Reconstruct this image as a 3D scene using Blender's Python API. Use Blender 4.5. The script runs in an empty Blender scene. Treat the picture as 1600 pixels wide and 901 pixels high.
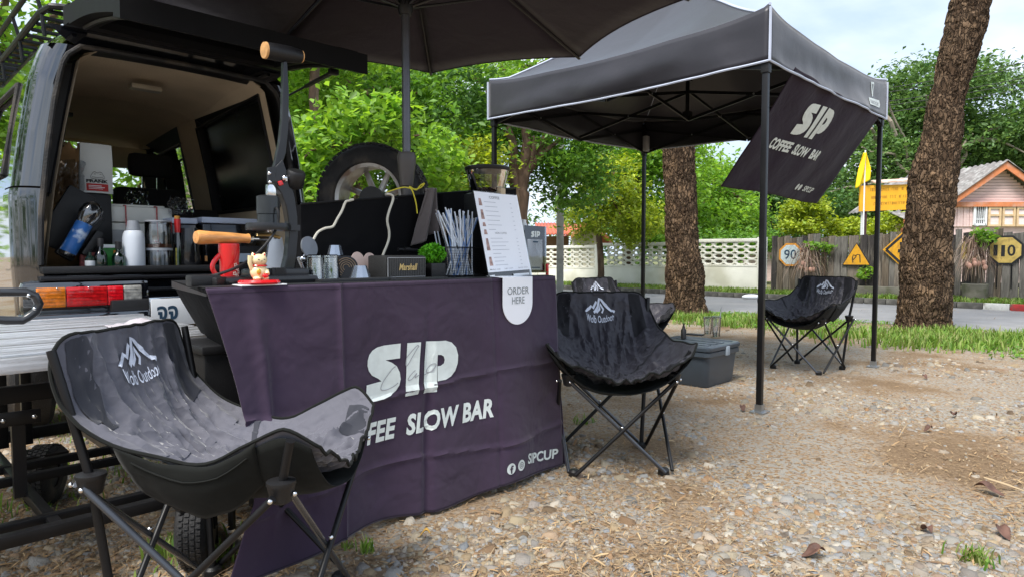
import bpy, bmesh, math, random
import numpy as np
from mathutils import Vector, Matrix, noise
R = math.radians
random.seed(7); rng = np.random.default_rng(7)
sc = bpy.context.scene
# ------------------------------------------------------------------ camera, sky, sun, exposure
F = 1020.0                      # focal length in pixels of the 1600 px wide photograph
PITCH = math.atan(52.5 / F)
CP, SP = math.cos(PITCH), math.sin(PITCH)
cd = bpy.data.cameras.new('camera'); cam = bpy.data.objects.new('camera', cd); sc.collection.objects.link(cam)
cam.location = (0, 0, 1.0); cam.rotation_euler = (math.pi / 2 - PITCH, 0, 0)
cd.sensor_width = 36.0; cd.lens = 36.0 * F / 1600; cd.clip_start = 0.05; cd.clip_end = 1500
sc.camera = cam
SUN_EL, SUN_AZ = R(58), R(215)
w = bpy.data.worlds.new("World"); sc.world = w; w.use_nodes = True
nt = w.node_tree; nt.nodes.clear()
out = nt.nodes.new('ShaderNodeOutputWorld'); bg = nt.nodes.new('ShaderNodeBackground'); bg.inputs[1].default_value = 0.12
sky = nt.nodes.new('ShaderNodeTexSky'); sky.sky_type = 'NISHITA'; sky.sun_disc = False
sky.sun_elevation = SUN_EL; sky.sun_rotation = SUN_AZ; sky.air_density = 1.0; sky.dust_density = 2.5
tc = nt.nodes.new('ShaderNodeTexCoord'); mp = nt.nodes.new('ShaderNodeMapping'); mp.inputs['Scale'].default_value = (1, 1, 2.6)
mp.inputs['Location'].default_value = (0.35, 0.2, 0.1)
n1 = nt.nodes.new('ShaderNodeTexNoise'); n1.inputs['Scale'].default_value = 2.6; n1.inputs['Detail'].default_value = 7; n1.inputs['Roughness'].default_value = 0.5
n1.inputs['Distortion'].default_value = 0.6
cr = nt.nodes.new('ShaderNodeValToRGB'); cr.color_ramp.elements[0].position = 0.30; cr.color_ramp.elements[0].color = (.42, .42, .42, 1)
cr.color_ramp.elements[1].position = 0.60; cr.color_ramp.elements[1].color = (1, 1, 1, 1)
n2 = nt.nodes.new('ShaderNodeTexNoise'); n2.inputs['Scale'].default_value = 3.7; n2.inputs['Detail'].default_value = 6
cr2 = nt.nodes.new('ShaderNodeValToRGB'); cr2.color_ramp.elements[0].position = .3; cr2.color_ramp.elements[0].color = (2.5, 3.3, 4.6, 1)
cr2.color_ramp.elements[1].position = .65; cr2.color_ramp.elements[1].color = (5.0, 5.4, 5.9, 1)
mx = nt.nodes.new('ShaderNodeMixRGB')
L = nt.links.new
L(tc.outputs['Generated'], mp.inputs[0]); L(mp.outputs[0], n1.inputs[0]); L(mp.outputs[0], n2.inputs[0])
L(n1.outputs[0], cr.inputs[0]); L(n2.outputs[0], cr2.inputs[0])
L(cr.outputs[0], mx.inputs[0]); L(sky.outputs[0], mx.inputs[1]); L(cr2.outputs[0], mx.inputs[2])
L(mx.outputs[0], bg.inputs[0]); L(bg.outputs[0], out.inputs[0])
sl = bpy.data.lights.new('sun', 'SUN'); so = bpy.data.objects.new('sun', sl); sc.collection.objects.link(so)
sl.energy = 2.9; sl.angle = R(24); sl.color = (1, .96, .9)
# light comes from azimuth SUN_AZ (clockwise from +Y) above and behind the camera's left
sd = Vector((math.sin(SUN_AZ) * math.cos(SUN_EL), math.cos(SUN_AZ) * math.cos(SUN_EL), math.sin(SUN_EL)))
so.rotation_euler = sd.to_track_quat('Z', 'Y').to_euler()
sc.view_settings.view_transform = 'Standard'; sc.view_settings.look = 'None'
sc.view_settings.gamma = 1; sc.view_settings.exposure = 1.05; sc.view_settings.use_curve_mapping = False
sc.cycles.max_bounces = 8; sc.cycles.transparent_max_bounces = 12

# ------------------------------------------------------------------ the site grid: u runs along the counter, v away behind it
UX, UY, VX, VY = 0.70, 0.714, -0.714, 0.70
GANG = math.atan2(UY, UX)
def G(a, b, z=0.0): return Vector((UX * a + VX * b, UY * a + VY * b, z))
GM = Matrix(((UX, VX, 0, 0), (UY, VY, 0, 0), (0, 0, 1, 0), (0, 0, 0, 1)))
def GMat(a, b, z=0.0, rot=0.0):
    return Matrix.Translation(G(a, b, z)) @ Matrix.Rotation(GANG + rot, 4, 'Z')
def TMat(p, rot=0.0, s=1.0):
    return Matrix.Translation(Vector(p)) @ Matrix.Rotation(rot, 4, 'Z') @ Matrix.Scale(s, 4)
def ray(px, py):                              # measured in the photograph, turned into real places below
    k = (px - 800) / F; v = (450.5 - py) / F
    return Vector((k, CP + SP * v, -SP + CP * v))
def PY(px, py, Y): d = ray(px, py); t = Y / d.y; return Vector((d.x * t, Y, 1 + d.z * t))
def PZ(px, py, z): d = ray(px, py); t = (z - 1) / d.z; return Vector((d.x * t, d.y * t, z))
def PB(px, py, b):
    d = ray(px, py); t = b / (VX * d.x + VY * d.y); return Vector((d.x * t, d.y * t, 1 + d.z * t))
def PA(px, py, a):
    d = ray(px, py); t = a / (UX * d.x + UY * d.y); return Vector((d.x * t, d.y * t, 1 + d.z * t))
def AB(p): return (UX * p.x + UY * p.y, VX * p.x + VY * p.y, p.z)
def on(px, b, z):
    k = (px - 800) / F
    a = (k * (VY * b * CP - (z - 1) * SP) - VX * b) / (UX - k * UY * CP)
    return G(a, b, z)
def zat(py, p):
    v = (450.5 - py) / F
    return 1 + p[1] * (v * CP - SP) / (CP + v * SP)
def W(px, Y, z=0.0): return Vector(((px - 800) / F * Y, Y, z))

# ------------------------------------------------------------------ materials
def lin(c):
    if isinstance(c, str):
        c = [int(c[i:i + 2], 16) / 255 for i in (0, 2, 4)]
        c = [x / 12.92 if x <= .04045 else ((x + .055) / 1.055) ** 2.4 for x in c]
    return tuple(c)
MC = {}
def mat(key, col, rough=.5, metal=0, var=.12, vs=6, bump=.0, bs=40, coat=0, spec=.5, trans=0, alpha=1, sheen=0, emis=None, stretch=(1, 1, 1), ior=1.45, dirt=None, ds=3):
    if key in MC: return MC[key]
    m = bpy.data.materials.new(key); m.use_nodes = True; n = m.node_tree; b = n.nodes['Principled BSDF']
    c = lin(col); k = n.links.new
    tcn = n.nodes.new('ShaderNodeTexCoord'); mpn = n.nodes.new('ShaderNodeMapping'); mpn.inputs['Scale'].default_value = stretch
    k(tcn.outputs['Object'], mpn.inputs[0])
    nz = n.nodes.new('ShaderNodeTexNoise'); nz.inputs['Scale'].default_value = vs; nz.inputs['Detail'].default_value = 5; k(mpn.outputs[0], nz.inputs[0])
    rp = n.nodes.new('ShaderNodeValToRGB'); e = rp.color_ramp.elements
    e[0].position = .3; e[1].position = .7
    e[0].color = tuple(x * (1 - var) for x in c) + (1,); e[1].color = tuple(min(1, x * (1 + var)) for x in c) + (1,)
    k(nz.outputs[0], rp.inputs[0]); colout = rp.outputs[0]
    if dirt:
        n3 = n.nodes.new('ShaderNodeTexNoise'); n3.inputs['Scale'].default_value = ds; n3.inputs['Detail'].default_value = 8; k(mpn.outputs[0], n3.inputs[0])
        r3 = n.nodes.new('ShaderNodeValToRGB'); r3.color_ramp.elements[0].position = .5; r3.color_ramp.elements[1].position = .66
        r3.color_ramp.elements[0].color = (0, 0, 0, 1); r3.color_ramp.elements[1].color = (dirt[1],) * 3 + (1,)
        k(n3.outputs[0], r3.inputs[0]); m3 = n.nodes.new('ShaderNodeMixRGB'); k(r3.outputs[0], m3.inputs[0]); k(colout, m3.inputs[1])
        m3.inputs[2].default_value = lin(dirt[0]) + (1,); colout = m3.outputs[0]
    k(colout, b.inputs['Base Color'])
    b.inputs['Roughness'].default_value = rough; b.inputs['Metallic'].default_value = metal
    b.inputs['Specular IOR Level'].default_value = spec; b.inputs['IOR'].default_value = ior
    b.inputs['Coat Weight'].default_value = coat; b.inputs['Coat Roughness'].default_value = .04
    b.inputs['Transmission Weight'].default_value = trans; b.inputs['Alpha'].default_value = alpha
    b.inputs['Sheen Weight'].default_value = sheen
    if rough > .08 and not trans:
        rr = n.nodes.new('ShaderNodeMapRange'); rr.inputs['To Min'].default_value = max(.02, rough - .1); rr.inputs['To Max'].default_value = min(1, rough + .12)
        k(nz.outputs[0], rr.inputs[0]); k(rr.outputs[0], b.inputs['Roughness'])
    if bump:
        bn = n.nodes.new('ShaderNodeTexNoise'); bn.inputs['Scale'].default_value = bs; bn.inputs['Detail'].default_value = 4; k(mpn.outputs[0], bn.inputs[0])
        bp = n.nodes.new('ShaderNodeBump'); bp.inputs['Strength'].default_value = bump; bp.inputs['Distance'].default_value = .01
        k(bn.outputs[0], bp.inputs['Height']); k(bp.outputs[0], b.inputs['Normal'])
    if emis:
        b.inputs['Emission Color'].default_value = lin(emis) + (1,); b.inputs['Emission Strength'].default_value = 1
    MC[key] = m; return m

def island_mat(key, cols, rough=.8, trans=0.0, spec=.3, bump=0, bs=60):
    """colour picked per loose piece from a list of colours"""
    m = bpy.data.materials.new(key); m.use_nodes = True; n = m.node_tree; b = n.nodes['Principled BSDF']; k = n.links.new
    g = n.nodes.new('ShaderNodeNewGeometry'); rp = n.nodes.new('ShaderNodeValToRGB'); cr_ = rp.color_ramp
    N = len(cols)
    for i in range(1, N - 1): cr_.elements.new(i / (N - 1))
    for i, c in enumerate(cols): cr_.elements[i].position = i / (N - 1); cr_.elements[i].color = lin(c) + (1,)
    k(g.outputs['Random Per Island'], rp.inputs[0])
    k(rp.outputs[0], b.inputs['Base Color']); b.inputs['Roughness'].default_value = rough; b.inputs['Specular IOR Level'].default_value = spec
    if bump:
        tcn = n.nodes.new('ShaderNodeTexCoord')
        bn = n.nodes.new('ShaderNodeTexNoise'); bn.inputs['Scale'].default_value = bs; k(tcn.outputs['Object'], bn.inputs[0])
        bp = n.nodes.new('ShaderNodeBump'); bp.inputs['Strength'].default_value = bump; bp.inputs['Distance'].default_value = .01
        k(bn.outputs[0], bp.inputs['Height']); k(bp.outputs[0], b.inputs['Normal'])
    if trans:
        o = n.nodes['Material Output']; tr = n.nodes.new('ShaderNodeBsdfTranslucent'); ms = n.nodes.new('ShaderNodeMixShader'); ms.inputs[0].default_value = trans
        hs = n.nodes.new('ShaderNodeHueSaturation'); hs.inputs['Value'].default_value = 1.5; hs.inputs['Saturation'].default_value = 1.1; hs.inputs['Hue'].default_value = .49
        k(rp.outputs[0], hs.inputs['Color']); k(hs.outputs[0], tr.inputs[0])
        k(b.outputs[0], ms.inputs[1]); k(tr.outputs[0], ms.inputs[2]); k(ms.outputs[0], o.inputs[0])
    MC[key] = m; return m

def glass_mat(key, tint=(1, 1, 1), opac=.12, rough=.02):
    """thin clear sheet: mostly see-through with a glossy skin"""
    m = bpy.data.materials.new(key); m.use_nodes = True; n = m.node_tree; n.nodes.clear(); k = n.links.new
    o = n.nodes.new('ShaderNodeOutputMaterial'); t = n.nodes.new('ShaderNodeBsdfTransparent'); t.inputs[0].default_value = tuple(tint) + (1,)
    g = n.nodes.new('ShaderNodeBsdfGlossy'); g.inputs['Roughness'].default_value = rough
    fr = n.nodes.new('ShaderNodeFresnel'); fr.inputs[0].default_value = 1.5
    ad = n.nodes.new('ShaderNodeMath'); ad.operation = 'ADD'; ad.inputs[1].default_value = opac; ad.use_clamp = True
    nz = n.nodes.new('ShaderNodeTexNoise'); nz.inputs['Scale'].default_value = 9; bp = n.nodes.new('ShaderNodeBump'); bp.inputs['Strength'].default_value = .08
    k(nz.outputs[0], bp.inputs['Height']); k(bp.outputs[0], g.inputs['Normal'])
    ms = n.nodes.new('ShaderNodeMixShader'); k(fr.outputs[0], ad.inputs[0]); k(ad.outputs[0], ms.inputs[0]); k(t.outputs[0], ms.inputs[1]); k(g.outputs[0], ms.inputs[2]); k(ms.outputs[0], o.inputs[0])
    MC[key] = m; return m

# ------------------------------------------------------------------ mesh collecting
WM = {}
def tag(o, label=None, cat=None, group=None, kind=None):
    if label: o['label'] = label
    if cat: o['category'] = cat
    if group: o['group'] = group
    if kind: o['kind'] = kind
    return o
def thing(name, label, cat, M=Matrix.Identity(4), group=None):
    o = bpy.data.objects.new(name, None); sc.collection.objects.link(o); o.empty_display_size = .1
    o.matrix_world = M; WM[o.name] = M.copy(); return tag(o, label, cat, group)
def wm(o):
    M = Matrix.Identity(4)
    while o is not None:
        if o.name in WM: return WM[o.name] @ M
        o = o.parent
    return M
class MB:
    def __init__(s, M=None): s.v = []; s.f = []; s.M = M
    def add(s, vs, fs):
        n = len(s.v)
        s.v += [tuple(s.M @ Vector(p)) if s.M else tuple(p) for p in vs]; s.f += [tuple(i + n for i in f) for f in fs]; return s
    def box(s, c, d, M=None, bev=0.0):
        x, y, z = d[0] / 2, d[1] / 2, d[2] / 2
        if bev > 0:
            bm = bmesh.new(); bmesh.ops.create_cube(bm, size=1)
            for q in bm.verts: q.co = Vector((q.co.x * d[0], q.co.y * d[1], q.co.z * d[2]))
            bmesh.ops.bevel(bm, geom=bm.edges[:], offset=min(bev, min(d) * .45), segments=2, affect='EDGES', profile=.6)
            bm.verts.ensure_lookup_table(); bm.verts.index_update()
            vs = [q.co.copy() for q in bm.verts]; fs = [[q.index for q in f.verts] for f in bm.faces]; bm.free()
        else:
            vs = [Vector((i * x, j * y, k * z)) for k in (-1, 1) for j in (-1, 1) for i in (-1, 1)]
            fs = [(0, 2, 3, 1), (4, 5, 7, 6), (0, 1, 5, 4), (2, 6, 7, 3), (0, 4, 6, 2), (1, 3, 7, 5)]
        if M: vs = [M @ q for q in vs]
        return s.add([q + Vector(c) for q in vs], fs)
    def tube(s, pts, r, n=10, cap=True, flat=None):
        pts = [Vector(p) for p in pts]; rs = r if isinstance(r, (list, tuple)) else [r] * len(pts)
        vs = []; fs = []; up = None
        for i, p in enumerate(pts):
            t = (pts[min(i + 1, len(pts) - 1)] - pts[max(i - 1, 0)]).normalized()
            if up is None: up = Vector((0, 0, 1)) if abs(t.z) < .9 else Vector((1, 0, 0))
            x = t.cross(up).normalized(); y = x.cross(t).normalized(); up = y
            for j in range(n):
                a = 2 * math.pi * j / n; vs.append(p + (x * math.cos(a) + y * math.sin(a) * (flat or 1)) * rs[i])
        for i in range(len(pts) - 1):
            for j in range(n):
                k = (j + 1) % n; fs.append((i * n + j, i * n + k, (i + 1) * n + k, (i + 1) * n + j))
        if cap: fs.append(tuple(range(n))[::-1]); fs.append(tuple((len(pts) - 1) * n + j for j in range(n)))
        return s.add(vs, fs)
    def lathe(s, prof, n=24, c=(0, 0, 0), M=None, cap=True):
        vs = []; fs = []; m = len(prof)
        for r_, z in prof:
            for j in range(n):
                a = 2 * math.pi * j / n; vs.append(Vector((r_ * math.cos(a), r_ * math.sin(a), z)))
        for i in range(m - 1):
            for j in range(n):
                k = (j + 1) % n; fs.append((i * n + j, i * n + k, (i + 1) * n + k, (i + 1) * n + j))
        if cap:
            if prof[0][0] > 1e-4: fs.append(tuple(range(n))[::-1])
            if prof[-1][0] > 1e-4: fs.append(tuple((m - 1) * n + j for j in range(n)))
        if M: vs = [M @ q for q in vs]
        return s.add([q + Vector(c) for q in vs], fs)
    def ball(s, c, r, n=14, M=None):
        if not isinstance(r, (tuple, list)): r = (r, r, r)
        pr = [(math.sin(math.pi * i / n), -math.cos(math.pi * i / n)) for i in range(n + 1)]
        Mx = Matrix.Diagonal((r[0], r[1], r[2], 1)); 
        if M: Mx = M @ Mx
        return s.lathe(pr, n + 4, c, Mx, cap=False)
    def grid(s, fn, nu, nv, close=False):
        vs = [fn(i / nu, j / nv) for j in range(nv + 1) for i in range(nu + 1)]
        fs = [(j * (nu + 1) + i, j * (nu + 1) + i + 1, (j + 1) * (nu + 1) + i + 1, (j + 1) * (nu + 1) + i) for j in range(nv) for i in range(nu)]
        return s.add(vs, fs)
    def prism(s, pts, ex):                     # outline (3-D points in a plane) pushed along ex
        n = len(pts); ex = Vector(ex); vs = [Vector(p) for p in pts] + [Vector(p) + ex for p in pts]
        fs = [tuple(range(n)), tuple(range(2 * n - 1, n - 1, -1))] + [(i, i + n, (i + 1) % n + n, (i + 1) % n) for i in range(n)]
        return s.add(vs, fs)
    def build(s, name, m, parent=None, world=False, smooth=True, solid=0.0, fix=True):
        vs = s.v
        if parent is not None and world:
            I = wm(parent).inverted(); vs = [tuple(I @ Vector(p)) for p in vs]
        me = bpy.data.meshes.new(name); me.from_pydata(vs, [], s.f)
        if fix:
            bm = bmesh.new(); bm.from_mesh(me); bmesh.ops.recalc_face_normals(bm, faces=bm.faces); bm.to_mesh(me); bm.free()
        if smooth:
            me.polygons.foreach_set('use_smooth', [True] * len(me.polygons))
            try: me.set_sharp_from_angle(angle=R(38))
            except Exception: pass
        o = bpy.data.objects.new(name, me); sc.collection.objects.link(o); o.data.materials.append(m)
        if parent is not None: o.parent = parent
        if solid:
            md = o.modifiers.new('thickness', 'SOLIDIFY'); md.thickness = solid; md.offset = 0
        return o
def kids(o): return [c for c in list(bpy.data.objects) if c.parent == o]
def copy_tree(o, M=None, parent=None, children=None):
    if children is None:
        children = {}
        for c in bpy.data.objects:
            if c.parent: children.setdefault(c.parent.name, []).append(c)
    c = o.copy(); sc.collection.objects.link(c)
    if M is not None: c.matrix_world = M; WM[c.name] = M.copy()
    if parent: c.parent = parent
    for ch in children.get(o.name, []): copy_tree(ch, None, c, children)
    return c

# ------------------------------------------------------------------ lettering
def textmesh(body, bold=0.0, shear=0.0, space=1.0):
    cu = bpy.data.curves.new('t', 'FONT'); cu.body = body; cu.size = 1; cu.offset = bold; cu.shear = shear; cu.resolution_u = 3; cu.space_character = space
    ob = bpy.data.objects.new('t', cu); sc.collection.objects.link(ob)
    dg = bpy.context.evaluated_depsgraph_get(); me = bpy.data.meshes.new_from_object(ob.evaluated_get(dg))
    vs = [(p.co.x, p.co.y) for p in me.vertices]; fs = [tuple(p.vertices) for p in me.polygons]
    bpy.data.objects.remove(ob); bpy.data.curves.remove(cu); bpy.data.meshes.remove(me)
    if not vs: return [], []
    x0 = min(p[0] for p in vs); x1 = max(p[0] for p in vs); y0 = min(p[1] for p in vs); y1 = max(p[1] for p in vs)
    return [((p[0] - x0) / (x1 - x0), (p[1] - y0) / (y1 - y0)) for p in vs], fs
def strip2(pts, wd):
    vs = []; fs = []
    for i, p in enumerate(pts):
        a = pts[max(0, i - 1)]; b = pts[min(len(pts) - 1, i + 1)]; dx, dy = b[0] - a[0], b[1] - a[1]; l = math.hypot(dx, dy) or 1
        nx, ny = -dy / l * wd / 2, dx / l * wd / 2; vs += [(p[0] + nx, p[1] + ny), (p[0] - nx, p[1] - ny)]
    for i in range(len(pts) - 1): fs.append((2 * i, 2 * i + 1, 2 * i + 3, 2 * i + 2))
    return vs, fs
def flatprint(name, shapes, fn, m, parent, step=0, world=True):
    """flat lettering: shapes = [(verts2d, faces)], fn maps (x, y) to a place on the surface that carries it"""
    bm = bmesh.new()
    for vs, fs in shapes:
        q = [bm.verts.new((x, y, 0)) for x, y in vs]
        for f in fs:
            try: bm.faces.new([q[i] for i in f])
            except ValueError: pass
    bmesh.ops.triangulate(bm, faces=bm.faces[:])
    if step and bm.verts:
        xs = [p.co.x for p in bm.verts]; ys = [p.co.y for p in bm.verts]
        for ax, lo, hi in ((0, min(xs), max(xs)), (1, min(ys), max(ys))):
            c = lo + step
            while c < hi:
                co = (c, 0, 0) if ax == 0 else (0, c, 0); no = (1, 0, 0) if ax == 0 else (0, 1, 0)
                bmesh.ops.bisect_plane(bm, geom=bm.verts[:] + bm.edges[:] + bm.faces[:], plane_co=co, plane_no=no); c += step
    bm.verts.index_update()
    mb = MB(); mb.v = [tuple(fn(p.co.x, p.co.y)) for p in bm.verts]; mb.f = [tuple(p.index for p in f.verts) for f in bm.faces]; bm.free()
    return mb.build(name, m, parent, world=world, smooth=False, fix=False)
def txt(body, x, y, wd, h, bold=0.0, shear=0.0, slope=0.0, space=1.0):
    vs, fs = textmesh(body, bold, shear, space)
    return ([(x + p[0] * wd, y + p[1] * h + slope * p[0] * wd) for p in vs], fs)

# ------------------------------------------------------------------ shared materials
M_paint = mat('black_gloss_paint', (.006, .007, .010), .06, coat=1, var=.05, vs=2)
M_paint.node_tree.nodes['Principled BSDF'].inputs['Coat IOR'].default_value = 2.0
M_blackpl = mat('black_plastic', (.009, .009, .010), .45, var=.25, bump=.15, bs=220)
M_blacksatin = mat('black_satin_metal', (.008, .008, .010), .34, var=.3, metal=0, spec=.4)
M_frame = mat('powder_coated_tube', (.008, .008, .009), .38, var=.3, spec=.35)
M_chrome = mat('chrome', (.75, .76, .78), .14, 1, var=.05)
M_steel = mat('galvanised_steel', (.42, .43, .44), .4, 1, var=.2, bump=.1)
M_white = mat('white_plastic', (.78, .80, .82), .4, var=.04)
M_paper = mat('white_paper', (.90, .92, .97), .6, var=.02)
M_grey = mat('grey_print', (.32, .33, .35), .7, var=.1)
M_black = mat('black_print', (.02, .02, .022), .6, var=.1)
M_print = mat('pale_grey_print', (.66, .72, .70), .6, var=.08, vs=30)
M_red = mat('red_enamel', (.62, .012, .016), .18, var=.1, coat=.6)
M_wood = mat('turned_light_wood', (.60, .27, .08), .34, var=.28, vs=14, stretch=(1, 9, 9), coat=.4)
M_woodend = mat('pale_wood_end', (.66, .36, .14), .5, var=.25, vs=30)
M_glass = glass_mat('clear_glass', (.95, .98, .97), .05)
M_tumbler = glass_mat('thick_fluted_glass', (.95, .98, .99), .20, .03)
M_acrylic = glass_mat('clear_acrylic', (.93, .95, .95), .10)
M_tint = glass_mat('tinted_glass', (.018, .02, .02), .05, .01)
M_tintr = mat('smoked_pane', (.008, .009, .009), .22, var=.3, spec=.22)
M_plasticbag = glass_mat('clear_film', (.82, .85, .88), .16, .12)
M_rubber = mat('rubber', (.016, .016, .017), .72, var=.35, vs=20, bump=.4, bs=120, dirt=((.11, .09, .07), .5), ds=7)
M_orange = mat('orange_paint', (.65, .15, .03), .5, var=.15)
# ================================================================== THE SETTING
def ground_mat():
    m = bpy.data.materials.new('gravelly_earth'); m.use_nodes = True; n = m.node_tree; b = n.nodes['Principled BSDF']; k = n.links.new
    tcn = n.nodes.new('ShaderNodeTexCoord')
    def noise_(sc_, det=6, rough=.6): q = n.nodes.new('ShaderNodeTexNoise'); q.inputs['Scale'].default_value = sc_; q.inputs['Detail'].default_value = det; q.inputs['Roughness'].default_value = rough; k(tcn.outputs['Object'], q.inputs[0]); return q
    def ramp(src, a, c0, b_, c1):
        r = n.nodes.new('ShaderNodeValToRGB'); r.color_ramp.elements[0].position = a; r.color_ramp.elements[1].position = b_
        r.color_ramp.elements[0].color = tuple(c0) + (1,); r.color_ramp.elements[1].color = tuple(c1) + (1,); k(src, r.inputs[0]); return r
    def mix(f, a, b_): q = n.nodes.new('ShaderNodeMixRGB'); k(f, q.inputs[0]); k(a, q.inputs[1]); k(b_, q.inputs[2]) if not isinstance(b_, tuple) else setattr(q.inputs[2], 'default_value', b_ + (1,)); return q
    big = noise_(1.1, 8); fine = noise_(55, 6, .75)
    c1 = ramp(fine.outputs[0], .32, (.095, .052, .028), .66, (.42, .30, .18))
    red = noise_(1.7, 5); rr = ramp(red.outputs[0], .63, (0, 0, 0), .72, (.55, .55, .55)); c2 = mix(rr.outputs[0], c1.outputs[0], (.28, .10, .035))
    dk = ramp(big.outputs[0], .36, (.55, .55, .55), .5, (0, 0, 0)); c3 = mix(dk.outputs[0], c2.outputs[0], (.13, .085, .05))
    vo = n.nodes.new('ShaderNodeTexVoronoi'); vo.inputs['Scale'].default_value = 70; k(tcn.outputs['Object'], vo.inputs[0])
    gm = ramp(big.outputs[0], .40, (0, 0, 0), .54, (1, 1, 1))
    pick = ramp(vo.outputs['Color'], .40, (0, 0, 0), .45, (1, 1, 1)); mul = n.nodes.new('ShaderNodeMath'); mul.operation = 'MULTIPLY'; k(gm.outputs[0], mul.inputs[0]); k(pick.outputs[0], mul.inputs[1])
    c4 = mix(mul.outputs[0], c3.outputs[0], (.30, .275, .235))
    k(c4.outputs[0], b.inputs['Base Color']); b.inputs['Roughness'].default_value = .95; b.inputs['Specular IOR Level'].default_value = .2
    bp = n.nodes.new('ShaderNodeBump'); bp.inputs['Strength'].default_value = .9; bp.inputs['Distance'].default_value = .012; k(fine.outputs[0], bp.inputs['Height']); k(bp.outputs[0], b.inputs['Normal'])
    return m
mb = MB()
mb.add([G(a, b, 0) for a, b in ((-300, -300), (10.75, -300), (10.75, 300), (-300, 300))], [(0, 1, 2, 3)])
o = mb.build('ground', ground_mat(), smooth=False); tag(o, kind='structure')
M_grassbase = mat('short_turf_soil', (.13, .15, .05), .95, var=.5, vs=5, bump=.6, bs=60, dirt=((.25, .19, .11), .8), ds=2.5)
M_tar = mat('asphalt', (.20, .20, .205), .85, var=.12, vs=3, bump=.35, bs=180, dirt=((.27, .26, .25), .5), ds=.8)
def sheet(name, a0, a1, b0, b1, z, m):
    mb = MB(); mb.add([G(a, b, z) for a, b in ((a0, b0), (a1, b0), (a1, b1), (a0, b1))], [(0, 1, 2, 3)]); return tag(mb.build(name, m, smooth=False), kind='structure')
sheet('road', 10.55, 14.6, -300, 300, .004, M_tar)
sheet('road_verge', 14.7, 300, -300, 300, .09, M_grassbase)
# far kerb: one block after another, the nearer ones painted red and white
M_kerb = mat('weathered_kerb', (.10, .095, .085), .9, var=.4, bump=.5, bs=50, dirt=((.22, .21, .18), .6), ds=6)
M_kred = mat('kerb_red_paint', (.36, .03, .03), .8, var=.25, dirt=((.12, .08, .07), .8), ds=9)
M_kwhite = mat('kerb_white_paint', (.55, .55, .52), .8, var=.15, dirt=((.2, .18, .15), .8), ds=9)
kerb = thing('kerb', 'long dark concrete kerb on the far side of the road, its nearer blocks painted red and white', 'kerb', GMat(14.65, 0, 0))
kd = {}
for i in range(-22, 78):
    m = M_kerb if i > 5 else (M_kred if i % 2 == 0 else M_kwhite)
    if m.name not in kd:
        kb = MB(); kb.box((0, 0, .06), (.12, .392, .12), bev=.015); kd[m.name] = kb.build('kerb_block', m, kerb); q = kd[m.name]
    else:
        q = kd[m.name].copy(); sc.collection.objects.link(q); q.parent = kerb
    q.location = (random.uniform(-.004, .004), i * .4, random.uniform(-.006, .004))

# ---- breeze-block wall
M_wallw = mat('whitewashed_render', (.80, .78, .70), .9, var=.1, vs=1.5, bump=.25, bs=60, dirt=((.50, .47, .34), .6), ds=1.2)
wall = thing('garden_wall', 'long cream wall with rows of oval holes beyond the road', 'wall', GMat(16.2, 0, 0))
def breeze():
    mb = MB(); w_, h_, d_ = .302, .147, .09; n = 12
    for y in (-d_ / 2, d_ / 2):
        pass
    vs = []; fs = []
    for y in (-d_ / 2, d_ / 2):
        for k in range(n):
            a = 2 * math.pi * (k + .5) / n; c, s = math.cos(a), math.sin(a)
            q = max(abs(c) / (w_ / 2), abs(s) / (h_ / 2)); vs.append((y, c / q, s / q))
        for k in range(n):
            a = 2 * math.pi * (k + .5) / n; c, s = math.cos(a), math.sin(a)
            e = (abs(c) ** 3.4 + abs(s) ** 3.4) ** (-1 / 3.4); vs.append((y * .86, c * e * .108, s * e * .044))
    for s_ in (0, 2 * n):
        for k in range(n): fs.append((s_ + k, s_ + (k + 1) % n, s_ + n + (k + 1) % n, s_ + n + k))
    for k in range(n): k2 = (k + 1) % n; fs.append((n + k, n + k2, 3 * n + k2, 3 * n + k)); fs.append((k, k2, 2 * n + k2, 2 * n + k))
    mb.add(vs, fs); return mb
bb = breeze().build('breeze_block', M_wallw, wall, smooth=False)
first = True; SEG = 2.55
for s_ in range(6):
    y0 = 6.95 + s_ * SEG; drop = .10 * s_ * .62
    base = .09; zt = 1.40 - drop
    mb = MB(); mb.box((0, y0 + .09, (zt + .04) / 2), (.20, .18, zt + .04), bev=.01); mb.build('pillar', M_wallw, wall)
    mb = MB(); mb.box((0, y0 + SEG / 2 + .09, (zt - .70) / 2), (.12, SEG - .18, zt - .70), bev=.006); mb.build('wall_base', M_wallw, wall)
    mb = MB(); mb.box((0, y0 + SEG / 2 + .09, zt - .03), (.15, SEG - .18, .085), bev=.01); mb.build('coping', M_wallw, wall)
    mb = MB(); mb.box((0, y0 + SEG / 2 + .09, zt - .685), (.14, SEG - .18, .05), bev=.008); mb.build('ledge', M_wallw, wall)
    if s_ < 5:
        for r_ in range(4):
            for c_ in range(int((SEG - .18) / .297)):
                q = bb if first else bb.copy()
                if not first: sc.collection.objects.link(q); q.parent = wall
                first = False
                q.location = (random.uniform(-.003, .003), y0 + .18 + .162 + c_ * .3035, zt - .582 + r_ * .1495)

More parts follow.
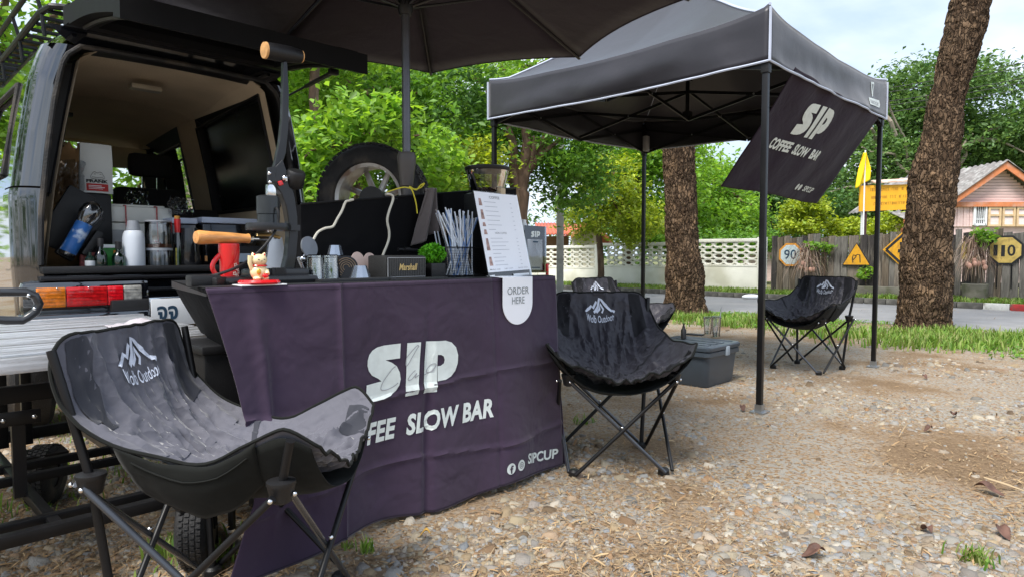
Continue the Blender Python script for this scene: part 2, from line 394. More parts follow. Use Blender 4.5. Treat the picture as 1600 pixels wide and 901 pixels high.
# ---- plank fence
woods = [mat('weathered_plank_%s' % n_, c, .9, var=.45, vs=3, bump=.6, bs=16, stretch=(9, 9, 1), dirt=(d, .8), ds=2.2)
         for n_, c, d in (('pale', (.21, .175, .14), (.035, .028, .024)), ('brown', (.14, .11, .08), (.30, .26, .20)), ('dark', (.05, .043, .04), (.17, .15, .12)), ('ashy', (.18, .165, .145), (.03, .026, .025)))]
fence = thing('plank_fence', 'tall fence of weathered uneven grey brown planks carrying road signs', 'fence', GMat(16.0, 0, 0))
pm = []
for k in range(8):
    mb = MB(); wd = random.uniform(.10, .15); h = random.uniform(1.36, 1.47); th = .045
    n = 7; pts = []
    for i in range(n + 1):
        z = h * i / n; j = random.uniform(-.006, .006); pts.append((wd / 2 + j, z))
    lft = [(-wd / 2 + random.uniform(-.006, .006), h * i / n) for i in range(n, -1, -1)]
    pts[-1] = (pts[-1][0], h + random.uniform(-.03, .02))
    ol = [(0, p[0], p[1]) for p in pts + lft]
    mb.prism([(th / 2, q[1], q[2]) for q in ol], (-th, 0, 0)); pm.append((mb, wd))
y = 6.72; meshes = {}
i = 0
while y > -3.5:
    k = random.randrange(8); mm = random.choice(woods); key = (k, mm.name)
    if key not in meshes: q = pm[k][0].build('plank', mm, fence, smooth=False); meshes[key] = q
    else: q = meshes[key].copy(); sc.collection.objects.link(q); q.parent = fence
    y -= pm[k][1] / 2 + .004
    q.location = (random.uniform(-.025, .025), y, .03 + random.uniform(-.03, .05)); q.rotation_euler = (R(random.uniform(-.7, .7)), 0, 0)
    y -= pm[k][1] / 2 + .004; i += 1
mb = MB(); mb.box((.06, 1.6, .40), (.05, 10.2, .08)); mb.box((.06, 1.6, 1.2), (.05, 10.2, .08)); mb.build('rail', woods[2], fence)
M_conc = mat('mossy_concrete', (.16, .15, .12), .9, var=.3, bump=.5, bs=40, dirt=((.07, .08, .03), .7), ds=5)
p0, p1 = PA(1325, 446, 15.75), PA(1425, 446, 15.75); b0, b1 = AB(p0)[1], AB(p1)[1]
mb = MB(GMat(15.75, 0)); mb.box((0, (b0 + b1) / 2, .2), (.3, abs(b0 - b1), .22), bev=.02)
tag(mb.build('planter_ledge', M_conc), 'low mossy concrete ledge at the foot of the fence under the triangular sign', 'ledge')

# ---- signs on the fence
def sign(name, label, px, py, r_px, face, rim, outline, a=15.93, inner=.84, post=None, tilt=0):
    c = PA(px, py, a); sc_ = (c.y * CP) / F; r_ = r_px * sc_
    # a sign faces the road: its normal is -u
    M = Matrix.Translation(c) @ Matrix.Rotation(GANG - math.pi / 2, 4, 'Z') @ Matrix.Rotation(R(tilt), 4, 'Y')
    # local: x along -v (to the right), y into the fence, z up
    o = thing(name, label, 'sign', M, 'road signs on the plank fence')
    k = 1 / math.cos(R(6))
    pts = [(x * r_, 0, z * r_) for x, z in outline]
    mb = MB(); mb.prism(pts, (0, .02, 0)); mb.build('rim', rim, o, smooth=False)
    mb = MB(); mb.prism([(p[0] * inner, -.004, p[2] * inner) for p in pts], (0, .006, 0)); mb.build('face', face, o, smooth=False)
    return o, r_
octo = [(math.cos(R(22.5 + 45 * i)), math.sin(R(22.5 + 45 * i))) for i in range(8)]
M_yel = mat('sign_yellow', (.78, .38, .02), .5, var=.12, vs=8, dirt=((.35, .18, .05), .5), ds=9)
M_yel2 = mat('faded_sign_yellow', (.66, .47, .13), .55, var=.15, vs=8, dirt=((.35, .22, .08), .7), ds=12)
M_or = mat('sign_orange_rim', (.80, .33, .04), .5, var=.1)
M_sw = mat('sign_white', (.62, .72, .74), .5, var=.05, dirt=((.4, .42, .4), .4), ds=9)
M_navy = mat('sign_navy', (.02, .06, .11), .6, var=.1)
def onsign(o, r_):
    Mx = wm(o); return lambda x, y: Mx @ Vector((x * r_, -.006, y * r_))
o, r_ = sign('speed_sign', 'octagonal orange rimmed sign with a navy 90 on the planks', 1235, 398, 19.2, M_sw, M_or, octo)
flatprint('numeral', [txt('90', -.5, -.38, .98, .78, .012)], onsign(o, r_), M_navy, o)
o, r_ = sign('speed_sign', 'faded yellow octagonal sign with a broken stencilled 110 beside the house end', 1571, 391, 24.5, M_yel2, M_black, octo, inner=.87)
flatprint('numeral', [txt('1', -.62, -.36, .22, .70, .02), txt('1', -.22, -.40, .20, .72, .02), txt('0', .10, -.38, .42, .72, .02)], onsign(o, r_), M_black, o)
mb = MB(); 
for x in (-.4, .35): mb.box((x * r_, .02, -1.6 * r_), (.02, .03, 1.6 * r_))
mb.build('post', M_blacksatin, o)
tri = [(0, 1.0), (-1.0, -.72), (1.0, -.72)]
o, r_ = sign('warning_sign', 'small yellow triangular sign with a thin black letter on the fence', 1338, 400, 21, M_yel, M_black, tri, inner=.9)
flatprint('letter', [strip2([(-.22, -.5), (-.26, -.1), (-.2, .06), (.0, .02), (.05, .1), (.24, .08), (.28, -.5)], .07), strip2([(-.22, -.3), (-.05, -.12), (.0, .02)], .06)], onsign(o, r_), M_black, o)
dia = [(0, 1), (-1, 0), (0, -1), (1, 0)]
o, r_ = sign('warning_sign', 'large yellow diamond sign with black bars half hidden by the leaning trunk', 1428, 390, 44, M_yel, M_yel, dia, inner=.96)
flatprint('bars', [strip2([(-.88, .0), (-.04, .84)], .09), strip2([(-.88, -.0), (-.04, -.84)], .09), strip2([(.88, .0), (.04, .84)], .09), strip2([(.88, 0), (.04, -.84)], .09),
    strip2([(-.45, .22), (-.1, .22), (.1, .26), (.45, .26)], .1), strip2([(-.5, -.05), (.45, -.05)], .12), strip2([(-.4, .2), (-.4, -.32)], .07), strip2([(-.15, .2), (-.15, -.3)], .07), strip2([(-.4, -.3), (.4, -.3)], .05)], onsign(o, r_), M_black, o)
for px, py, lab in ((1507, 388, 'small yellow marker board on the planks left of the faded octagon'),):
    c = PA(px, py, 15.93); M = Matrix.Translation(c) @ Matrix.Rotation(GANG - math.pi / 2, 4, 'Z')
    o = thing('marker_board', lab, 'sign', M, 'road signs on the plank fence')
    mb = MB(); mb.prism([(-.05, 0, -.22), (.05, 0, -.22), (.05, 0, .06), (.0, 0, .14), (-.05, 0, .06)], (0, .015, 0)); mb.build('board', M_yel2, o, smooth=False)
    mb = MB(); mb.box((0, .01, .22), (.02, .02, .16)); mb.build('post', M_blacksatin, o)

# ---- utility pole, wires
c = W(875, 15.5)
pole = thing('utility_pole', 'pale concrete utility pole with a curved bracket behind the wall', 'utility pole', TMat(c))
mb = MB(); mb.box((0, 0, 2.1), (.16, .16, 4.2), bev=.02); mb.build('post', mat('pole_concrete', (.42, .41, .38), .9, var=.15, bump=.3, dirt=((.22, .21, .18), .6), ds=4), pole)
mb = MB(); mb.tube([(-.02, -.1, 3.35), (-.12, -.12, 3.45), (-.1, -.12, 3.75), (-.3, -.12, 3.9), (-.9, -.12, 4.1)], .035); mb.build('bracket', M_white, pole)
mb = MB(); mb.tube([(-.1, -.1, 2.9), (.1, -.1, 2.9)], .03); mb.box((0, -.1, 2.92), (.2, .05, .06)); mb.build('clamp', M_steel, pole)
for i, (ya, yb, nm) in enumerate(((141, 86, 'uppermost'), (147, 93, 'second'), (158, 112, 'third'), (164, 119, 'fourth'), (176, 128, 'lowest'))):
    p, q = PY(1180, ya + 20, 26), PY(1680, yb - 6, 22)
    pts = [p.lerp(q, t / 14) - Vector((0, 0, .25 * math.sin(math.pi * t / 14))) for t in range(15)]
    mb = MB(); mb.tube(pts, .012, 5); tag(mb.build('overhead_wire', M_blackpl), '%s of the five overhead wires crossing behind the leaning trunk' % nm, 'wire', 'overhead wires')

# ---- house behind the fence
HY = 21.0
M_plank = mat('faded_pink_boarding', (.74, .55, .52), .85, var=.1, vs=3, bump=.2, bs=30, stretch=(1, 1, 6))
M_hor = mat('house_orange_trim', (.58, .20, .08), .7, var=.15, dirt=((.5, .4, .35), .4), ds=4)
M_rooft = mat('grey_corrugated_roof', (.20, .185, .175), .85, var=.3, vs=6, dirt=((.42, .42, .40), .7), ds=5)
M_yfr = mat('yellow_window_frame', (.62, .45, .26), .7, var=.15)
M_shut = mat('pale_pink_shutter', (.74, .62, .60), .8, var=.06)
house = thing('wooden_house', 'pale pink boarded house with orange gable trim and grey roof behind the fence', 'house', TMat(W(1558, HY)))
hx = lambda px: (px - 1558) / F * HY
hz = lambda py: PY(1558, py, HY).z
apex = hz(257); ez = hz(317); ex = hx(1478)
def hb(name, x0, x1, z0, z1, y, d, m, par=house, bev=0):
    mb = MB(); mb.box(((x0 + x1) / 2, y, (z0 + z1) / 2), (x1 - x0, d, z1 - z0), bev=bev); return mb.build(name, m, par, smooth=False)
hb('wall', hx(1478), hx(1478) * -1, 0, hz(353), .15, .1, M_plank)
# boards of the gable, one by one
nb = 12; z = ez
for i in range(nb):
    z0 = ez + (apex - .1 - ez) * i / nb; z1 = ez + (apex - .1 - ez) * (i + 1) / nb - .012
    k = 1 - (z1 - ez) / (apex - ez); x = abs(hx(1485)) * k * .98
    if x < .12: continue
    mb = MB(); mb.box((0, .10 + (i % 2) * .008, (z0 + z1) / 2), (2 * x, .04, z1 - z0)); mb.build('board', M_plank, house, smooth=False)
hb('back_board', -abs(hx(1490)) * .9, abs(hx(1490)) * .9, ez - .1, ez + .4, .2, .05, M_black)
nbw = 16
for i in range(nbw):
    x0 = hx(1480) + (hx(1519) - hx(1480)) * i / nbw; x1 = hx(1480) + (hx(1519) - hx(1480)) * (i + 1) / nbw - .006
    if i % 2 == 0: hb('board', x0, x1 + (x1 - x0), hz(354), ez - .12, .08 - .006 * (i % 4), .04, M_plank)
hb('beam', hx(1476), -hx(1476), ez - .13, ez + .02, .0, .14, M_hor)
for s in (-1, 1):
    mb = MB(); a0 = Vector((0, -.25, apex)); a1 = Vector((s * abs(hx(1470)), -.25, ez - .02 + (ez - apex) * .05))
    mb.prism([a0 + Vector((0, 0, .06)), a1 + Vector((0, 0, .06)), a1 - Vector((0, 0, .13)), a0 - Vector((0, 0, .17))], (0, .05, 0)); mb.build('bargeboard', M_hor, house, smooth=False)
    # roof slope with corrugations
    def rf(u, v, s=s):
        p = a0.lerp(a1 * 1.0, u); return (p.x, -.3 + v * 6.2, p.z + .09 + .025 * math.sin(v * 6.2 * 2 * math.pi / .28))
    mb = MB(); mb.grid(rf, 6, 120); mb.build('roof', M_rooft, house, solid=.02)
# the hip of the main roof rising behind the gable
mb = MB(); zr = hz(241)
def rf2(u, v):
    x = hx(1440) + u * (hx(1720) - hx(1440)); top = 1 if x > 0 else max(0.0, 1 + x / 2.6)
    z = hz(306) + v * (zr - hz(306)) * (.25 + .75 * min(1, top)) ; return (x, 1.6 + v * 2.4, z + .03 * math.sin(x * 2 * math.pi / .30))
mb.grid(rf2, 110, 6); mb.build('roof', M_rooft, house, solid=.02)
wn = hb('window', hx(1519), hx(1537), hz(352), ez - .13, .06, .05, M_black); 
fr = MB()
for x in (hx(1519), hx(1537)): fr.box((x, .0, (hz(352) + ez - .13) / 2), (.05, .06, ez - .13 - hz(352)))
fr.box(((hx(1519) + hx(1537)) / 2, 0, hz(351)), (hx(1537) - hx(1519), .06, .06)); fr.build('frame', M_white, wn, smooth=False)
br = MB()
for i in range(1, 6): x = hx(1519) + (hx(1537) - hx(1519)) * i / 6; br.tube([(x, .0, hz(352)), (x, 0, ez - .13)], .012, 6)
br.tube([(hx(1519), 0, hz(343)), (hx(1537), 0, hz(343))], .014, 6); br.build('bars', M_white, wn)
for xa, xb in ((1539, 1561), (1561, 1583), (1583, 1605), (1605, 1627)):
    s_ = hb('shutter', hx(xa) + .02, hx(xb) - .02, hz(353), ez - .14, .02, .05, M_shut)
    fm = MB(); X0, X1, Z0, Z1 = hx(xa) + .02, hx(xb) - .02, hz(354), ez - .14
    for x in (X0 + .03, X1 - .03): fm.box((x, -.02, (Z0 + Z1) / 2), (.06, .05, Z1 - Z0))
    for zz in (Z0 + .03, (Z0 + Z1) / 2 + .05, Z1 - .03): fm.box(((X0 + X1) / 2, -.018, zz), (X1 - X0 - .12, .045, .06))
    fm.build('frame', M_yfr, s_, smooth=False)
# small outbuilding roofs left of the leaning trunk
lt = thing('lean_to', 'small grey roofed lean-to with orange fascia left of the leaning trunk', 'shed', TMat(W(1432, 19)))
lx = lambda px: (px - 1432) / F * 19
def lz(py): return PY(1432, py, 19).z
mb = MB(); mb.grid(lambda u, v: (lx(1404) + u * 1.1, -.2 + v * .9, lz(343) + v * .28 + .02 * math.sin(u * 1.1 * 22)), 50, 3); mb.build('roof', M_rooft, lt, solid=.02)
mb = MB(); mb.box((lx(1404) + .5, -.22, lz(347)), (1.05, .04, .11)); mb.build('fascia', M_hor, lt)
mb = MB(); mb.box((lx(1404) + .62, .3, lz(347) / 2), (.8, .6, lz(347) - .05)); mb.build('wall', M_plank, lt)
mb = MB(); mb.prism([(lx(1391), -.5, lz(358)), (lx(1420), -.5, lz(353)), (lx(1420), -.5, lz(363)), (lx(1391), -.5, lz(364))], (0, .05, 0)); mb.build('awning', M_hor, lt, smooth=False)
# ---- yellow board on a post with a flag
SY = 18.0
bd = thing('notice_board', 'orange yellow notice board with faded lines of lettering on a post', 'sign board', TMat(W(1348, SY)))
sx = lambda px: (px - 1348) / F * SY
def sz(py): return PY(1348, py, SY).z
M_nb = mat('notice_board_yellow', (.80, .40, .02), .6, var=.1, vs=4)
mb = MB(); mb.prism([(sx(1338), -.08, sz(331)), (sx(1432), -.08, sz(327)), (sx(1432), -.08, sz(288)), (sx(1338), -.08, sz(291))], (0, .05, 0)); mb.build('board', M_nb, bd, smooth=False)
mb = MB(); mb.box((0, 0, sz(283) / 2), (.10, .08, sz(283))); mb.build('post', mat('maroon_post', (.07, .03, .035), .7), bd)
mb = MB(); mb.box((-.07, 0, sz(292) / 2), (.03, .05, sz(292))); mb.build('upright', M_white, bd)
mb = MB(); mb.prism([(sx(1358), -.16, sz(288)), (sx(1432), -.16, sz(284)), (sx(1432), .05, sz(280)), (sx(1358), .05, sz(284))], (0, .0, .04)); mb.build('rain_strip', mat('peeling_pink_board', (.62, .42, .32), .8, dirt=((.7, .68, .62), .8), ds=5), bd, smooth=False)
# its Thai lettering is too worn to read: short strokes in three lines
shp = []; rr_ = random.Random(3)
for ln, (y0, h, xa, xb) in enumerate(((298, 5.0, 1354, 1426), (310, 4.6, 1356, 1425), (320, 4.4, 1360, 1420))):
    x = xa
    while x < xb:
        wd = rr_.uniform(1.2, 2.2)
        if rr_.random() < .86:
            hh = h * rr_.uniform(.75, 1.0); yo = y0 - (x - 1338) * .04
            shp.append(strip2([(x, yo + hh / 2), (x, yo - hh / 2), (x + wd * .7, yo - hh / 2)] + ([(x + wd * .7, yo + hh / 2)] if rr_.random() < .5 else []), .55))
        x += wd + rr_.uniform(.5, 1.0)
flatprint('lettering', shp, lambda x, y: W(1348, SY) + Vector((sx(x), -.085, sz(y))), mat('faded_brown_ink', (.25, .12, .02), .7), bd)
fl = thing('pennant', 'limp yellow flag on a white tipped pole above the notice board', 'flag', TMat(W(1347, SY - .1)))
mb = MB(); mb.tube([(0, 0, 0), (0, 0, sz(236))], .02, 8); mb.build('pole', M_white, fl)
def fg(u, v):
    wl, wr = (1345 - 12 * v ** .8), (1349 + 6 * min(1, v * 1.6)); px = wl + (wr - wl) * u; py = 240 + v * (56 - 14 * u)
    return (sx(px), -.03 + .05 * math.sin(u * 9 + v * 3), sz(py))
mb = MB(); mb.grid(fg, 14, 16); mb.build('cloth', mat('flag_yellow', (.85, .60, .01), .8, var=.06), fl, solid=.004)
# ---- little red roofed house behind the wall
RY = 24.0
rh = thing('red_roofed_house', 'small cream house with a red tiled gable seen over the wall', 'house', TMat(W(905, RY)))
rx = lambda px: (px - 905) / F * RY
def rz(py): return PY(905, py, RY).z
M_rt = mat('red_roof_tiles', (.50, .13, .08), .8, var=.3, vs=8)
mb = MB(); mb.box((rx(913), 0, rz(362) / 2), (rx(935) - rx(893), .2, rz(362))); mb.prism([(rx(893), -.1, rz(363)), (rx(935), -.1, rz(363)), (rx(921), -.1, rz(347))], (0, .2, 0)); mb.build('wall', mat('cream_brick', (.62, .58, .48), .9, var=.1, bump=.4, bs=18), rh, smooth=False)
for i, (xa, ya, xb, yb) in enumerate(((921, 343, 890, 369), (921, 343, 954, 381))):
    mb = MB(); mb.grid(lambda u, v: (rx(xa) + u * (rx(xb) - rx(xa)), -.5 + v * 4.5, rz(ya) + u * (rz(yb) - rz(ya)) + v * .0 + .02 * math.sin(u * 40)), 24, 2); mb.build('roof', M_rt, rh, solid=.05)
    mb = MB(); mb.prism([(rx(xa), -.55, rz(ya) + .05), (rx(xb), -.55, rz(yb) + .05), (rx(xb), -.55, rz(yb) - .1), (rx(xa), -.55, rz(ya) - .12)], (0, .05, 0)); mb.build('bargeboard', M_hor, rh, smooth=False)
mb = MB(); mb.grid(lambda u, v: (rx(840) + u * (rx(925) - rx(840)), .2 + v * 2.5, rz(366) + v * (rz(344) - rz(366)) + .02 * math.sin(u * 100)), 90, 2); mb.build('roof', M_rt, rh, solid=.05)
mb = MB(); mb.box((rx(870), 1.2, rz(368) / 2), (rx(890) - rx(845), .2, rz(368))); mb.build('side_wall', mat('brown_wood_wall', (.25, .16, .10), .8), rh)  # plain brown timber side wall
# low grey roofs between wall top and trees
for px0, px1, y0, y1, Y, lab in ((1080, 1165, 384, 372, 24, 'low grey corrugated roof peeping over the wall right of the upright trunk'), (1165, 1250, 380, 364, 22, 'flat grey roof edge over the wall beside the first fence plank')):
    mb = MB(); A_ = W(px0, Y); B_ = W(px1, Y)
    zA, zB = PY(px0, y0, Y).z, PY(px0, y1, Y).z
    mb.grid(lambda u, v: (A_.x + (B_.x - A_.x) * u, Y + v * 3, zA + (zB - zA) * v + .03 * math.sin(u * 60)), 80, 2)
    rr = thing('shed', lab, 'shed', TMat((A_.x, Y, 0)))
    mb.build('roof', M_rooft, rr, world=True, solid=.03)
    mb = MB(); mb.box(((B_.x - A_.x) / 2, .6, (zA - .1) / 2), (B_.x - A_.x - .3, .2, zA - .1)); mb.build('wall', M_plank, rr)
# ================================================================== TREES AND PLANTS
def leafmesh(name, C_, S, m, parent=None, up=.5, asp=.5, droop=0.3):
    """one leaf = two triangles folded along the midrib"""
    N = len(C_)
    if parent is not None: C_ = C_ - np.array(wm(parent).translation)[None]
    th = rng.uniform(0, 2 * np.pi, N); el = rng.normal(-droop, .45, N)
    d = np.stack([np.cos(th) * np.cos(el), np.sin(th) * np.cos(el), np.sin(el)], 1)
    nrm = rng.normal(0, 1, (N, 3)); nrm[:, 2] = np.abs(nrm[:, 2]) + up * 2
    s = np.cross(d, nrm); s /= np.linalg.norm(s, axis=1)[:, None]; n = np.cross(s, d)
    S = S[:, None]
    b = C_ - d * S * .5; t = C_ + d * S * .5; l = C_ - s * S * asp * .5 + n * S * .12; r = C_ + s * S * asp * .5 + n * S * .12
    co = np.stack([b, l, t, r], 1).reshape(-1, 3)
    idx = np.arange(N)[:, None] * 4
    tris = np.concatenate([idx + np.array([[0, 1, 2]]), idx + np.array([[0, 2, 3]])], 1).reshape(-1, 3)
    return rawmesh(name, co, tris, m, parent)
def rawmesh(name, co, tris, m, parent=None):
    me = bpy.data.meshes.new(name); me.vertices.add(len(co)); me.vertices.foreach_set('co', co.astype(np.float32).ravel())
    me.loops.add(tris.size); me.loops.foreach_set('vertex_index', tris.astype(np.int32).ravel())
    me.polygons.add(len(tris)); me.polygons.foreach_set('loop_start', np.arange(0, tris.size, 3, dtype=np.int32)); 
    me.update(calc_edges=True); me.validate()
    o = bpy.data.objects.new(name, me); sc.collection.objects.link(o); me.materials.append(m)
    if parent is not None: o.parent = parent
    return o
def cloud(ells, n, clump=.45, per=60, tight=1.0):
    """points in clumps spread through a list of ellipsoids (centre, radii)"""
    vol = np.array([e[3] * e[4] * e[5] for e in ells]) ** .7; vol /= vol.sum(); out_ = []; cl = []
    for e, v in zip(ells, vol):
        k = max(3, int(n * v / per))
        q = rng.normal(0, 1, (k, 3)); q /= np.linalg.norm(q, axis=1)[:, None]; q *= rng.uniform(.35, 1.0, (k, 1)) ** .5
        c = np.array(e[:3]) + q * np.array(e[3:6]); cl.append(c)
        sz = rng.uniform(.6, 1.25, (k, 1)) * clump
        pts = rng.normal(0, 1, (k, per, 3)) * np.array([1, 1, .55]) * sz[:, None] * .6
        out_.append((c[:, None] + pts).reshape(-1, 3))
    return np.concatenate(out_), np.concatenate(cl)
def leafcols(key, base, spread=1.0, trans=.35):
    b = np.array(base); 
    cs = [tuple(b * f * np.array(t)) for f, t in ((.5, (.9, 1, .8)), (.75, (1, 1, .9)), (1, (1, 1, 1)), (1.25, (1.1, 1.02, .9)), (.9, (.85, 1.05, 1)), (1.5, (1.15, 1.05, .8)), (.65, (1, 1, 1)), (1.1, (1, 1, 1)))]
    return island_mat(key, cs, .5, trans, .35)
LF_bright = leafcols('leaf_bright_green', (.20, .36, .06), trans=.45)
LF_mid = leafcols('leaf_mid_green', (.13, .27, .045))
LF_dark = leafcols('leaf_dark_green', (.07, .155, .038), trans=.3)
LF_yel = leafcols('leaf_yellow_green', (.30, .38, .05))
LF_far = leafcols('leaf_far_green', (.11, .20, .06), trans=.3)
M_bark = mat('brown_bark', (.12, .075, .05), .95, var=.5, vs=9, bump=1.0, bs=30, stretch=(1, 1, .4), dirt=((.26, .18, .12), .7), ds=8)
def limbs(mb, base, r0, targets, h_split, wig=.12, n=None):
    for t in targets:
        t = Vector(t); s_ = base + Vector((0, 0, h_split * random.uniform(.75, 1.0))); pts = [s_ + (t - s_) * k / 5 + Vector((random.uniform(-wig, wig), random.uniform(-wig, wig), wig * math.sin(math.pi * k / 5))) * (k > 0) for k in range(6)]
        mb.tube(pts, [r0 * (.6 - .09 * k) for k in range(6)], 6)
def tree(name, label, base, trunk_r, trunk_pts, ells, n, leaf, m, clump=.45, per=60, group=None, nl=7, cat='tree', asp=.5, bark=None, up=.5):
    base = Vector(base); o = thing(name, label, cat, TMat(base), group)
    P_, cl = cloud(ells, n, clump, per)
    P_ = P_[P_[:, 2] > .1]
    leafmesh('crown', P_, leaf * rng.uniform(.6, 1.3, len(P_)), m, o, asp=asp, up=up)
    if trunk_pts:
        mb = MB(); tp = [Vector(p) for p in trunk_pts]; k = len(tp)
        mb.tube(tp, [trunk_r * (1 - .35 * i / k) for i in range(k)], 12)
        sel = cl[rng.choice(len(cl), min(nl, len(cl)), replace=False)]
        limbs(mb, tp[-1] - Vector((0, 0, .3)), trunk_r, sel, .3)
        mb.build('trunk', bark or M_bark, o, world=True)
    return o
def E(px, py, Y, rpx, rpy, ry=None):
    c = PY(px, py, Y); s_ = Y / F; return (c.x, c.y, c.z, rpx * s_, ry or rpx * s_, rpy * s_)
def tp(px0, py0, px1, py1, Y, n=6, wob=.04, g=True):
    a = PY(px0, py0, Y); b_ = PY(px1, py1, Y)
    if g: a.z = -.05
    return [a.lerp(b_, i / n) + Vector((random.uniform(-wob, wob), random.uniform(-wob, wob), 0)) for i in range(n + 1)]
# left of the umbrella pole
tree('slender_tree', 'slender brown trunked tree with big bright leaves right of the open van', W(492, 7.6), .075, tp(497, 330, 488, 20, 7.6, 8), [E(470, 110, 8.2, 55, 60, 1.0), E(550, 60, 8.5, 90, 60, 1.0), E(462, 250, 8.4, 36, 60, .8), E(440, 160, 8.8, 40, 60, .8)], 9000, .095, LF_bright, .26, 40)
tree('shrub', 'bright broad leafed shrub just behind the spare tyre', W(560, 6.6), .04, tp(560, 320, 560, 220, 6.6, 5), [E(520, 245, 6.8, 60, 55, .6), E(585, 190, 6.6, 60, 38, .5), E(500, 300, 6.5, 60, 55, .5), E(690, 260, 7.2, 26, 60, .5)], 5200, .105, LF_bright, .2, 34, cat='shrub')
tree('evergreen_tree', 'dark dense tree standing behind the umbrella pole', W(640, 12), .2, tp(640, 330, 640, 150, 12), [E(660, 190, 12, 120, 100, 1.6), E(590, 120, 12.5, 110, 60, 1.5), E(690, 300, 12, 90, 60, 1.2)], 10000, .14, LF_dark, .5, 60)
tree('bright_tree', 'mid green tree filling the gap left of the umbrella pole', W(560, 10.5), .14, tp(560, 330, 560, 150, 10.5), [E(570, 150, 10.6, 110, 70, 1.3), E(640, 215, 10.3, 60, 60, 1.0), E(500, 180, 10.8, 60, 90, 1.)], 11000, .12, LF_mid, .4, 50)
tree('pale_tree', 'pale feathery tree between the umbrella pole and the canopy', W(770, 14), .16, tp(770, 330, 765, 150, 14), [E(740, 150, 14, 110, 75, 1.6), E(850, 100, 14.5, 90, 60, 1.6), E(950, 80, 14.5, 80, 60, 1.4), E(720, 240, 13.6, 70, 80, 1.2), E(700, 110, 15, 70, 60, 1.2)], 26000, .10, LF_bright, .42, 80, nl=12)
tree('pale_shrub', 'yellow green bush low behind the coffee grinder', W(745, 11), .05, tp(745, 350, 745, 280, 11), [E(735, 265, 11, 50, 45, .8), E(700, 320, 11, 60, 45, .8)], 5000, .11, LF_yel, .3, 40, cat='bush')
# forked brown tree under the canopy's left edge
fk = thing('forked_tree', 'brown tree with a forked trunk and dark crown left of the utility pole', 'tree', TMat(W(815, 12)))
mb = MB(); mb.tube(tp(812, 420, 812, 300, 12, 5), [.20, .19, .19, .18, .17, .16], 12)
for a_, b_, r_ in (((812, 305), (838, 215), .11), ((812, 305), (822, 200), .12), ((810, 300), (862, 195), .09), ((808, 300), (795, 200), .12), ((838, 250), (900, 190), .05)):
    mb.tube([PY(a_[0], a_[1], 12).lerp(PY(b_[0], b_[1], 12), i / 5) + Vector((random.uniform(-.05, .05), random.uniform(-.05, .05), 0)) for i in range(6)], [r_ * (1 - .07 * i) for i in range(6)], 10)
mb.build('trunk', M_bark, fk, world=True)
P_, _ = cloud([E(880, 240, 12.6, 80, 55, 1.1), E(750, 235, 12.4, 45, 60, 1.0), E(895, 285, 13, 55, 45, 1.0), E(860, 180, 12.6, 120, 30, 1.3)], 12000, .4, 60)
leafmesh('crown', P_, .12 * rng.uniform(.6, 1.3, len(P_)), LF_mid, fk)
tree('young_tree', 'thin trunked young tree with light leaves right of the red roofed house', W(935, 18.5), .10, tp(938, 400, 936, 270, 18.5, 6), [E(950, 300, 18.5, 45, 42, 1.2), E(985, 345, 18.5, 50, 36, 1.2), E(912, 345, 18.2, 28, 26, .8), E(930, 265, 19, 60, 25, 1.)], 10000, .14, LF_yel, .38, 50, nl=9)
tree('roadside_tree', 'leafy mid green tree behind the wall beside the back canopy leg', W(980, 21), .18, tp(980, 400, 980, 250, 21), [E(970, 235, 21, 80, 45, 2.), E(1010, 290, 21.5, 50, 70, 1.6), E(1025, 355, 21, 40, 40, 1.4), E(1060, 260, 21.5, 50, 60, 1.4)], 15000, .18, LF_bright, .6, 60)
tree('leafy_tree', 'bright rounded tree just right of the upright trunk', W(1130, 25), .2, tp(1130, 400, 1130, 300, 25), [E(1115, 300, 25, 45, 45, 2), E(1140, 345, 24.5, 45, 35, 2), E(1100, 350, 24, 40, 35, 2)], 13000, .19, LF_bright, .7, 60)
tree('cedar_tree', 'dark open branched tree behind the bottom corner of the hanging banner', W(1200, 31), .25, tp(1200, 400, 1200, 300, 31), [E(1165, 310, 31, 55, 22, 2.5), E(1200, 345, 31, 70, 26, 2.5), E(1150, 280, 31.5, 35, 14, 2), E(1240, 320, 31, 50, 25, 2.5), E(1190, 380, 30, 90, 22, 2)], 16000, .24, LF_dark, .7, 60)
tree('hedge_bush', 'dark hedge like bush low behind the wall between the two big trunks', W(1090, 22), .05, None, [E(1160, 378, 20.5, 60, 12, 1.), E(1060, 375, 21, 60, 14, 1.)], 5000, .15, LF_mid, .4, 50, cat='bush')
# the spreading tree on the right
BY = 34.0
rt = thing('rain_tree', 'huge spreading rain tree with domed crown behind the house', 'tree', TMat(W(1460, BY)))
P_, cl = cloud([E(1455, 150, BY, 75, 50, 4), E(1530, 170, BY, 60, 62, 4), E(1400, 190, BY + 1, 70, 60, 4), E(1600, 215, BY, 60, 40, 4), E(1480, 225, BY, 130, 50, 4), E(1350, 260, BY, 80, 50, 4), E(1560, 270, BY + 2, 110, 40, 4), E(1300, 310, BY, 70, 45, 4), E(1420, 310, BY, 90, 50, 4), E(1650, 240, BY, 60, 60, 4)], 62000, .95, 90)
leafmesh('crown', P_, .26 * rng.uniform(.6, 1.3, len(P_)), LF_far, rt)
mb = MB(); M_limb = mat('pale_grey_limb', (.26, .22, .17), .9, var=.3, vs=3, bump=.5, bs=10)
mb.tube(tp(1450, 420, 1450, 300, BY, 6, .1), [.5, .48, .46, .44, .42, .4, .38], 12)
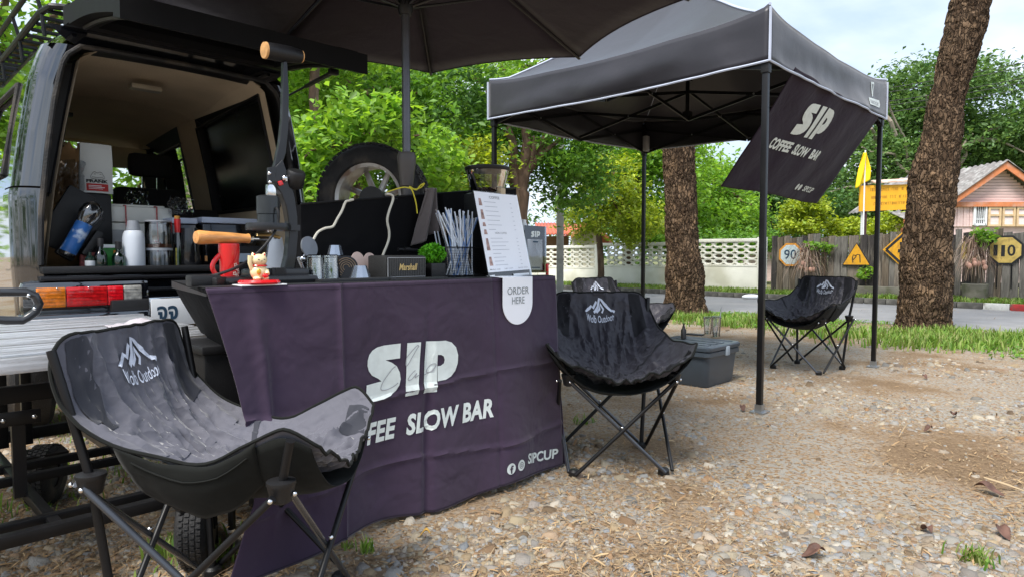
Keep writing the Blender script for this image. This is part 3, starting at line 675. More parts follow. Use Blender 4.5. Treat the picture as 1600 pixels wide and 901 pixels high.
for a_, b_ in (((1450, 310), (1380, 150)), ((1450, 310), (1520, 210)), ((1500, 260), (1560, 200)), ((1450, 310), (1350, 230)), ((1380, 240), (1330, 200)), ((1450, 300), (1450, 150)), ((1450, 310), (1560, 285)), ((1450, 310), (1300, 300)), ((1395, 215), (1370, 130)), ((1500, 230), (1600, 240))):
    A_, B_ = PY(a_[0], a_[1], BY - 2.4), PY(b_[0], b_[1], BY - 3.0)
    mb.tube([A_.lerp(B_, i / 6) + Vector((random.uniform(-.2, .2), random.uniform(-.4, .4), .5 * math.sin(math.pi * i / 6))) for i in range(7)], [.10 - .011 * i for i in range(7)], 7)
mb.build('trunk', M_limb, rt, world=True)
for px, py, rx_, ry_, n, lab in ((1258, 335, 28, 32, 5000, 'tall yellow green bush over the fence right of the 90 sign'), (1318, 355, 24, 14, 2600, 'small rounded yellow green bush over the fence above the triangular sign'), (1385, 352, 22, 18, 2200, 'yellow green bush between the notice board post and the lean-to')):
    tree('garden_bush', lab, W(px, 20), .04, None, [E(px, py, 20, rx_, ry_, .8), E(px - 6, py + 20, 20, rx_, 10, .8)], n, .13, LF_yel, .24, 40, cat='bush', group='yellow green bushes behind the fence')
# trees on the far left, behind and beside the van
tree('side_tree', 'leafy tree behind the roof rack of the van', W(60, 7.5), .12, [W(30, 8.5), W(30, 8.5, 2), W(30, 8.5, 3.2)], [(-5.5, 8.2, 4.1, 1.8, 1.2, 1.1), (-7.2, 7, 4.0, 1.4, 1.2, 1.5), (-6.2, 6.5, 3.2, .8, .8, 1.0)], 11000, .13, LF_bright, .4, 40)
tree('side_tree', 'tree standing by the left flank of the van', (-8.5, 3, 0), .15, [(-8.5, 3, 0), (-8.5, 3, 1.5), (-8.4, 3, 3)], [(-8.5, 3, 4, 2, 2, 1.8), (-8, 1, 3.6, 1.4, 1.5, 1.4), (-8.6, 5, 3.2, 1.5, 1.5, 1.6)], 9000, .16, LF_mid, .5, 40)
tree('backdrop_tree', 'leafy tree behind the van seen past its cab windows', (-6.5, 12, 0), .15, [(-6.5, 12, 0), (-6.5, 12, 2), (-6.5, 12, 3)], [(-6.5, 12, 3, 3, 1.5, 2.2), (-3.6, 12.5, 2.6, 2, 1.5, 2.4), (-9, 10, 2.6, 2.4, 2, 2.2), (-4.5, 9.2, 1.6, 1.6, .8, 1.3)], 20000, .15, LF_bright, .5, 50)
# far wood
ells = []
for i in range(46):
    t = -34 + i * 2.3; ells.append((t, 48 + 5 * math.sin(i * 1.7), 2.2 + .8 * math.sin(i * 2.3), 2.6, 2.5, 2.6 + .7 * math.sin(i * 1.1)))
for i in range(34):
    t = R(120 + i * 9.5) ; ells.append((math.sin(t) * 34 * (1.3 if math.cos(t) > 0 else 1), math.cos(t) * 34, 3.2, 3.2, 3.2, 3.8)) if not (-1.1 < math.sin(t) < 1.1 and math.cos(t) > .75) and math.sin(t) < .75 else None
P_, _ = cloud(ells, 60000, 1.2, 60); P_ = P_[P_[:, 2] > 0]
tag(leafmesh('far_wood', P_, .42 * rng.uniform(.6, 1.3, len(P_)), LF_far), 'dense far wood closing off the view behind the houses', 'woods', kind='stuff')
# the two big roadside trunks
def barkm():
    m = bpy.data.materials.new('cracked_bark'); m.use_nodes = True; n = m.node_tree; b = n.nodes['Principled BSDF']; k = n.links.new
    tcn = n.nodes.new('ShaderNodeTexCoord'); mpn = n.nodes.new('ShaderNodeMapping'); mpn.inputs['Scale'].default_value = (1, 1, .42); k(tcn.outputs['Object'], mpn.inputs[0])
    wn_ = n.nodes.new('ShaderNodeTexNoise'); wn_.inputs['Scale'].default_value = 9; wn_.inputs['Detail'].default_value = 4; k(mpn.outputs[0], wn_.inputs[0])
    ad = n.nodes.new('ShaderNodeMixRGB'); ad.blend_type = 'LINEAR_LIGHT'; ad.inputs[0].default_value = .10; k(mpn.outputs[0], ad.inputs[1]); k(wn_.outputs['Color'], ad.inputs[2])
    vo = n.nodes.new('ShaderNodeTexVoronoi'); vo.inputs['Scale'].default_value = 19; vo.feature = 'DISTANCE_TO_EDGE'; k(ad.outputs[0], vo.inputs[0])
    vc = n.nodes.new('ShaderNodeTexVoronoi'); vc.inputs['Scale'].default_value = 19; k(ad.outputs[0], vc.inputs[0])
    nz = n.nodes.new('ShaderNodeTexNoise'); nz.inputs['Scale'].default_value = 3.2; nz.inputs['Detail'].default_value = 6; k(tcn.outputs['Object'], nz.inputs[0])
    fi = n.nodes.new('ShaderNodeTexNoise'); fi.inputs['Scale'].default_value = 60; fi.inputs['Detail'].default_value = 5; k(mpn.outputs[0], fi.inputs[0])
    r1 = n.nodes.new('ShaderNodeValToRGB'); r1.color_ramp.elements[0].position = .3; r1.color_ramp.elements[1].position = .7
    r1.color_ramp.elements[0].color = (.11, .07, .043, 1); r1.color_ramp.elements[1].color = (.24, .16, .10, 1); k(vc.outputs['Color'], r1.inputs[0])
    r2 = n.nodes.new('ShaderNodeValToRGB'); r2.color_ramp.elements[0].position = .56; r2.color_ramp.elements[1].position = .66; k(nz.outputs[0], r2.inputs[0])
    mxa = n.nodes.new('ShaderNodeMixRGB'); k(r2.outputs[0], mxa.inputs[0]); k(r1.outputs[0], mxa.inputs[1]); mxa.inputs[2].default_value = (.34, .22, .13, 1)
    r3 = n.nodes.new('ShaderNodeValToRGB'); r3.color_ramp.elements[0].position = .0; r3.color_ramp.elements[1].position = .075; k(vo.outputs[0], r3.inputs[0])
    mxb = n.nodes.new('ShaderNodeMixRGB'); k(r3.outputs[0], mxb.inputs[0]); mxb.inputs[1].default_value = (.035, .024, .017, 1); k(mxa.outputs[0], mxb.inputs[2])
    mxc = n.nodes.new('ShaderNodeMixRGB'); mxc.blend_type = 'MULTIPLY'; mxc.inputs[0].default_value = .7; k(mxb.outputs[0], mxc.inputs[1]); k(fi.outputs[0], mxc.inputs[2])
    k(mxc.outputs[0], b.inputs['Base Color']); b.inputs['Roughness'].default_value = .95; b.inputs['Specular IOR Level'].default_value = .15
    r4 = n.nodes.new('ShaderNodeValToRGB'); r4.color_ramp.elements[1].position = .22; k(vo.outputs[0], r4.inputs[0])
    bp = n.nodes.new('ShaderNodeBump'); bp.inputs['Strength'].default_value = 1; bp.inputs['Distance'].default_value = .035; k(r4.outputs[0], bp.inputs['Height'])
    bp2 = n.nodes.new('ShaderNodeBump'); bp2.inputs['Strength'].default_value = .6; bp2.inputs['Distance'].default_value = .01; k(fi.outputs[0], bp2.inputs['Height']); k(bp.outputs[0], bp2.inputs['Normal']); k(bp2.outputs[0], b.inputs['Normal'])
    return m
M_bark2 = barkm()
def bigtrunk(label, path, crown):
    """path = [(centre, radius)]"""
    o = thing('roadside_trunk_tree', label, 'tree', TMat(path[0][0]), 'big cracked bark trees by the road')
    nz, nr = 230, 110; vs = []; fs = []; K = len(path) - 1
    def spl(t):
        x = t * K; i = min(K - 1, int(x)); f = x - i
        p0, p1, p2, p3 = (path[max(0, i - 1)], path[i], path[i + 1], path[min(K, i + 2)])
        def cr_(a, b, c, d): return a * 0 + (b * 2 + (c - a) * f + (a * 2 - b * 5 + c * 4 - d) * f * f + (b * 3 - a - c * 3 + d) * f ** 3) * .5
        return cr_(p0[0], p1[0], p2[0], p3[0]), cr_(p0[1], p1[1], p2[1], p3[1])
    for i in range(nz + 1):
        c, r_ = spl(i / nz)
        for j in range(nr):
            a = 2 * math.pi * j / nr; d = Vector((math.cos(a), math.sin(a), 0)); q = c + d * r_
            lump = noise.noise(q * 2.2) * .045 * r_ / .3
            dist, _p = noise.voronoi(Vector((q.x * 14, q.y * 14, q.z * 5.5)) + Vector((1, 1, 1)) * noise.noise(q * 9) * .8)
            lump += (min(dist[1] - dist[0], .42) - .2) * .065
            vs.append(c + d * (r_ + lump))
    for i in range(nz):
        for j in range(nr): k = (j + 1) % nr; fs.append((i * nr + j, i * nr + k, (i + 1) * nr + k, (i + 1) * nr + j))
    mb = MB(); mb.add(vs, fs); mb.build('trunk', M_bark2, o, world=True, fix=False)
    P_, cl = cloud(crown, 2600, .6, 30); leafmesh('crown', P_, .16 * rng.uniform(.6, 1.3, len(P_)), LF_mid, o)
    mb = MB(); top = path[-1][0]
    for c in cl[::9]: mb.tube([top - Vector((0, 0, .3)), top.lerp(Vector(c), .5) + Vector((0, 0, .2)), Vector(c)], [path[-1][1] * .55, path[-1][1] * .3, .03], 8)
    mb.build('limb', M_bark, o, world=True)
    return o
def tk(rows, a_or_Y):
    out_ = []
    for xl, xr, py in rows:
        p = PY((xl + xr) / 2, py, a_or_Y); out_.append((p, (xr - xl) / 2 * a_or_Y / F))
    return out_
p1 = tk([(1034, 1106, 494), (1038, 1101, 470), (1040, 1097, 430), (1041, 1091, 370), (1040, 1087, 300), (1038, 1085, 235), (1036, 1085, 120), (1034, 1084, 0), (1032, 1082, -120)], 11.0)
bigtrunk('upright thick trunk with peeling yellow patches seen under the canopy', p1, [(3.2, 11, 9.5, 2.5, 2.5, 1.2)])
p2 = tk([(1398, 1490, 522), (1406, 1482, 500), (1409, 1480, 450), (1413, 1482, 380), (1424, 1487, 300), (1437, 1495, 240), (1458, 1505, 150), (1474, 1526, 80), (1489, 1543, 10), (1505, 1560, -80), (1520, 1575, -180)], 8.75)
bigtrunk('thick dark trunk leaning to the right between road and gravel', p2, [(7.4, 8.7, 8.2, 2.2, 2.2, 1.1)])

# ---- dry fountains of leaves against the fence
M_dry = island_mat('dry_strap_leaf', [(.26, .15, .11), (.45, .32, .26), (.14, .07, .05), (.38, .28, .18), (.58, .46, .38), (.22, .13, .09)], .8)
M_pod = mat('pinkish_husk', (.48, .27, .20), .8, var=.3, vs=12)
def fountain(label, px, py, wpx, hpx, a=15.7):
    c = PA(px, py, a); o = thing('dry_plant', label, 'plant', TMat(c), 'dried plants by the fence'); s_ = c.y / F
    mb = MB()
    for i in range(260):
        th = random.uniform(0, 2 * math.pi); L_ = random.uniform(.35, 1.15) * wpx * s_; up = random.uniform(.2, 1.5) * hpx * s_; dr = random.uniform(.1, 1.1); wig = random.uniform(-.06, .06); pts = []
        for k in range(6):
            t = k / 5; r_ = L_ * t ** .9; z = up * math.sin(math.pi * min(1, t * 1.1)) * (1 - t * .3) - t * t * hpx * s_ * .9 * dr
            pts.append(Vector((math.cos(th) * r_ + wig * math.sin(t * 5), math.sin(th) * r_ * .45, z)))
        sd_ = Vector((-math.sin(th), math.cos(th), .2)) * random.uniform(.004, .011); vs = []
        for k, p in enumerate(pts): w_ = (1 - k / 6); vs += [p + sd_ * w_, p - sd_ * w_]
        mb.add(vs, [(2 * k, 2 * k + 1, 2 * k + 3, 2 * k + 2) for k in range(5)])
    mb.build('fronds', M_dry, o, fix=False, smooth=False)
    mb = MB()
    for i in range(7): mb.ball((random.uniform(-.35, .35) * wpx * s_, -.08 - random.uniform(0, .1), random.uniform(-.35, .2) * hpx * s_), (.045, .04, .06), 7)
    mb.build('husk', M_pod, o)
    P_, _ = cloud([(c.x + .15, c.y, c.z + hpx * s_ * .9, .14, .1, .12)], 60, .12, 20); leafmesh('leaves', P_, .16 * rng.uniform(.7, 1.2, len(P_)), LF_bright, o)
    return o
fountain('brown dried plant with pinkish husks beside the 90 sign', 1262, 412, 45, 28)
fountain('drooping dried plant over a concrete pot right of the leaning trunk', 1522, 408, 46, 34)
c = PA(1524, 435, 15.6); mb = MB(TMat((c.x, c.y, .1), GANG)); mb.lathe([(.15, 0), (.20, .02), (.23, .32), (.20, .33), (.19, .28)], 20); tag(mb.build('plant_pot', M_conc), 'grey concrete pot under the drooping dried plant', 'pot')
for px, py, lab in ((1352, 425, 'young green seedling leaves in front of the fence under the triangular sign'), (1288, 388, 'bright green leafy shoot against the planks right of the 90 sign'), (1535, 368, 'bright green shoot between the marker board and the faded octagon')):
    c = PA(px, py, 15.8); o = thing('leafy_shoot', lab, 'plant', TMat(c), 'green shoots along the fence')
    P_, _ = cloud([(c.x, c.y, c.z, .22, .1, .12)], 150, .12, 20); leafmesh('leaves', P_, .11 * rng.uniform(.6, 1.3, len(P_)), LF_bright, o)
    mb = MB(); mb.tube([(0, 0, -c.z + .05), (.02, 0, -.2), (0, 0, .05)], .01, 6); mb.build('stem', M_bark, o)

# ---- grass
def blades(name, pts, h, m, wd=.006, kind='stuff'):
    N = len(pts); th = rng.uniform(0, 2 * np.pi, N); ln = rng.uniform(.15, .9, N) * h; H = h * rng.uniform(.5, 1.2, N)
    d = np.stack([np.cos(th), np.sin(th), np.zeros(N)], 1); s = np.stack([-np.sin(th), np.cos(th), np.zeros(N)], 1) * (wd * rng.uniform(.6, 1.4, N))[:, None]
    z = np.array([0, 0, 1.0]); b = pts; m1 = b + d * (ln * .35)[:, None] + z * (H * .65)[:, None]; t = b + d * ln[:, None] + z * H[:, None]
    co = np.stack([b - s, b + s, m1 - s * .8, m1 + s * .8, t], 1).reshape(-1, 3); i = np.arange(N)[:, None] * 5
    tr = np.concatenate([i + np.array([[0, 1, 3]]), i + np.array([[0, 3, 2]]), i + np.array([[2, 3, 4]])], 1).reshape(-1, 3)
    return rawmesh(name, co, tr, m)
M_grass = island_mat('grass_blade', [(.06, .14, .018), (.13, .25, .03), (.20, .32, .05), (.24, .32, .08), (.10, .20, .03), (.22, .32, .06), (.30, .30, .12), (.09, .19, .02)], .6, .3)
def gpts(a0, a1, b0, b1, n, dens=None, z=0.0):
    a = rng.uniform(a0, a1, n); b = rng.uniform(b0, b1, n)
    if dens is not None:
        keep = np.array([random.random() < dens(x, y) for x, y in zip(a, b)]); a = a[keep]; b = b[keep]
    return np.stack([UX * a + VX * b, UY * a + VY * b, np.full(len(a), z)], 1)
def dn(a, b):
    e = min(1, max(0, (a - 7.6) / 1.6)); e *= 1 if a < 10.4 else .4
    v = noise.noise(Vector((a * .7, b * .7, 0))) + .7 * noise.noise(Vector((a * 2.6, b * 2.6, 3)))
    return max(0.0, min(1.0, e * (.14 + 1.3 * v)))
g1 = gpts(7.4, 10.7, -3, 9, 60000, dn); tag(blades('verge_grass', g1, .050, M_grass, .005), 'patchy green grass between the gravel and the road', 'grass', kind='stuff')
tuft = []
for (px, py, r_, n) in ((1450, 540, .55, 1500), (1520, 535, .5, 1200), (1390, 525, .5, 900), (1210, 500, .6, 900), (1090, 500, .35, 900), (1290, 525, .4, 700), (1060, 492, .3, 600), (1150, 508, .5, 800), (1590, 530, .4, 700), (1480, 522, .3, 600)):
    c = PZ(px, py, 0); q = rng.normal(0, r_ * .5, (n, 3)) * np.array([1.3, .8, 0]) + np.array([c.x, c.y, 0]); tuft.append(q)
wp = gpts(7.6, 10.6, -3, 9, 9000, dn); wp = wp[: 4200]; wp = np.repeat(wp, 4, 0) + rng.normal(0, .035, (len(wp) * 4, 3)) * np.array([1, 1, .25]) + np.array([0, 0, .03]); wp[:, 2] = np.maximum(wp[:, 2], .008)
tag(leafmesh('low_weeds', wp, .045 * rng.uniform(.5, 1.5, len(wp)), LF_mid, up=1.0, asp=.6, droop=0), 'low broad leafed weeds among the roadside grass', 'weeds', kind='stuff')
tag(blades('tall_grass', np.concatenate(tuft)[::2], .12, M_grass, .008), 'taller grass tufts round the trunks at the road edge', 'grass', kind='stuff')
g2 = gpts(14.75, 16.0, -4, 22, 26000, lambda a, b: .75, .09); tag(blades('wall_grass', g2, .10, M_grass, .011), 'short grass strip at the foot of the wall and fence', 'grass', kind='stuff')
def dl(a, b): return 0 if b < 2.15 and a > -.2 else max(0, min(1, .12 + 1.3 * noise.noise(Vector((a * 1.3, b * 1.3, 7)))))
g3 = gpts(-1.5, 2.2, 1.2, 7.5, 30000, dl); tag(blades('thin_grass', g3, .045, M_grass, .0035), 'thin grass growing through the litter under the van and trailer', 'grass', kind='stuff')
def clump(label, px, py, n, h, r_):
    c = PZ(px, py, 0); q = rng.normal(0, r_, (n, 3)) * np.array([1, 1, 0]) + np.array([c.x, c.y, 0]); o = blades('grass_tuft', q, h, M_grass, .004); tag(o, label, 'grass', 'small lone grass tufts')
clump('lone green grass tuft on the gravel at the bottom right', 1530, 876, 90, .045, .028)
clump('small grass sprout at the hem of the counter cloth', 574, 862, 26, .05, .012)
clump('tiny grass sprig nearer the middle of the cloth hem', 545, 855, 14, .03, .012)
clump('grass tuft beside the small wheel under the near chair', 338, 880, 60, .06, .03)
clump('grass tuft left of the small wheel between chair legs', 262, 868, 60, .08, .03)
clump('faint grass sprig between the legs of the second chair', 912, 660, 40, .05, .04)

# ---- loose stones and mulch
def scatter(n, y0, y1, dens=None, xr=.9, p=1.0):
    u = rng.uniform(0, 1, n); Y = 1 / ((1 / y0) + u * (1 / y1 - 1 / y0)); X = rng.uniform(-xr, xr, n) * (Y + .3)
    if dens is not None:
        keep = np.array([random.random() < dens(x, y) for x, y in zip(X, Y)]); X, Y = X[keep], Y[keep]
    return np.stack([X, Y, np.zeros(len(X))], 1)
def gv(x, y):
    a = UX * x + UY * y; b = VX * x + VY * y
    if a > 9.5: return 0
    v = noise.noise(Vector((x * .8, y * .8, 1))) + .6 * noise.noise(Vector((x * 2.5, y * 2.5, 5)))
    base = .44 if b < 1.9 else .12
    if a > 7.5: base *= max(0.1, 1 - (a - 7.5) / 1.5)
    return max(0.04, min(1, base + 1.5 * v))
def stones(name, P_, S, m, flat=.45):
    N = len(P_); K = 5; a = (np.arange(K) / K * 2 * np.pi)[None] + rng.uniform(0, 6.28, (N, 1)) + rng.uniform(-.35, .35, (N, K))
    r_ = rng.uniform(.7, 1.2, (N, K)) * S[:, None]; asp = rng.uniform(.5, 1, (N, 1)); ro = rng.uniform(0, 6.28, (N, 1))
    def ring(f, z):
        x = np.cos(a) * r_ * f; y = np.sin(a) * r_ * f * asp
        X = x * np.cos(ro) - y * np.sin(ro); Y = x * np.sin(ro) + y * np.cos(ro); return np.stack([X, Y, z], 2)
    h = S[:, None] * flat * rng.uniform(.5, 1.3, (N, 1)); tilt = rng.normal(0, .22, (N, 2))
    bot = ring(1.0, np.zeros((N, K)) - .004); top = ring(.68, h * rng.uniform(.8, 1.2, (N, K)))
    top[:, :, 2] += top[:, :, 0] * tilt[:, :1] + top[:, :, 1] * tilt[:, 1:]
    co = (np.concatenate([bot, top], 1) + P_[:, None]).reshape(-1, 3); i = np.arange(N)[:, None] * (2 * K); fl_ = []
    for k in range(K): k2 = (k + 1) % K; fl_ += [i + np.array([[k, k2, K + k2]]), i + np.array([[k, K + k2, K + k]])]
    for k in range(1, K - 1): fl_.append(i + np.array([[K, K + k, K + k + 1]]))
    tr = np.concatenate(fl_, 1).reshape(-1, 3); return rawmesh(name, co, tr, m)
M_stone = island_mat('gravel_stone', [(.22, .22, .21), (.28, .23, .15), (.14, .135, .125), (.36, .31, .23), (.23, .16, .09), (.26, .255, .24), (.16, .10, .055), (.40, .37, .31), (.25, .145, .07), (.22, .22, .215), (.11, .075, .045), (.31, .24, .15)], .85, bump=.4, bs=90)
s1 = scatter(92000, 1.6, 13, gv); sz1 = np.abs(rng.lognormal(math.log(.0080), .55, len(s1))); sz1 = np.clip(sz1, .004, .042) * (.9 + s1[:, 1] * .09)
tag(stones('gravel', s1, sz1, M_stone, .34), 'grey and cream gravel strewn over the lot', 'gravel', kind='stuff')
M_slab = island_mat('slab_stone', [(.24, .25, .26), (.31, .295, .265), (.17, .18, .19), (.27, .275, .28), (.35, .32, .26)], .85, bump=.5, bs=60)
s2 = scatter(3600, 1.8, 8, gv); tag(stones('loose_rocks', s2, rng.uniform(.010, .030, len(s2)), M_slab, .22), 'larger flat grey stones lying in the gravel', 'stones', kind='stuff')
M_mulch = island_mat('mulch_chip', [(.34, .22, .11), (.22, .13, .065), (.46, .34, .19), (.14, .08, .045), (.40, .27, .14), (.26, .17, .09)], .9)
def chips(name, P_, L0, m, wr=(.06, .2)):
    N = len(P_); th = rng.uniform(0, 6.28, N); el = rng.normal(0, .25, N); Ln = L0 * rng.lognormal(0, .5, N) ; Wd = Ln * rng.uniform(wr[0], wr[1], N)
    d = np.stack([np.cos(th) * np.cos(el), np.sin(th) * np.cos(el), np.sin(el)], 1) * Ln[:, None] * .5; s = np.stack([-np.sin(th), np.cos(th), rng.normal(0, .3, N)], 1) * Wd[:, None] * .5
    c = P_ + np.array([0, 0, 1.]) * (.003 + np.abs(d[:, 2]) + rng.uniform(0, .006, N))[:, None]; up = np.array([0, 0, 1.]) * (Wd * .3)[:, None]
    co = np.stack([c - d - s * .6, c - d + s * .6, c + up - s, c + up + s, c + d - s * .5, c + d + s * .5], 1).reshape(-1, 3); i = np.arange(N)[:, None] * 6
    tr = np.concatenate([i + np.array([t_]) for t_ in ([0, 1, 3], [0, 3, 2], [2, 3, 5], [2, 5, 4])], 1).reshape(-1, 3); return rawmesh(name, co, tr, m)
def ml(x, y):
    v = noise.noise(Vector((x * 1.1, y * 1.1, 11))); return max(.15, min(1, .75 - v))
s3 = scatter(125000, 1.5, 12, ml); tag(chips('mulch', s3, .013, M_mulch), 'golden brown bark chips and straw between the stones', 'mulch', kind='stuff')
s4 = scatter(500, 1.6, 8, None); tag(chips('twigs', s4, .055, island_mat('twig', [(.22, .14, .08), (.40, .30, .18), (.12, .07, .04)], .9), (.03, .07)), 'dry twigs scattered over the gravel', 'twigs', kind='stuff')
# fallen leaves that can be told apart
M_dl = mat('dead_leaf', (.10, .05, .035), .7, var=.5, vs=30); M_ol = mat('yellow_dead_leaf', (.52, .30, .06), .8, var=.3, vs=30)
lv = [(900, 662 + 210, 'pale curled dead leaf at the bottom centre right of the lot', .07, M_dl), (1271, 872, 'brown curled dead leaf at the bottom of the lot, middle of the gravel', .085, M_dl), (1447, 835, 'dark dead leaf left of the lone grass tuft', .07, M_dl), (1545, 772, 'long dark curled leaf near the right edge beside a pale stone', .11, M_dl),
      (1450, 675, 'small dark leaf standing on edge in the mid distance', .06, M_dl), (1490, 652, 'flat dark leaf farther off at the right', .07, M_dl), (1160, 642, 'thin dark leaf beside the front canopy foot', .07, M_dl), (1567, 840, 'dull brown leaf at the right edge below the long curled one', .08, M_dl), (1445, 592, 'tiny dark leaf in front of the leaning trunk grass', .06, M_dl), (662, 843, 'yellow orange leaf lying near the cloth hem', .05, M_ol), (1365, 572, 'dark leaf just left of the right canopy foot', .08, M_dl)]
for px, py, lab, s_, m in lv:
    if px == 900: continue
    c = PZ(px, py, 0); mb = MB(TMat((c.x, c.y, .01), random.uniform(0, 6.28)))
    def lf(u, v):
        x = (u - .5) * s_; w_ = s_ * .28 * math.sin(math.pi * min(1, u * .98 + .01)) ** .7; y = (v - .5) * 2 * w_; return (x, y * (1 - .25 * abs(math.sin(u * 6))), .012 + .35 * abs(y) * (1.2 + .6 * math.sin(u * 7)) + .012 * math.sin(u * 5))
    mb.grid(lf, 12, 6); tag(mb.build('fallen_leaf', m, solid=.0008), lab, 'leaf', 'fallen leaves on the gravel')
# ================================================================== CANOPY TENT
def cloth_mat(key, col, rough, sheen=.3, bump=.25, spec=.4):
    m = mat(key, col, rough, var=.12, vs=2.5, spec=spec, sheen=sheen)
    n = m.node_tree; b = n.nodes['Principled BSDF']; k = n.links.new
    tcn = n.nodes['Texture Coordinate']
    a = n.nodes.new('ShaderNodeTexNoise'); a.inputs['Scale'].default_value = 5; a.inputs['Detail'].default_value = 3; a.inputs['Distortion'].default_value = .3; k(tcn.outputs['Object'], a.inputs[0])
    f = n.nodes.new('ShaderNodeTexNoise'); f.inputs['Scale'].default_value = 500; k(tcn.outputs['Object'], f.inputs[0])
    p1 = n.nodes.new('ShaderNodeBump'); p1.inputs['Strength'].default_value = bump; p1.inputs['Distance'].default_value = .05; k(a.outputs[0], p1.inputs['Height'])
    p2 = n.nodes.new('ShaderNodeBump'); p2.inputs['Strength'].default_value = .25; p2.inputs['Distance'].default_value = .001; k(f.outputs[0], p2.inputs['Height']); k(p1.outputs[0], p2.inputs['Normal']); k(p2.outputs[0], b.inputs['Normal'])
    return m
M_tent = cloth_mat('coated_black_tent_fabric', (.018, .017, .024), .42, .2, .08, .5)
M_pipe = mat('pale_blue_grey_piping', (.42, .46, .56), .6, var=.1)
M_flagc = cloth_mat('dark_plum_cloth', (.022, .014, .025), .85, .1, .3, .15)
A0, A1, B0, B1 = 4.0, 6.43, 1.72, 4.20
HX, HY_ = (A1 - A0) / 2, (B1 - B0) / 2; CA, CB = (A0 + A1) / 2, (B0 + B1) / 2
cn = thing('canopy_tent', 'large black pop-up canopy with pale piping on four slim black poles', 'canopy', GMat(CA, CB, 0))
ZV0, ZV1, ZAP = 2.19, 2.475, 3.32
def roof(u, v):
    x = (u * 2 - 1); y = (v * 2 - 1); r_ = max(abs(x), abs(y)); mn = min(abs(x), abs(y))
    h = ZV1 + (ZAP - ZV1) * max(0.0, 1 - r_) ** 1.15
    f = (1 - mn / r_) if r_ > 1e-6 else 0
    h -= .05 * f * math.sin(math.pi * r_) + .03 * f * r_ - .008 * noise.noise(Vector((x * 3, y * 3, 2)))
    h += .045 * max(0, r_ - .9) / .1 * (mn / max(r_, 1e-6)) ** 6
    return (x * HX, y * HY_, h)
mb = MB(); mb.grid(roof, 72, 72); mb.build('roof_cloth', M_tent, cn, solid=.003)
# valance, one strip a side, with soft sags
def valance(p, q, seed, z0=ZV0):
    p, q = Vector(p), Vector(q); nrm = (q - p).cross(Vector((0, 0, 1))).normalized()
    def fn(u, v):
        c = p.lerp(q, u); tz = roof((c.x / HX + 1) / 2, (c.y / HY_ + 1) / 2)[2]; bz = z0 - .018 * math.sin(math.pi * u) + .006 * noise.noise(Vector((u * 6, seed, 0)))
        d = .030 * noise.noise(Vector((u * 5, v * 1.2, seed))) + .026 * math.sin(u * 2.2 + v * 5 + seed) * math.sin(math.pi * u) + .010 * noise.noise(Vector((u * 14, v * 3, seed)))
        return c + nrm * (d * v * min(1, 10 * u, 10 * (1 - u)) + .005 * min(1, v * 5)) + Vector((0, 0, tz + (bz - tz) * v - c.z))
    mb = MB(); mb.grid(fn, 70, 10); mb.build('valance', M_tent, cn, solid=.003)
    mb = MB(); mb.tube([fn(i / 50, 1.0) + Vector((0, 0, -.004)) for i in range(51)], .0065, 6, flat=1.2); mb.build('piping', M_pipe, cn)
    return fn
cs = [(-HX, -HY_, 0), (HX, -HY_, 0), (HX, HY_, 0), (-HX, HY_, 0)]
VF = [valance(cs[i], cs[(i + 1) % 4], i * 3.1 + 1) for i in range(4)]
for i, (x, y, _) in enumerate(cs):
    sx_, sy_ = (1 if x > 0 else -1), (1 if y > 0 else -1)
    mb = MB(); mb.tube([(x + sx_ * .008, y + sy_ * .008, ZV0 - .01), (x + sx_ * .008, y + sy_ * .008, ZV1 + .03)], .009, 6)
    mb.tube([Vector(roof((1 + sx_ * t) / 2, (1 + sy_ * t) / 2)) + Vector((0, 0, .006)) for t in [1 - k / 30 for k in range(31)]], .010, 6); mb.build('seam_piping', M_pipe, cn)
    px, py = x - sx_ * .03, y - sy_ * .03
    mb = MB(); mb.box((px, py, 1.24), (.036, .036, 2.46), bev=.004); mb.box((px, py, .62), (.029, .029, 1.2), bev=.003)
    mb.build('leg', M_frame, cn)
    mb = MB(); mb.box((px, py - sy_ * .0, 2.17), (.05, .05, .10), bev=.006); mb.build('slider', M_blackpl, cn)
    mb = MB(); mb.box((px, py, .006), (.11, .09, .012), bev=.003); mb.box((px, py, .03), (.045, .045, .05)); mb.build('foot_plate', M_steel, cn)
# scissor trusses along every side and to the middle
def bar(p, q, nm='truss_bar'):
    mb = MB(); p, q = Vector(p), Vector(q); v = q - p; mb.box((p + q) / 2, (v.length, .012, .025), Matrix.Rotation(math.atan2(v.y, v.x), 4, 'Z') @ Matrix.Rotation(-math.atan2(v.z, math.hypot(v.x, v.y)), 4, 'Y')); mb.build(nm, M_frame, cn, smooth=False)
def scis(p, q, n, zt, zb, off):
    p, q = Vector(p), Vector(q); s_ = (q - p).cross(Vector((0, 0, 1))).normalized() * .012
    for i in range(n):
        a, b = p.lerp(q, i / n), p.lerp(q, (i + 1) / n)
        ta, tb = (zt, zb) if (i % 2 == 0) else (zt, zb)
        bar(a + s_ + Vector((0, 0, zt)), b + s_ + Vector((0, 0, zb))); bar(a - s_ + Vector((0, 0, zb)), b - s_ + Vector((0, 0, zt)))
        m_ = a.lerp(b, .5); mb = MB(); mb.lathe([(.009, -.02), (.009, .02)], 8, m_ + Vector((0, 0, (zt + zb) / 2)), (q - p).cross(Vector((0, 0, 1))).to_track_quat('Z', 'Y').to_matrix().to_4x4()); mb.build('pivot', M_steel, cn)
i_ = .03
c4 = [(-HX + i_, -HY_ + i_, 0), (HX - i_, -HY_ + i_, 0), (HX - i_, HY_ - i_, 0), (-HX + i_, HY_ - i_, 0)]
for i in range(4): scis(c4[i], c4[(i + 1) % 4], 2, 2.41, 2.15, .02)
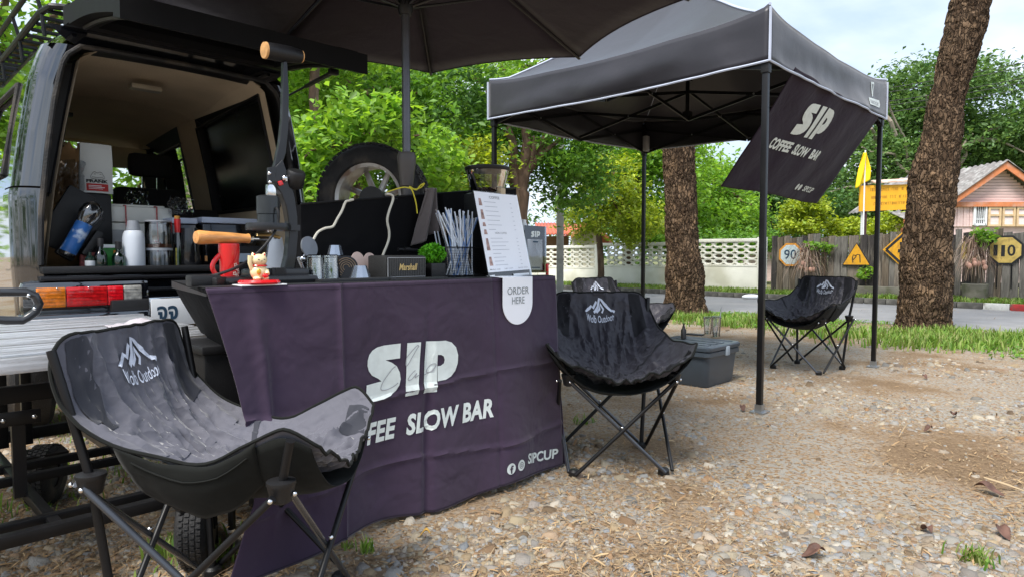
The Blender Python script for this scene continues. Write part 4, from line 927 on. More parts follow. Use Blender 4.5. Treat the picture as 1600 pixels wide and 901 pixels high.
for a, b in (((0, -HY_ + i_, 0), (0, 0, 0)), ((0, HY_ - i_, 0), (0, 0, 0)), ((-HX + i_, 0, 0), (0, 0, 0)), ((HX - i_, 0, 0), (0, 0, 0))): scis(a, b, 1, 2.42, 2.18, .02)
mb = MB(); mb.tube([(0, 0, 2.2), (0, 0, ZAP - .01)], .017, 10); mb.box((0, 0, 2.22), (.06, .06, .06)); mb.box((0, 0, 2.54), (.06, .06, .06)); mb.build('centre_post', M_frame, cn)
mb = MB(); mb.box((HX - .10, HY_ - .10, 2.24), (.07, .05, .17), bev=.01); mb.build('sticker', mat('warning_sticker', (.30, .30, .31), .5), cn)
# the maker's mark at the outer end of the right valance: an inverted peak over a white block with small letters
fv = VF[0]
def onval(x, y):                               # x from the far corner leftwards in metres, y down from the top
    u = 1 - x / (2 * HX); v = y / (ZV1 - ZV0); p = fv(u, v); return wm(cn) @ (p + Vector((0, -.006, 0)))
flatprint('emblem', [strip2([(.44, .05), (.40, .155)], .026), strip2([(.38, .045), (.40, .155)], .014), strip2([(.455, .05), (.375, .045)], .016)], onval, M_print, cn, step=.03)
flatprint('nameplate', [([(.50, .175), (.22, .165), (.20, .20), (.22, .225), (.50, .232)], [(0, 1, 2, 3, 4)])], onval, M_print, cn, step=.03)
flatprint('letters', [([(q[0], q[1]) for q in [(.48 - x_, .22 - y_ * 1.0) for x_, y_ in [(p[0] * .24, p[1] * .034) for p in V_]]], F_) for V_, F_ in [textmesh('VANGROW', .01)]], lambda x, y: onval(x, y) + Vector((-VX, -VY, 0)) * .002, M_grey, cn)

# ---- hanging cloth banner blown inwards under the right side
bn = thing('cloth_banner', 'dark plum cloth banner reading SIP COFFEE SLOW BAR, blown in under the canopy edge', 'banner', GMat(A0, B0, 0))
def ban(x, y):                                 # x 0..1 along, y 0..1 down; a place in the world
    a = 4.36 + x * 1.86; q = 1 - (1 - y) ** 1.25
    back = .50 * y ** 1.1 + .03 * math.sin(x * 7 + y * 2) * y + .015 * noise.noise(Vector((x * 5, y * 3, 4)))
    z = 2.215 - .73 * y - .025 * math.sin(math.pi * x) * (1 - y) - .02 * x
    a += .02 * y - .03 * y * math.sin(x * 3.1) + .035 * y * (.5 - x)
    return G(a, 1.70 + back + .006 * math.sin(x * 26 + y * 4), z)
mb = MB(); mb.grid(lambda u, v: ban(u, v), 80, 40); mb.build('cloth', M_flagc, bn, world=True, solid=.002)
def banp(W_=1.86, H_=.87):
    def f(x, y):
        p = ban(x / W_, 1 - y / H_); return p - Vector((-UY * 0 + VX, VY, 0)) * .006 + Vector((0, 0, -.003))
    return f
# ---- the SIP mark: outlines measured on the cloth of the counter
BT = 1.965; TA0, TA1 = .727, 2.275; ZT = .90
def zc(x, y): return (555 + x / 4.741, 510 + y / 4.742)
def pl(pts): return [(AB(PB(*zc(x, y), BT))[0], AB(PB(*zc(x, y), BT))[2]) for x, y in pts]
S_ = [(325, 120), (322, 230), (215, 245), (262, 262), (300, 290), (322, 335), (330, 385), (322, 430), (300, 470), (255, 508), (200, 532), (140, 547), (66, 555), (72, 430), (190, 402), (165, 382), (115, 358), (90, 325), (78, 285), (79, 245), (90, 205), (115, 172), (150, 150), (200, 136)]
I_ = [(372, 118), (470, 110), (452, 495), (365, 515)]
P1_ = [(510, 105), (596, 102), (583, 475), (492, 492)]
P2_ = [(596, 102), (650, 98), (695, 112), (728, 148), (743, 205), (740, 265), (722, 322), (690, 362), (650, 386), (590, 398), (592, 287), (615, 284), (638, 266), (644, 240), (636, 215), (618, 204), (593, 203)]
from mathutils.geometry import tessellate_polygon
def poly(pts):
    return (pts, [tuple(t) for t in tessellate_polygon([[Vector((x, y, 0)) for x, y in pts]])])
SIP = [pl(q) for q in (S_, I_, P1_, P2_)]
SCR = [pl(q) for q in ([(455, 140), (440, 136), (395, 190), (368, 230), (372, 285), (440, 160), (455, 140)], [(290, 290), (262, 315), (205, 400), (186, 445), (190, 466), (230, 464), (280, 440), (312, 412)], [(430, 318), (400, 350), (380, 388), (405, 385), (440, 340), (428, 372), (455, 352)], [(500, 352), (545, 330), (580, 274), (548, 278), (520, 330), (555, 325), (582, 276)])]
_x0 = min(p[0] for q in SIP for p in q); _x1 = max(p[0] for q in SIP for p in q); _z0 = min(p[1] for q in SIP for p in q); _z1 = max(p[1] for q in SIP for p in q)
def sipat(x, y, wd, h, slope=None):            # the same mark set out in a box, the drawn slant taken out
    out_ = []
    sl_ = -.055
    for q in SIP: out_.append(poly([(x + (p[0] - _x0) / (_x1 - _x0) * wd, y + ((p[1] - _z0 - sl_ * (p[0] - _x0) - .02) / (_z1 - _z0 - .02)) * h) for p in q]))
    return out_
# ---- counter cloth
M_plum = cloth_mat('plum_counter_cloth', (.042, .026, .051), .74, .2, .45, .22)
M_ctop = mat('black_counter_top', (.015, .016, .018), .5, var=.3, bump=.1)
ct = thing('counter_table', 'bar counter under a plum cloth reading SIP COFFEE SLOW BAR', 'table', GMat(TA0, BT, 0))
def cl(a, z):
    """front sheet of the cloth: a along the counter, z height -> place in the world"""
    h = (ZT - z) / ZT; s_ = (a - TA0) / (TA1 - TA0)
    aa = a
    e = max(0, .12 - s_) / .12; aa += e * (.11 * math.sin(min(1, h * 1.45) * math.pi * .5) - .10 * max(0, h - .72) / .28 * 1.0)
    aa += max(0, s_ - .9) / .1 * .06 * h
    d = .040 * h * math.sin(s_ * 9.0 + .8) + .018 * h * math.sin(s_ * 23 + 2) + .020 * noise.noise(Vector((a * 2.2, z * 1.6, 3))) * (.3 + h)
    f1 = math.exp(-((a - 1.52 - .03 * z) / .018) ** 2) * .018 * min(1, h * 1.6); f0 = math.exp(-((a - .86 - .05 * h) / .03) ** 2) * .028 * min(1, h * 4) * max(0, 1 - h)
    f2 = math.exp(-((a - 1.16) / .007) ** 2) * .009; f3 = math.exp(-((z - .50 - .02 * math.sin(a * 4)) / .007) ** 2) * .008; f4 = math.exp(-((a - 1.88) / .010) ** 2) * .006; f5 = math.exp(-((z - .22 - .02 * math.sin(a * 5 + 1)) / .008) ** 2) * .007
    dr = .012 * abs(noise.noise(Vector((a * 3.5 + z * 2.5, z * 3.5, 9)))) * h
    out_ = .012 + d * .8 - f1 + f0 + f2 + f3 - f4 + f5 + dr + .015 * h
    zz = z + (.012 * math.sin(s_ * 3.1) * (1 - h) * 0) - .012 * h * math.sin(s_ * 14) * (h > .8)
    return G(aa, BT - out_, max(zz, .008))
mb = MB(); mb.grid(lambda u, v: cl(TA0 + (TA1 - TA0) * u, ZT + .004 - (ZT - .02) * v), 200, 90)
mb.build('front_cloth', M_plum, ct, world=True, solid=.0015)
mb = MB(); mb.grid(lambda u, v: cl(TA0 + (TA1 - TA0) * u, ZT + .004).lerp(G(TA0 + (TA1 - TA0) * u, BT + .05, ZT + .0062), v) + Vector((0, 0, .0012)), 120, 4); mb.build('top_hem', M_ctop, ct, world=True)
# the cloth turned round the right end and the black side drop at the left end
mb = MB(); mb.grid(lambda u, v: cl(TA1, ZT + .004 - (ZT - .02) * v) + Vector((VX, VY, 0)) * (u * .40) + Vector((UX, UY, 0)) * (.02 * math.sin(u * 9 + v) * v), 16, 30); mb.build('side_cloth', M_plum, ct, world=True, solid=.0015)
M_bcl = cloth_mat('black_side_cloth', (.007, .007, .008), .85, 0, .3, .12)
L0, L1 = PZ(319, 452, ZT), PZ(268, 438, ZT + .005)
L0 = cl(TA0, ZT)
mb = MB(); mb.grid(lambda u, v: L0.lerp(L1, u) + Vector((UX, UY, 0)) * (.13 * v * .9) + Vector((0, 0, -.24 * v)) + Vector((VX, VY, 0)) * (.01 * math.sin(v * 5)), 12, 14); mb.build('side_drop', M_bcl, ct, world=True, solid=.0015)
mb = MB(); e0, e1 = AB(L0), AB(L1)
mb.prism([G(TA0 + .01, BT + .012, ZT - .022), G(TA1 + .012, BT + .012, ZT - .022), G(TA1 + .012, 2.44, ZT - .022), G(e1[0] - .0, e1[1], ZT - .022)], (0, 0, .026)); mb.build('tabletop', M_ctop, ct, world=True, smooth=False)
for a, b in ((.95, 2.05), (2.18, 2.05), (.95, 2.36), (2.18, 2.36)):
    mb = MB(); mb.tube([G(a, b, 0), G(a, b, ZT - .02)], .014, 8); mb.build('leg', M_frame, ct, world=True)
mb = MB(); mb.grid(lambda u, v: cl(TA0 + (TA1 - TA0) * u, .030 + .004 * v) - Vector((VX, VY, 0)) * .002, 160, 1); mb.build('stitching', mat('plum_thread', (.020, .013, .025), .9), ct, world=True, fix=False)
mb = MB(); mb.grid(lambda u, v: cl(TA0 + (TA1 - TA0) * u, ZT - .012 - .002 * v) - Vector((VX, VY, 0)) * .002, 160, 1); mb.build('stitching', mat('plum_thread', (.020, .013, .025), .9), ct, world=True, fix=False)
def oncl(a, z): return cl(a, z) - Vector((VX, VY, 0)) * .0035
for nm, q in zip(('letter', 'letter', 'letter', 'letter'), [[poly(SIP[0])], [poly(SIP[1])], [poly(SIP[2]), poly(SIP[3])]]): flatprint(nm, q, oncl, M_print, ct, step=.02)
def dense(q):
    r_ = []
    for i in range(len(q) - 1):
        p0, p1, p2, p3 = (Vector(q[max(0, i - 1)]), Vector(q[i]), Vector(q[i + 1]), Vector(q[min(len(q) - 1, i + 2)]))
        for k in range(7): f = k / 7; r_.append(tuple((p1 * 2 + (p2 - p0) * f + (p0 * 2 - p1 * 5 + p2 * 4 - p3) * f * f + (p1 * 3 - p0 - p2 * 3 + p3) * f ** 3) * .5))
    return r_ + [q[-1]]
flatprint('script', [strip2(dense(q), .0034) for q in SCR], lambda a, z: cl(a, z) - Vector((VX, VY, 0)) * .005, M_grey, ct, step=.03)
def ctext(body, x, z, wd, h, bold=.02, shear=.12, slope=-.045, nm='lettering', space=1.0):
    flatprint(nm, [txt(body, x, z, wd, h, bold, shear, slope, space)], oncl, M_print, ct, step=.02)
a1_, z1_ = AB(PB(760, 648, BT))[0], AB(PB(760, 648, BT))[2]
a0_ = AB(PB(633, 682, BT))[0]; z0_ = AB(PB(633, 680, BT))[2]
slp = (z1_ - z0_) / (a1_ - a0_)
wE = (a1_ - a0_) / .555                         # 'SLOW BAR' takes the right 55 % of the line
ctext('COFFEE  SLOW BAR', a1_ - wE, z1_ - slp * wE, wE, .080, .04, .16, slp, space=1.06)
aI, zI = AB(PB(782, 730, BT))[0], AB(PB(782, 730, BT))[2]; aJ, zJ = AB(PB(798, 724, BT))[0], AB(PB(798, 724, BT))[2]
def ring2(cx, cz, r0, r1, n=20): 
    vs = [(cx + math.cos(2 * math.pi * i / n) * r, cz + math.sin(2 * math.pi * i / n) * r) for i in range(n) for r in (r0, r1)]
    return (vs, [(2 * i, 2 * i + 1, (2 * i + 3) % (2 * n), (2 * i + 2) % (2 * n)) for i in range(n)])
disc2 = lambda cx, cz, r, n=20: poly([(cx + math.cos(2 * math.pi * i / n) * r, cz + math.sin(2 * math.pi * i / n) * r) for i in range(n)])
onc2 = lambda a, z: cl(a, z) - Vector((VX, VY, 0)) * .0052
flatprint('icon', [disc2(aI, zI, .024), disc2(aJ, zJ, .024)], oncl, M_print, ct)
flatprint('icon_mark', [txt('f', aI - .008, zI - .020, .018, .034, .03), ring2(aJ, zJ, .012, .014), ring2(aJ, zJ, .004, .006)], onc2, mat('plum_print', (.05, .034, .06), .7), ct)
ctext('SIPCUP', AB(PB(811, 722, BT))[0], AB(PB(811, 722, BT))[2], AB(PB(858, 712, BT))[0] - AB(PB(811, 722, BT))[0], .046, .03, .1, -.10)
# banner lettering
bp_ = banp()
ss = sipat(.46, .50, .50, .235)
flatprint('letter', [ss[0]], bp_, M_print, bn, step=.04); flatprint('letter', [ss[1]], bp_, M_print, bn, step=.04); flatprint('letter', [ss[2], ss[3]], bp_, M_print, bn, step=.04)
flatprint('lettering', [txt('COFFEE  SLOW  BAR', .27, .345, .86, .085, .045, .14)], bp_, M_print, bn, step=.04)
flatprint('lettering', [txt('SIPCUP', 1.36, .09, .26, .05, .03, .1)], bp_, M_print, bn, step=.04)
for x_ in (1.28, 1.21): flatprint('icon', [disc2(x_, .115, .028)], bp_, M_print, bn, step=.04)

# ================================================================== PARASOL
UPX = G(*AB(on(636, 2.50, 1.2))[:2]); 
um = thing('parasol', 'big black parasol on a steel pole behind the counter', 'parasol', TMat(UPX, R(2)))
RU, ZE, ZU = 1.32, 2.20, 2.62
M_umb = cloth_mat('black_parasol_cloth', (.032, .025, .035), .85, .15, .2, .2)
def uc(k, e=0): a = R(90 - 45 * k); return Vector((math.cos(a) * RU, math.sin(a) * RU, ZE))
AP = Vector((0, 0, ZU)); mb = MB()
for k in range(8):
    a, b = uc(k), uc(k + 1)
    def fn(u, v, a=a, b=b):
        e = a.lerp(b, u); sag = 4 * u * (1 - u); e = e * (1 - .035 * sag) if False else Vector((e.x * (1 - .04 * sag), e.y * (1 - .04 * sag), e.z + .012 * sag))
        p = AP.lerp(e, v); p.z -= .05 * math.sin(math.pi * v) * 0 - .03 * sag * math.sin(math.pi * v) * -1; return p
    mb.grid(fn, 10, 12)
mb.build('cloth', M_umb, um, solid=.002)
mb = MB()
for k in range(8):
    a, b = uc(k), uc(k + 1); mb.tube([Vector((a.lerp(b, i / 10).x * (1 - .04 * 4 * i / 10 * (1 - i / 10)), a.lerp(b, i / 10).y * (1 - .04 * 4 * i / 10 * (1 - i / 10)), ZE + .012 * 4 * i / 10 * (1 - i / 10))) for i in range(11)], .005, 5)
mb.build('hem', M_umb, um)
for k in range(8):
    a = uc(k); mb = MB(); mb.tube([AP - Vector((0, 0, .03)), AP.lerp(a, .5) - Vector((0, 0, .03)), a * 1.0 - Vector((0, 0, .012))], .008, 6); mb.build('rib', M_blacksatin, um)
    mb = MB(); mb.tube([Vector((a.x * .02, a.y * .02, ZU - .48)), AP.lerp(a, .5) - Vector((0, 0, .035))], .006, 6); mb.build('strut', M_blacksatin, um)
    mb = MB(); mb.ball(a + Vector((0, 0, -.006)), .011, 6); mb.build('rib_tip', M_steel, um)
mb = MB(); mb.tube([(0, 0, .05), (0, 0, ZU)], .0195, 14); mb.build('pole', mat('grey_parasol_pole', (.11, .11, .12), .3, .6, var=.2), um)
mb = MB(); mb.lathe([(.028, ZU - .52), (.035, ZU - .50), (.035, ZU - .44), (.024, ZU - .42)], 14); mb.build('hub', M_blackpl, um)
z0 = zat(292, UPX); z1 = zat(238, UPX)
mb = MB(); mb.lathe([(.024, z0), (.030, z0 + .004), (.042, z1 - .05), (.044, z1 - .02), (.038, z1 - .004), (.022, z1)], 20); mb.lathe([(.0235, z0 - .08), (.0235, z0)], 12)
mb.build('joint_sleeve', mat('grey_moulded_sleeve', (.085, .075, .07), .4, var=.15), um)
mb = MB(); mb.lathe([(.22, 0), (.22, .05), (.05, .07), (.03, .30), (.0, .30)], 20); mb.build('base', M_blackpl, um)

# ================================================================== CAMPING CHAIRS
M_ny = cloth_mat('black_crinkled_nylon', (.036, .034, .044), .50, .1, .3, .42)
M_ny2 = cloth_mat('lit_grey_nylon', (.100, .100, .122), .66, .3, .2, .25)  # lighter copy of the chair nylon, strong light painted into its colour
for m_ in (M_ny, M_ny2):                       # crumple facets of thin coated cloth
    n = m_.node_tree; b = n.nodes['Principled BSDF']; k = n.links.new; last = b.inputs['Normal'].links[0].from_node
    tcn = n.nodes['Texture Coordinate']; dn_ = n.nodes.new('ShaderNodeTexNoise'); dn_.inputs['Scale'].default_value = 6; dn_.inputs['Detail'].default_value = 3; k(tcn.outputs['Object'], dn_.inputs[0])
    ad = n.nodes.new('ShaderNodeMixRGB'); ad.blend_type = 'LINEAR_LIGHT'; ad.inputs[0].default_value = .16; k(tcn.outputs['Object'], ad.inputs[1]); k(dn_.outputs['Color'], ad.inputs[2])
    for sc_, ds_ in ((8, .020), (19, .004)):
        vo = n.nodes.new('ShaderNodeTexVoronoi'); vo.inputs['Scale'].default_value = sc_; k(ad.outputs[0], vo.inputs[0])
        bp = n.nodes.new('ShaderNodeBump'); bp.inputs['Strength'].default_value = .6; bp.inputs['Distance'].default_value = ds_; k(vo.outputs['Distance'], bp.inputs['Height']); k(last.outputs[0], bp.inputs['Normal']); last = bp
    k(last.outputs[0], b.inputs['Normal'])
M_under = cloth_mat('dull_black_canvas', (.010, .011, .010), .85, .05, .3, .15)
M_patch = cloth_mat('patch_fabric', (.032, .034, .044), .7, .2, .2, .2)
M_patch2 = cloth_mat('dark_patch_fabric', (.012, .012, .015), .7, .1, .2, .2)
M_logo = mat('white_logo_print', (.62, .66, .76), .6)
M_tube = mat('glossy_tube_steel', (.05, .055, .065), .22, .4, var=.2, coat=.5)
KC = [(0, .32, .800), (.12, .30, .700), (.28, .235, .555), (.45, .11, .445), (.62, -.04, .400), (.8, -.17, .405), (1, -.325, .440)]
KE = [(0, .250, .325, .80), (.12, .262, .318, .71), (.28, .262, .265, .605), (.45, .262, .10, .520), (.62, .280, -.06, .507), (.8, .325, -.20, .582), (.9, .330, -.26, .590), (1, .300, -.315, .565)]
KS = KE
KT = [(0, .250, .325, .80), (.12, .265, .315, .735), (.28, .275, .24, .665), (.45, .285, .10, .615), (.62, .300, -.06, .592), (.8, .330, -.20, .600), (.9, .335, -.26, .600), (1, .305, -.315, .570)]
KE = KT
def ip(K, t):
    t = max(0, min(1, t)); 
    for i in range(len(K) - 1):
        if t <= K[i + 1][0] or i == len(K) - 2:
            f = (t - K[i][0]) / (K[i + 1][0] - K[i][0]); p = [K[max(0, i - 1)], K[i], K[i + 1], K[min(len(K) - 1, i + 2)]]
            def c(j): a, b, d, e = (q[j] for q in p); return .5 * (2 * b + (d - a) * f + (2 * a - 5 * b + 4 * d - e) * f * f + (3 * b - a - 3 * d + e) * f ** 3)
            return [c(j) for j in range(1, len(K[0]))]
FW = 1.0
def seat(s_, t, wr=1.0):
    c = ip(KC, t); e = ip(KE, t); e[0] *= 1 + (FW - 1) * max(0, min(1, (t - .3) / .4)); q = abs(s_); w2 = q ** 2; w3 = q ** 2.7
    p = Vector((s_ * e[0], c[0] + (e[1] - c[0]) * w2, c[1] + (e[2] - c[1]) * w3))
    if t < .12: cq = max(0, (q - .78) / .22) ** 2 * (1 - t / .12); p.z -= .028 * cq; p.x *= 1 - .03 * cq
    if t > .88: cq = max(0, (q - .8) / .2) ** 2 * (t - .88) / .12; p.z -= .012 * cq; p.x *= 1 - .05 * cq
    if wr:
        th = math.atan2(s_ * .9, .62 - t); r_ = math.hypot(s_ * .9, .62 - t)
        n_ = 1 - abs(noise.noise(Vector((th * 3.2, r_ * 2.0, 1.3)))) * 3.2; n2_ = 1 - abs(noise.noise(Vector((s_ * 4.2 + t * 2, t * 6.0, 5.1)))) * 3; n3_ = noise.noise(Vector((s_ * 9, t * 13, 8)))
        n4_ = 1 - abs(noise.noise(Vector((th * 6.5, r_ * 4, 7.7)))) * 3
        a = min(1, 3 * (1 - q)) * (1 - .9 * math.exp(-(s_ / .38) ** 2 - ((t - .13) / .12) ** 2)) * min(1, .15 + 9 * t) ; n5_ = 1 - abs(noise.noise(Vector((s_ * 8 - t * 9, t * 5 + s_ * 3, 2.2)))) * 4; d = (.020 * max(0, n_) * min(1, r_ * 2.2) + .015 * max(0, n2_) + .009 * max(0, n4_) + .008 * max(0, n5_) + .005 * n3_) * (.06 + .94 * a) * wr
        p += Vector((-s_ * .35, -.35 if t < .45 else 0, .8)).normalized() * d
        if q > .95: p.z += .004 * math.sin(t * 30)
    return p
def chair(label, M, fab, patch, name='camping_chair', logo='Wolb Outdoor'):
    o = thing(name, label, 'chair', M, 'moon shaped folding camping chairs')
    mb = MB(); mb.grid(lambda u, v: seat(u * 2 - 1, v), 84, 96); mb.build('seat', fab, o, solid=.0025, fix=False)
    ed = [seat(s_, 0) for s_ in [-1 + k / 14 for k in range(29)]] + [seat(1, k / 40) for k in range(1, 41)] + [seat(1 - k / 14, 1) for k in range(1, 29)] + [seat(-1, 1 - k / 40) for k in range(1, 41)]
    mb = MB(); mb.tube(ed, .0048, 6); mb.build('binding', M_under, o)
    def und(u, v):
        s_ = u * 2 - 1; q = abs(s_); t = .42 + v * .55; e = ip(KE, t); c = ip(KC, t)
        sp_ = seat(s_ * .985, t, .0); return sp_ + Vector((0, 0, -.012 - .03 * (1 - q * q) * (t > .3) + .004 * noise.noise(Vector((sp_.x * 14, sp_.y * 14, 3)))))
        if q > .72:
            f = (q - .72) / .28; x = (e[0] * .80 + (e[0] * .985 - e[0] * .80) * f ** .6) * (1 if s_ > 0 else -1); z = zb + (top.z - .006 - zb) * f ** 1.3; y = c[0] + (top.y - c[0]) * f
        else: x = s_ / .72 * e[0] * .80; z = zb - .012 * (1 - (q / .72) ** 2); y = c[0]
        return Vector((x, y + (.02 if t < .4 else 0) - (.015 if t > .9 else 0), z + .006 * noise.noise(Vector((x * 14, y * 14, 3)))))
    mb = MB(); mb.grid(und, 40, 40); mb.build('underside', M_under, o, solid=.002, fix=False)
    for sg in (-1, 1):
        def pk(u, v):
            t = .38 + .38 * u; e = ip(KE, t); e[0] *= 1 + (FW - 1) * max(0, min(1, (t - .3) / .4)); dep = (.155 - .05 * abs(u - .45)) * (1 - .0 * u)
            return Vector((sg * (e[0] + .004 - .075 * v ** 1.3 + .012 * math.sin(math.pi * v) * math.sin(math.pi * u)), e[1] * (1 - .10 * v), e[2] - .006 - dep * v + .004 * noise.noise(Vector((u * 6, v * 6, sg)))))
        mb = MB(); mb.grid(pk, 24, 12); mb.build('side_pocket', M_under, o, solid=.002, fix=False)
        mb = MB(); mb.tube([pk(i / 12, .16 + .10 * math.sin(math.pi * i / 12)) + Vector((sg * .003, 0, 0)) for i in range(1, 12)], .0022, 5); mb.build('pocket_hem', M_under, o)
    for sg in (-1, 1):
        for ta, tb, s0, s1 in ((.03, .30, .62, .86), (.86, .965, .62, .88)):
            mb = MB(); mb.grid(lambda u, v: seat(sg * (s0 + (s1 - s0) * u), ta + (tb - ta) * v) + Vector((-sg * .0015, -.003, .003)), 8, 12); mb.build('corner_patch', patch, o, fix=False)
        mb = MB(); mb.grid(lambda u, v: seat(sg * (.05 + .95 * u), .50 + .10 * (1 - u) + (v - .5) * .018) + Vector((0, 0, .004)), 30, 1); mb.build('seam', patch, o, fix=False)
    # printed mark: a two peaked mountain with words below
    def ls(x, y): return wm(o) @ (seat(x / .30, .135 - y * 1.2) + Vector((0, -.008, .003)))
    mt = [poly([(-.088, .0), (-.045, .035), (-.032, .028), (-.022, .045), (.0, .075), (.088, .0), (.05, .014), (.014, .042), (.006, .02), (-.008, .046), (-.024, .02), (-.03, .018), (-.05, .014)])]
    mt = [strip2([(-.088, -.002), (-.052, .030), (-.040, .022), (-.02, .050)], .012), strip2([(-.036, .002), (-.012, .028), (-.002, .066), (.012, .060), (.045, .026), (.088, -.004)], .013), strip2([(-.02, .004), (.0, .022), (.004, .042), (.022, .020), (.012, .004)], .010)]
    flatprint('logo', mt + [txt(logo, -.083, -.044, .165, .034, .008)], ls, M_logo, o, step=.02)
    hub = {(i, j): Vector((i * .235, j * .235 + (0 if j < 0 else .01), .455)) for i in (-1, 1) for j in (-1, 1)}
    ft = {(i, j): Vector((i * .205, j * .205, .016)) for i in (-1, 1) for j in (-1, 1)}
    for (i, j), h in hub.items():
        f = ft[(i, j)]
        mb = MB(); mb.lathe([(.0, -.022), (.022, -.022), (.026, -.012), (.026, .010), (.018, .018), (.0, .018)], 14, f + Vector((0, 0, .008)) if False else f); mb.build('foot', M_blackpl, o)
        mb = MB(); mb.lathe([(.016, -.035), (.024, -.03), (.032, .006), (.034, .010), (.034, .018), (.018, .022)], 16, h); mb.build('hub', M_blackpl, o)
        if j > 0:
            mb = MB(); mb.tube([f, Vector((h.x, h.y, .455)), Vector((i * .262, .315, .775))], .0105, 10); mb.build('back_post', M_frame, o)
        else:
            mb = MB(); mb.tube([h, Vector((i * .30 * (1 if FW > .99 else .86), -.27, .575))], .0105, 10); mb.build('front_post', M_frame, o)
    ks = [(-1, -1), (1, -1), (1, 1), (-1, 1)]
    for a in range(4):
        p, q = ks[a], ks[(a + 1) % 4]; outw = ((hub[p] + hub[q]) / 2); outw.z = 0; outw = outw.normalized()
        for kk, (s0, s1) in enumerate(((p, q), (q, p))):
            off = outw * (.024 + .016 * kk); mb = MB(); mb.tube([hub[s0] + off + Vector((0, 0, -.01)), ft[s1] + off + Vector((0, 0, .004))], .0088, 10); mb.build('brace', M_tube if (a + kk) % 3 == 0 else M_frame, o)
            mb = MB(); mb.ball(hub[s0] + off * 1.35 + Vector((0, 0, -.012)), .0065, 6); mb.build('rivet', M_chrome, o)
        mid = (hub[p] + hub[q] + ft[p] + ft[q]) / 4 + outw * .04; mb = MB(); mb.ball(mid, .007, 6); mb.build('rivet', M_chrome, o)
    return o
C2 = chair('glossy black camping chair with white mountain logo right beside the counter', TMat((.475, 3.12, 0), R(3)), M_ny, M_patch2)
FW = .74; KE = KS
chair('brightly lit grey camping chair in front of the counter end, its seat open toward the counter', TMat((-.75, 1.762, 0), R(84)), M_ny2, M_patch, logo='Wolb Outdoor')
FW = 1.0; KE = KT
cc = copy_tree(C2, TMat(W(1265, 5.7), R(-52))); cc['label'] = 'black camping chair standing apart between the two right canopy poles, logo toward the left'
cc = copy_tree(C2, TMat(W(972, 5.35), R(38))); cc['label'] = 'black camping chair mostly hidden behind the one beside the counter'
# ================================================================== THE VAN
VA, VB = .617, 3.80; XC = .70
van = thing('van', 'black off-road van with its rear hatch open and the boot full of coffee gear', 'van', GMat(VA, VB, 0))
PR = [(.50, .70), (.62, .745), (.93, .76), (1.28, .76), (1.33, .752), (1.6, .715), (1.85, .67), (1.97, .635), (2.05, .60), (2.115, .54), (2.15, .40), (2.165, .18), (2.17, 0)]
OP = [(.93, .665), (1.2, .655), (1.5, .62), (1.75, .585), (1.87, .56), (1.93, .545), (1.97, .525), (2.02, .47)]
def lp(K, z):
    if z <= K[0][0]: return K[0][1]
    for i in range(len(K) - 1):
        if z <= K[i + 1][0]: return K[i][1] + (K[i + 1][1] - K[i][1]) * (z - K[i][0]) / (K[i + 1][0] - K[i][0])
    return K[-1][1]
LV = 3.9
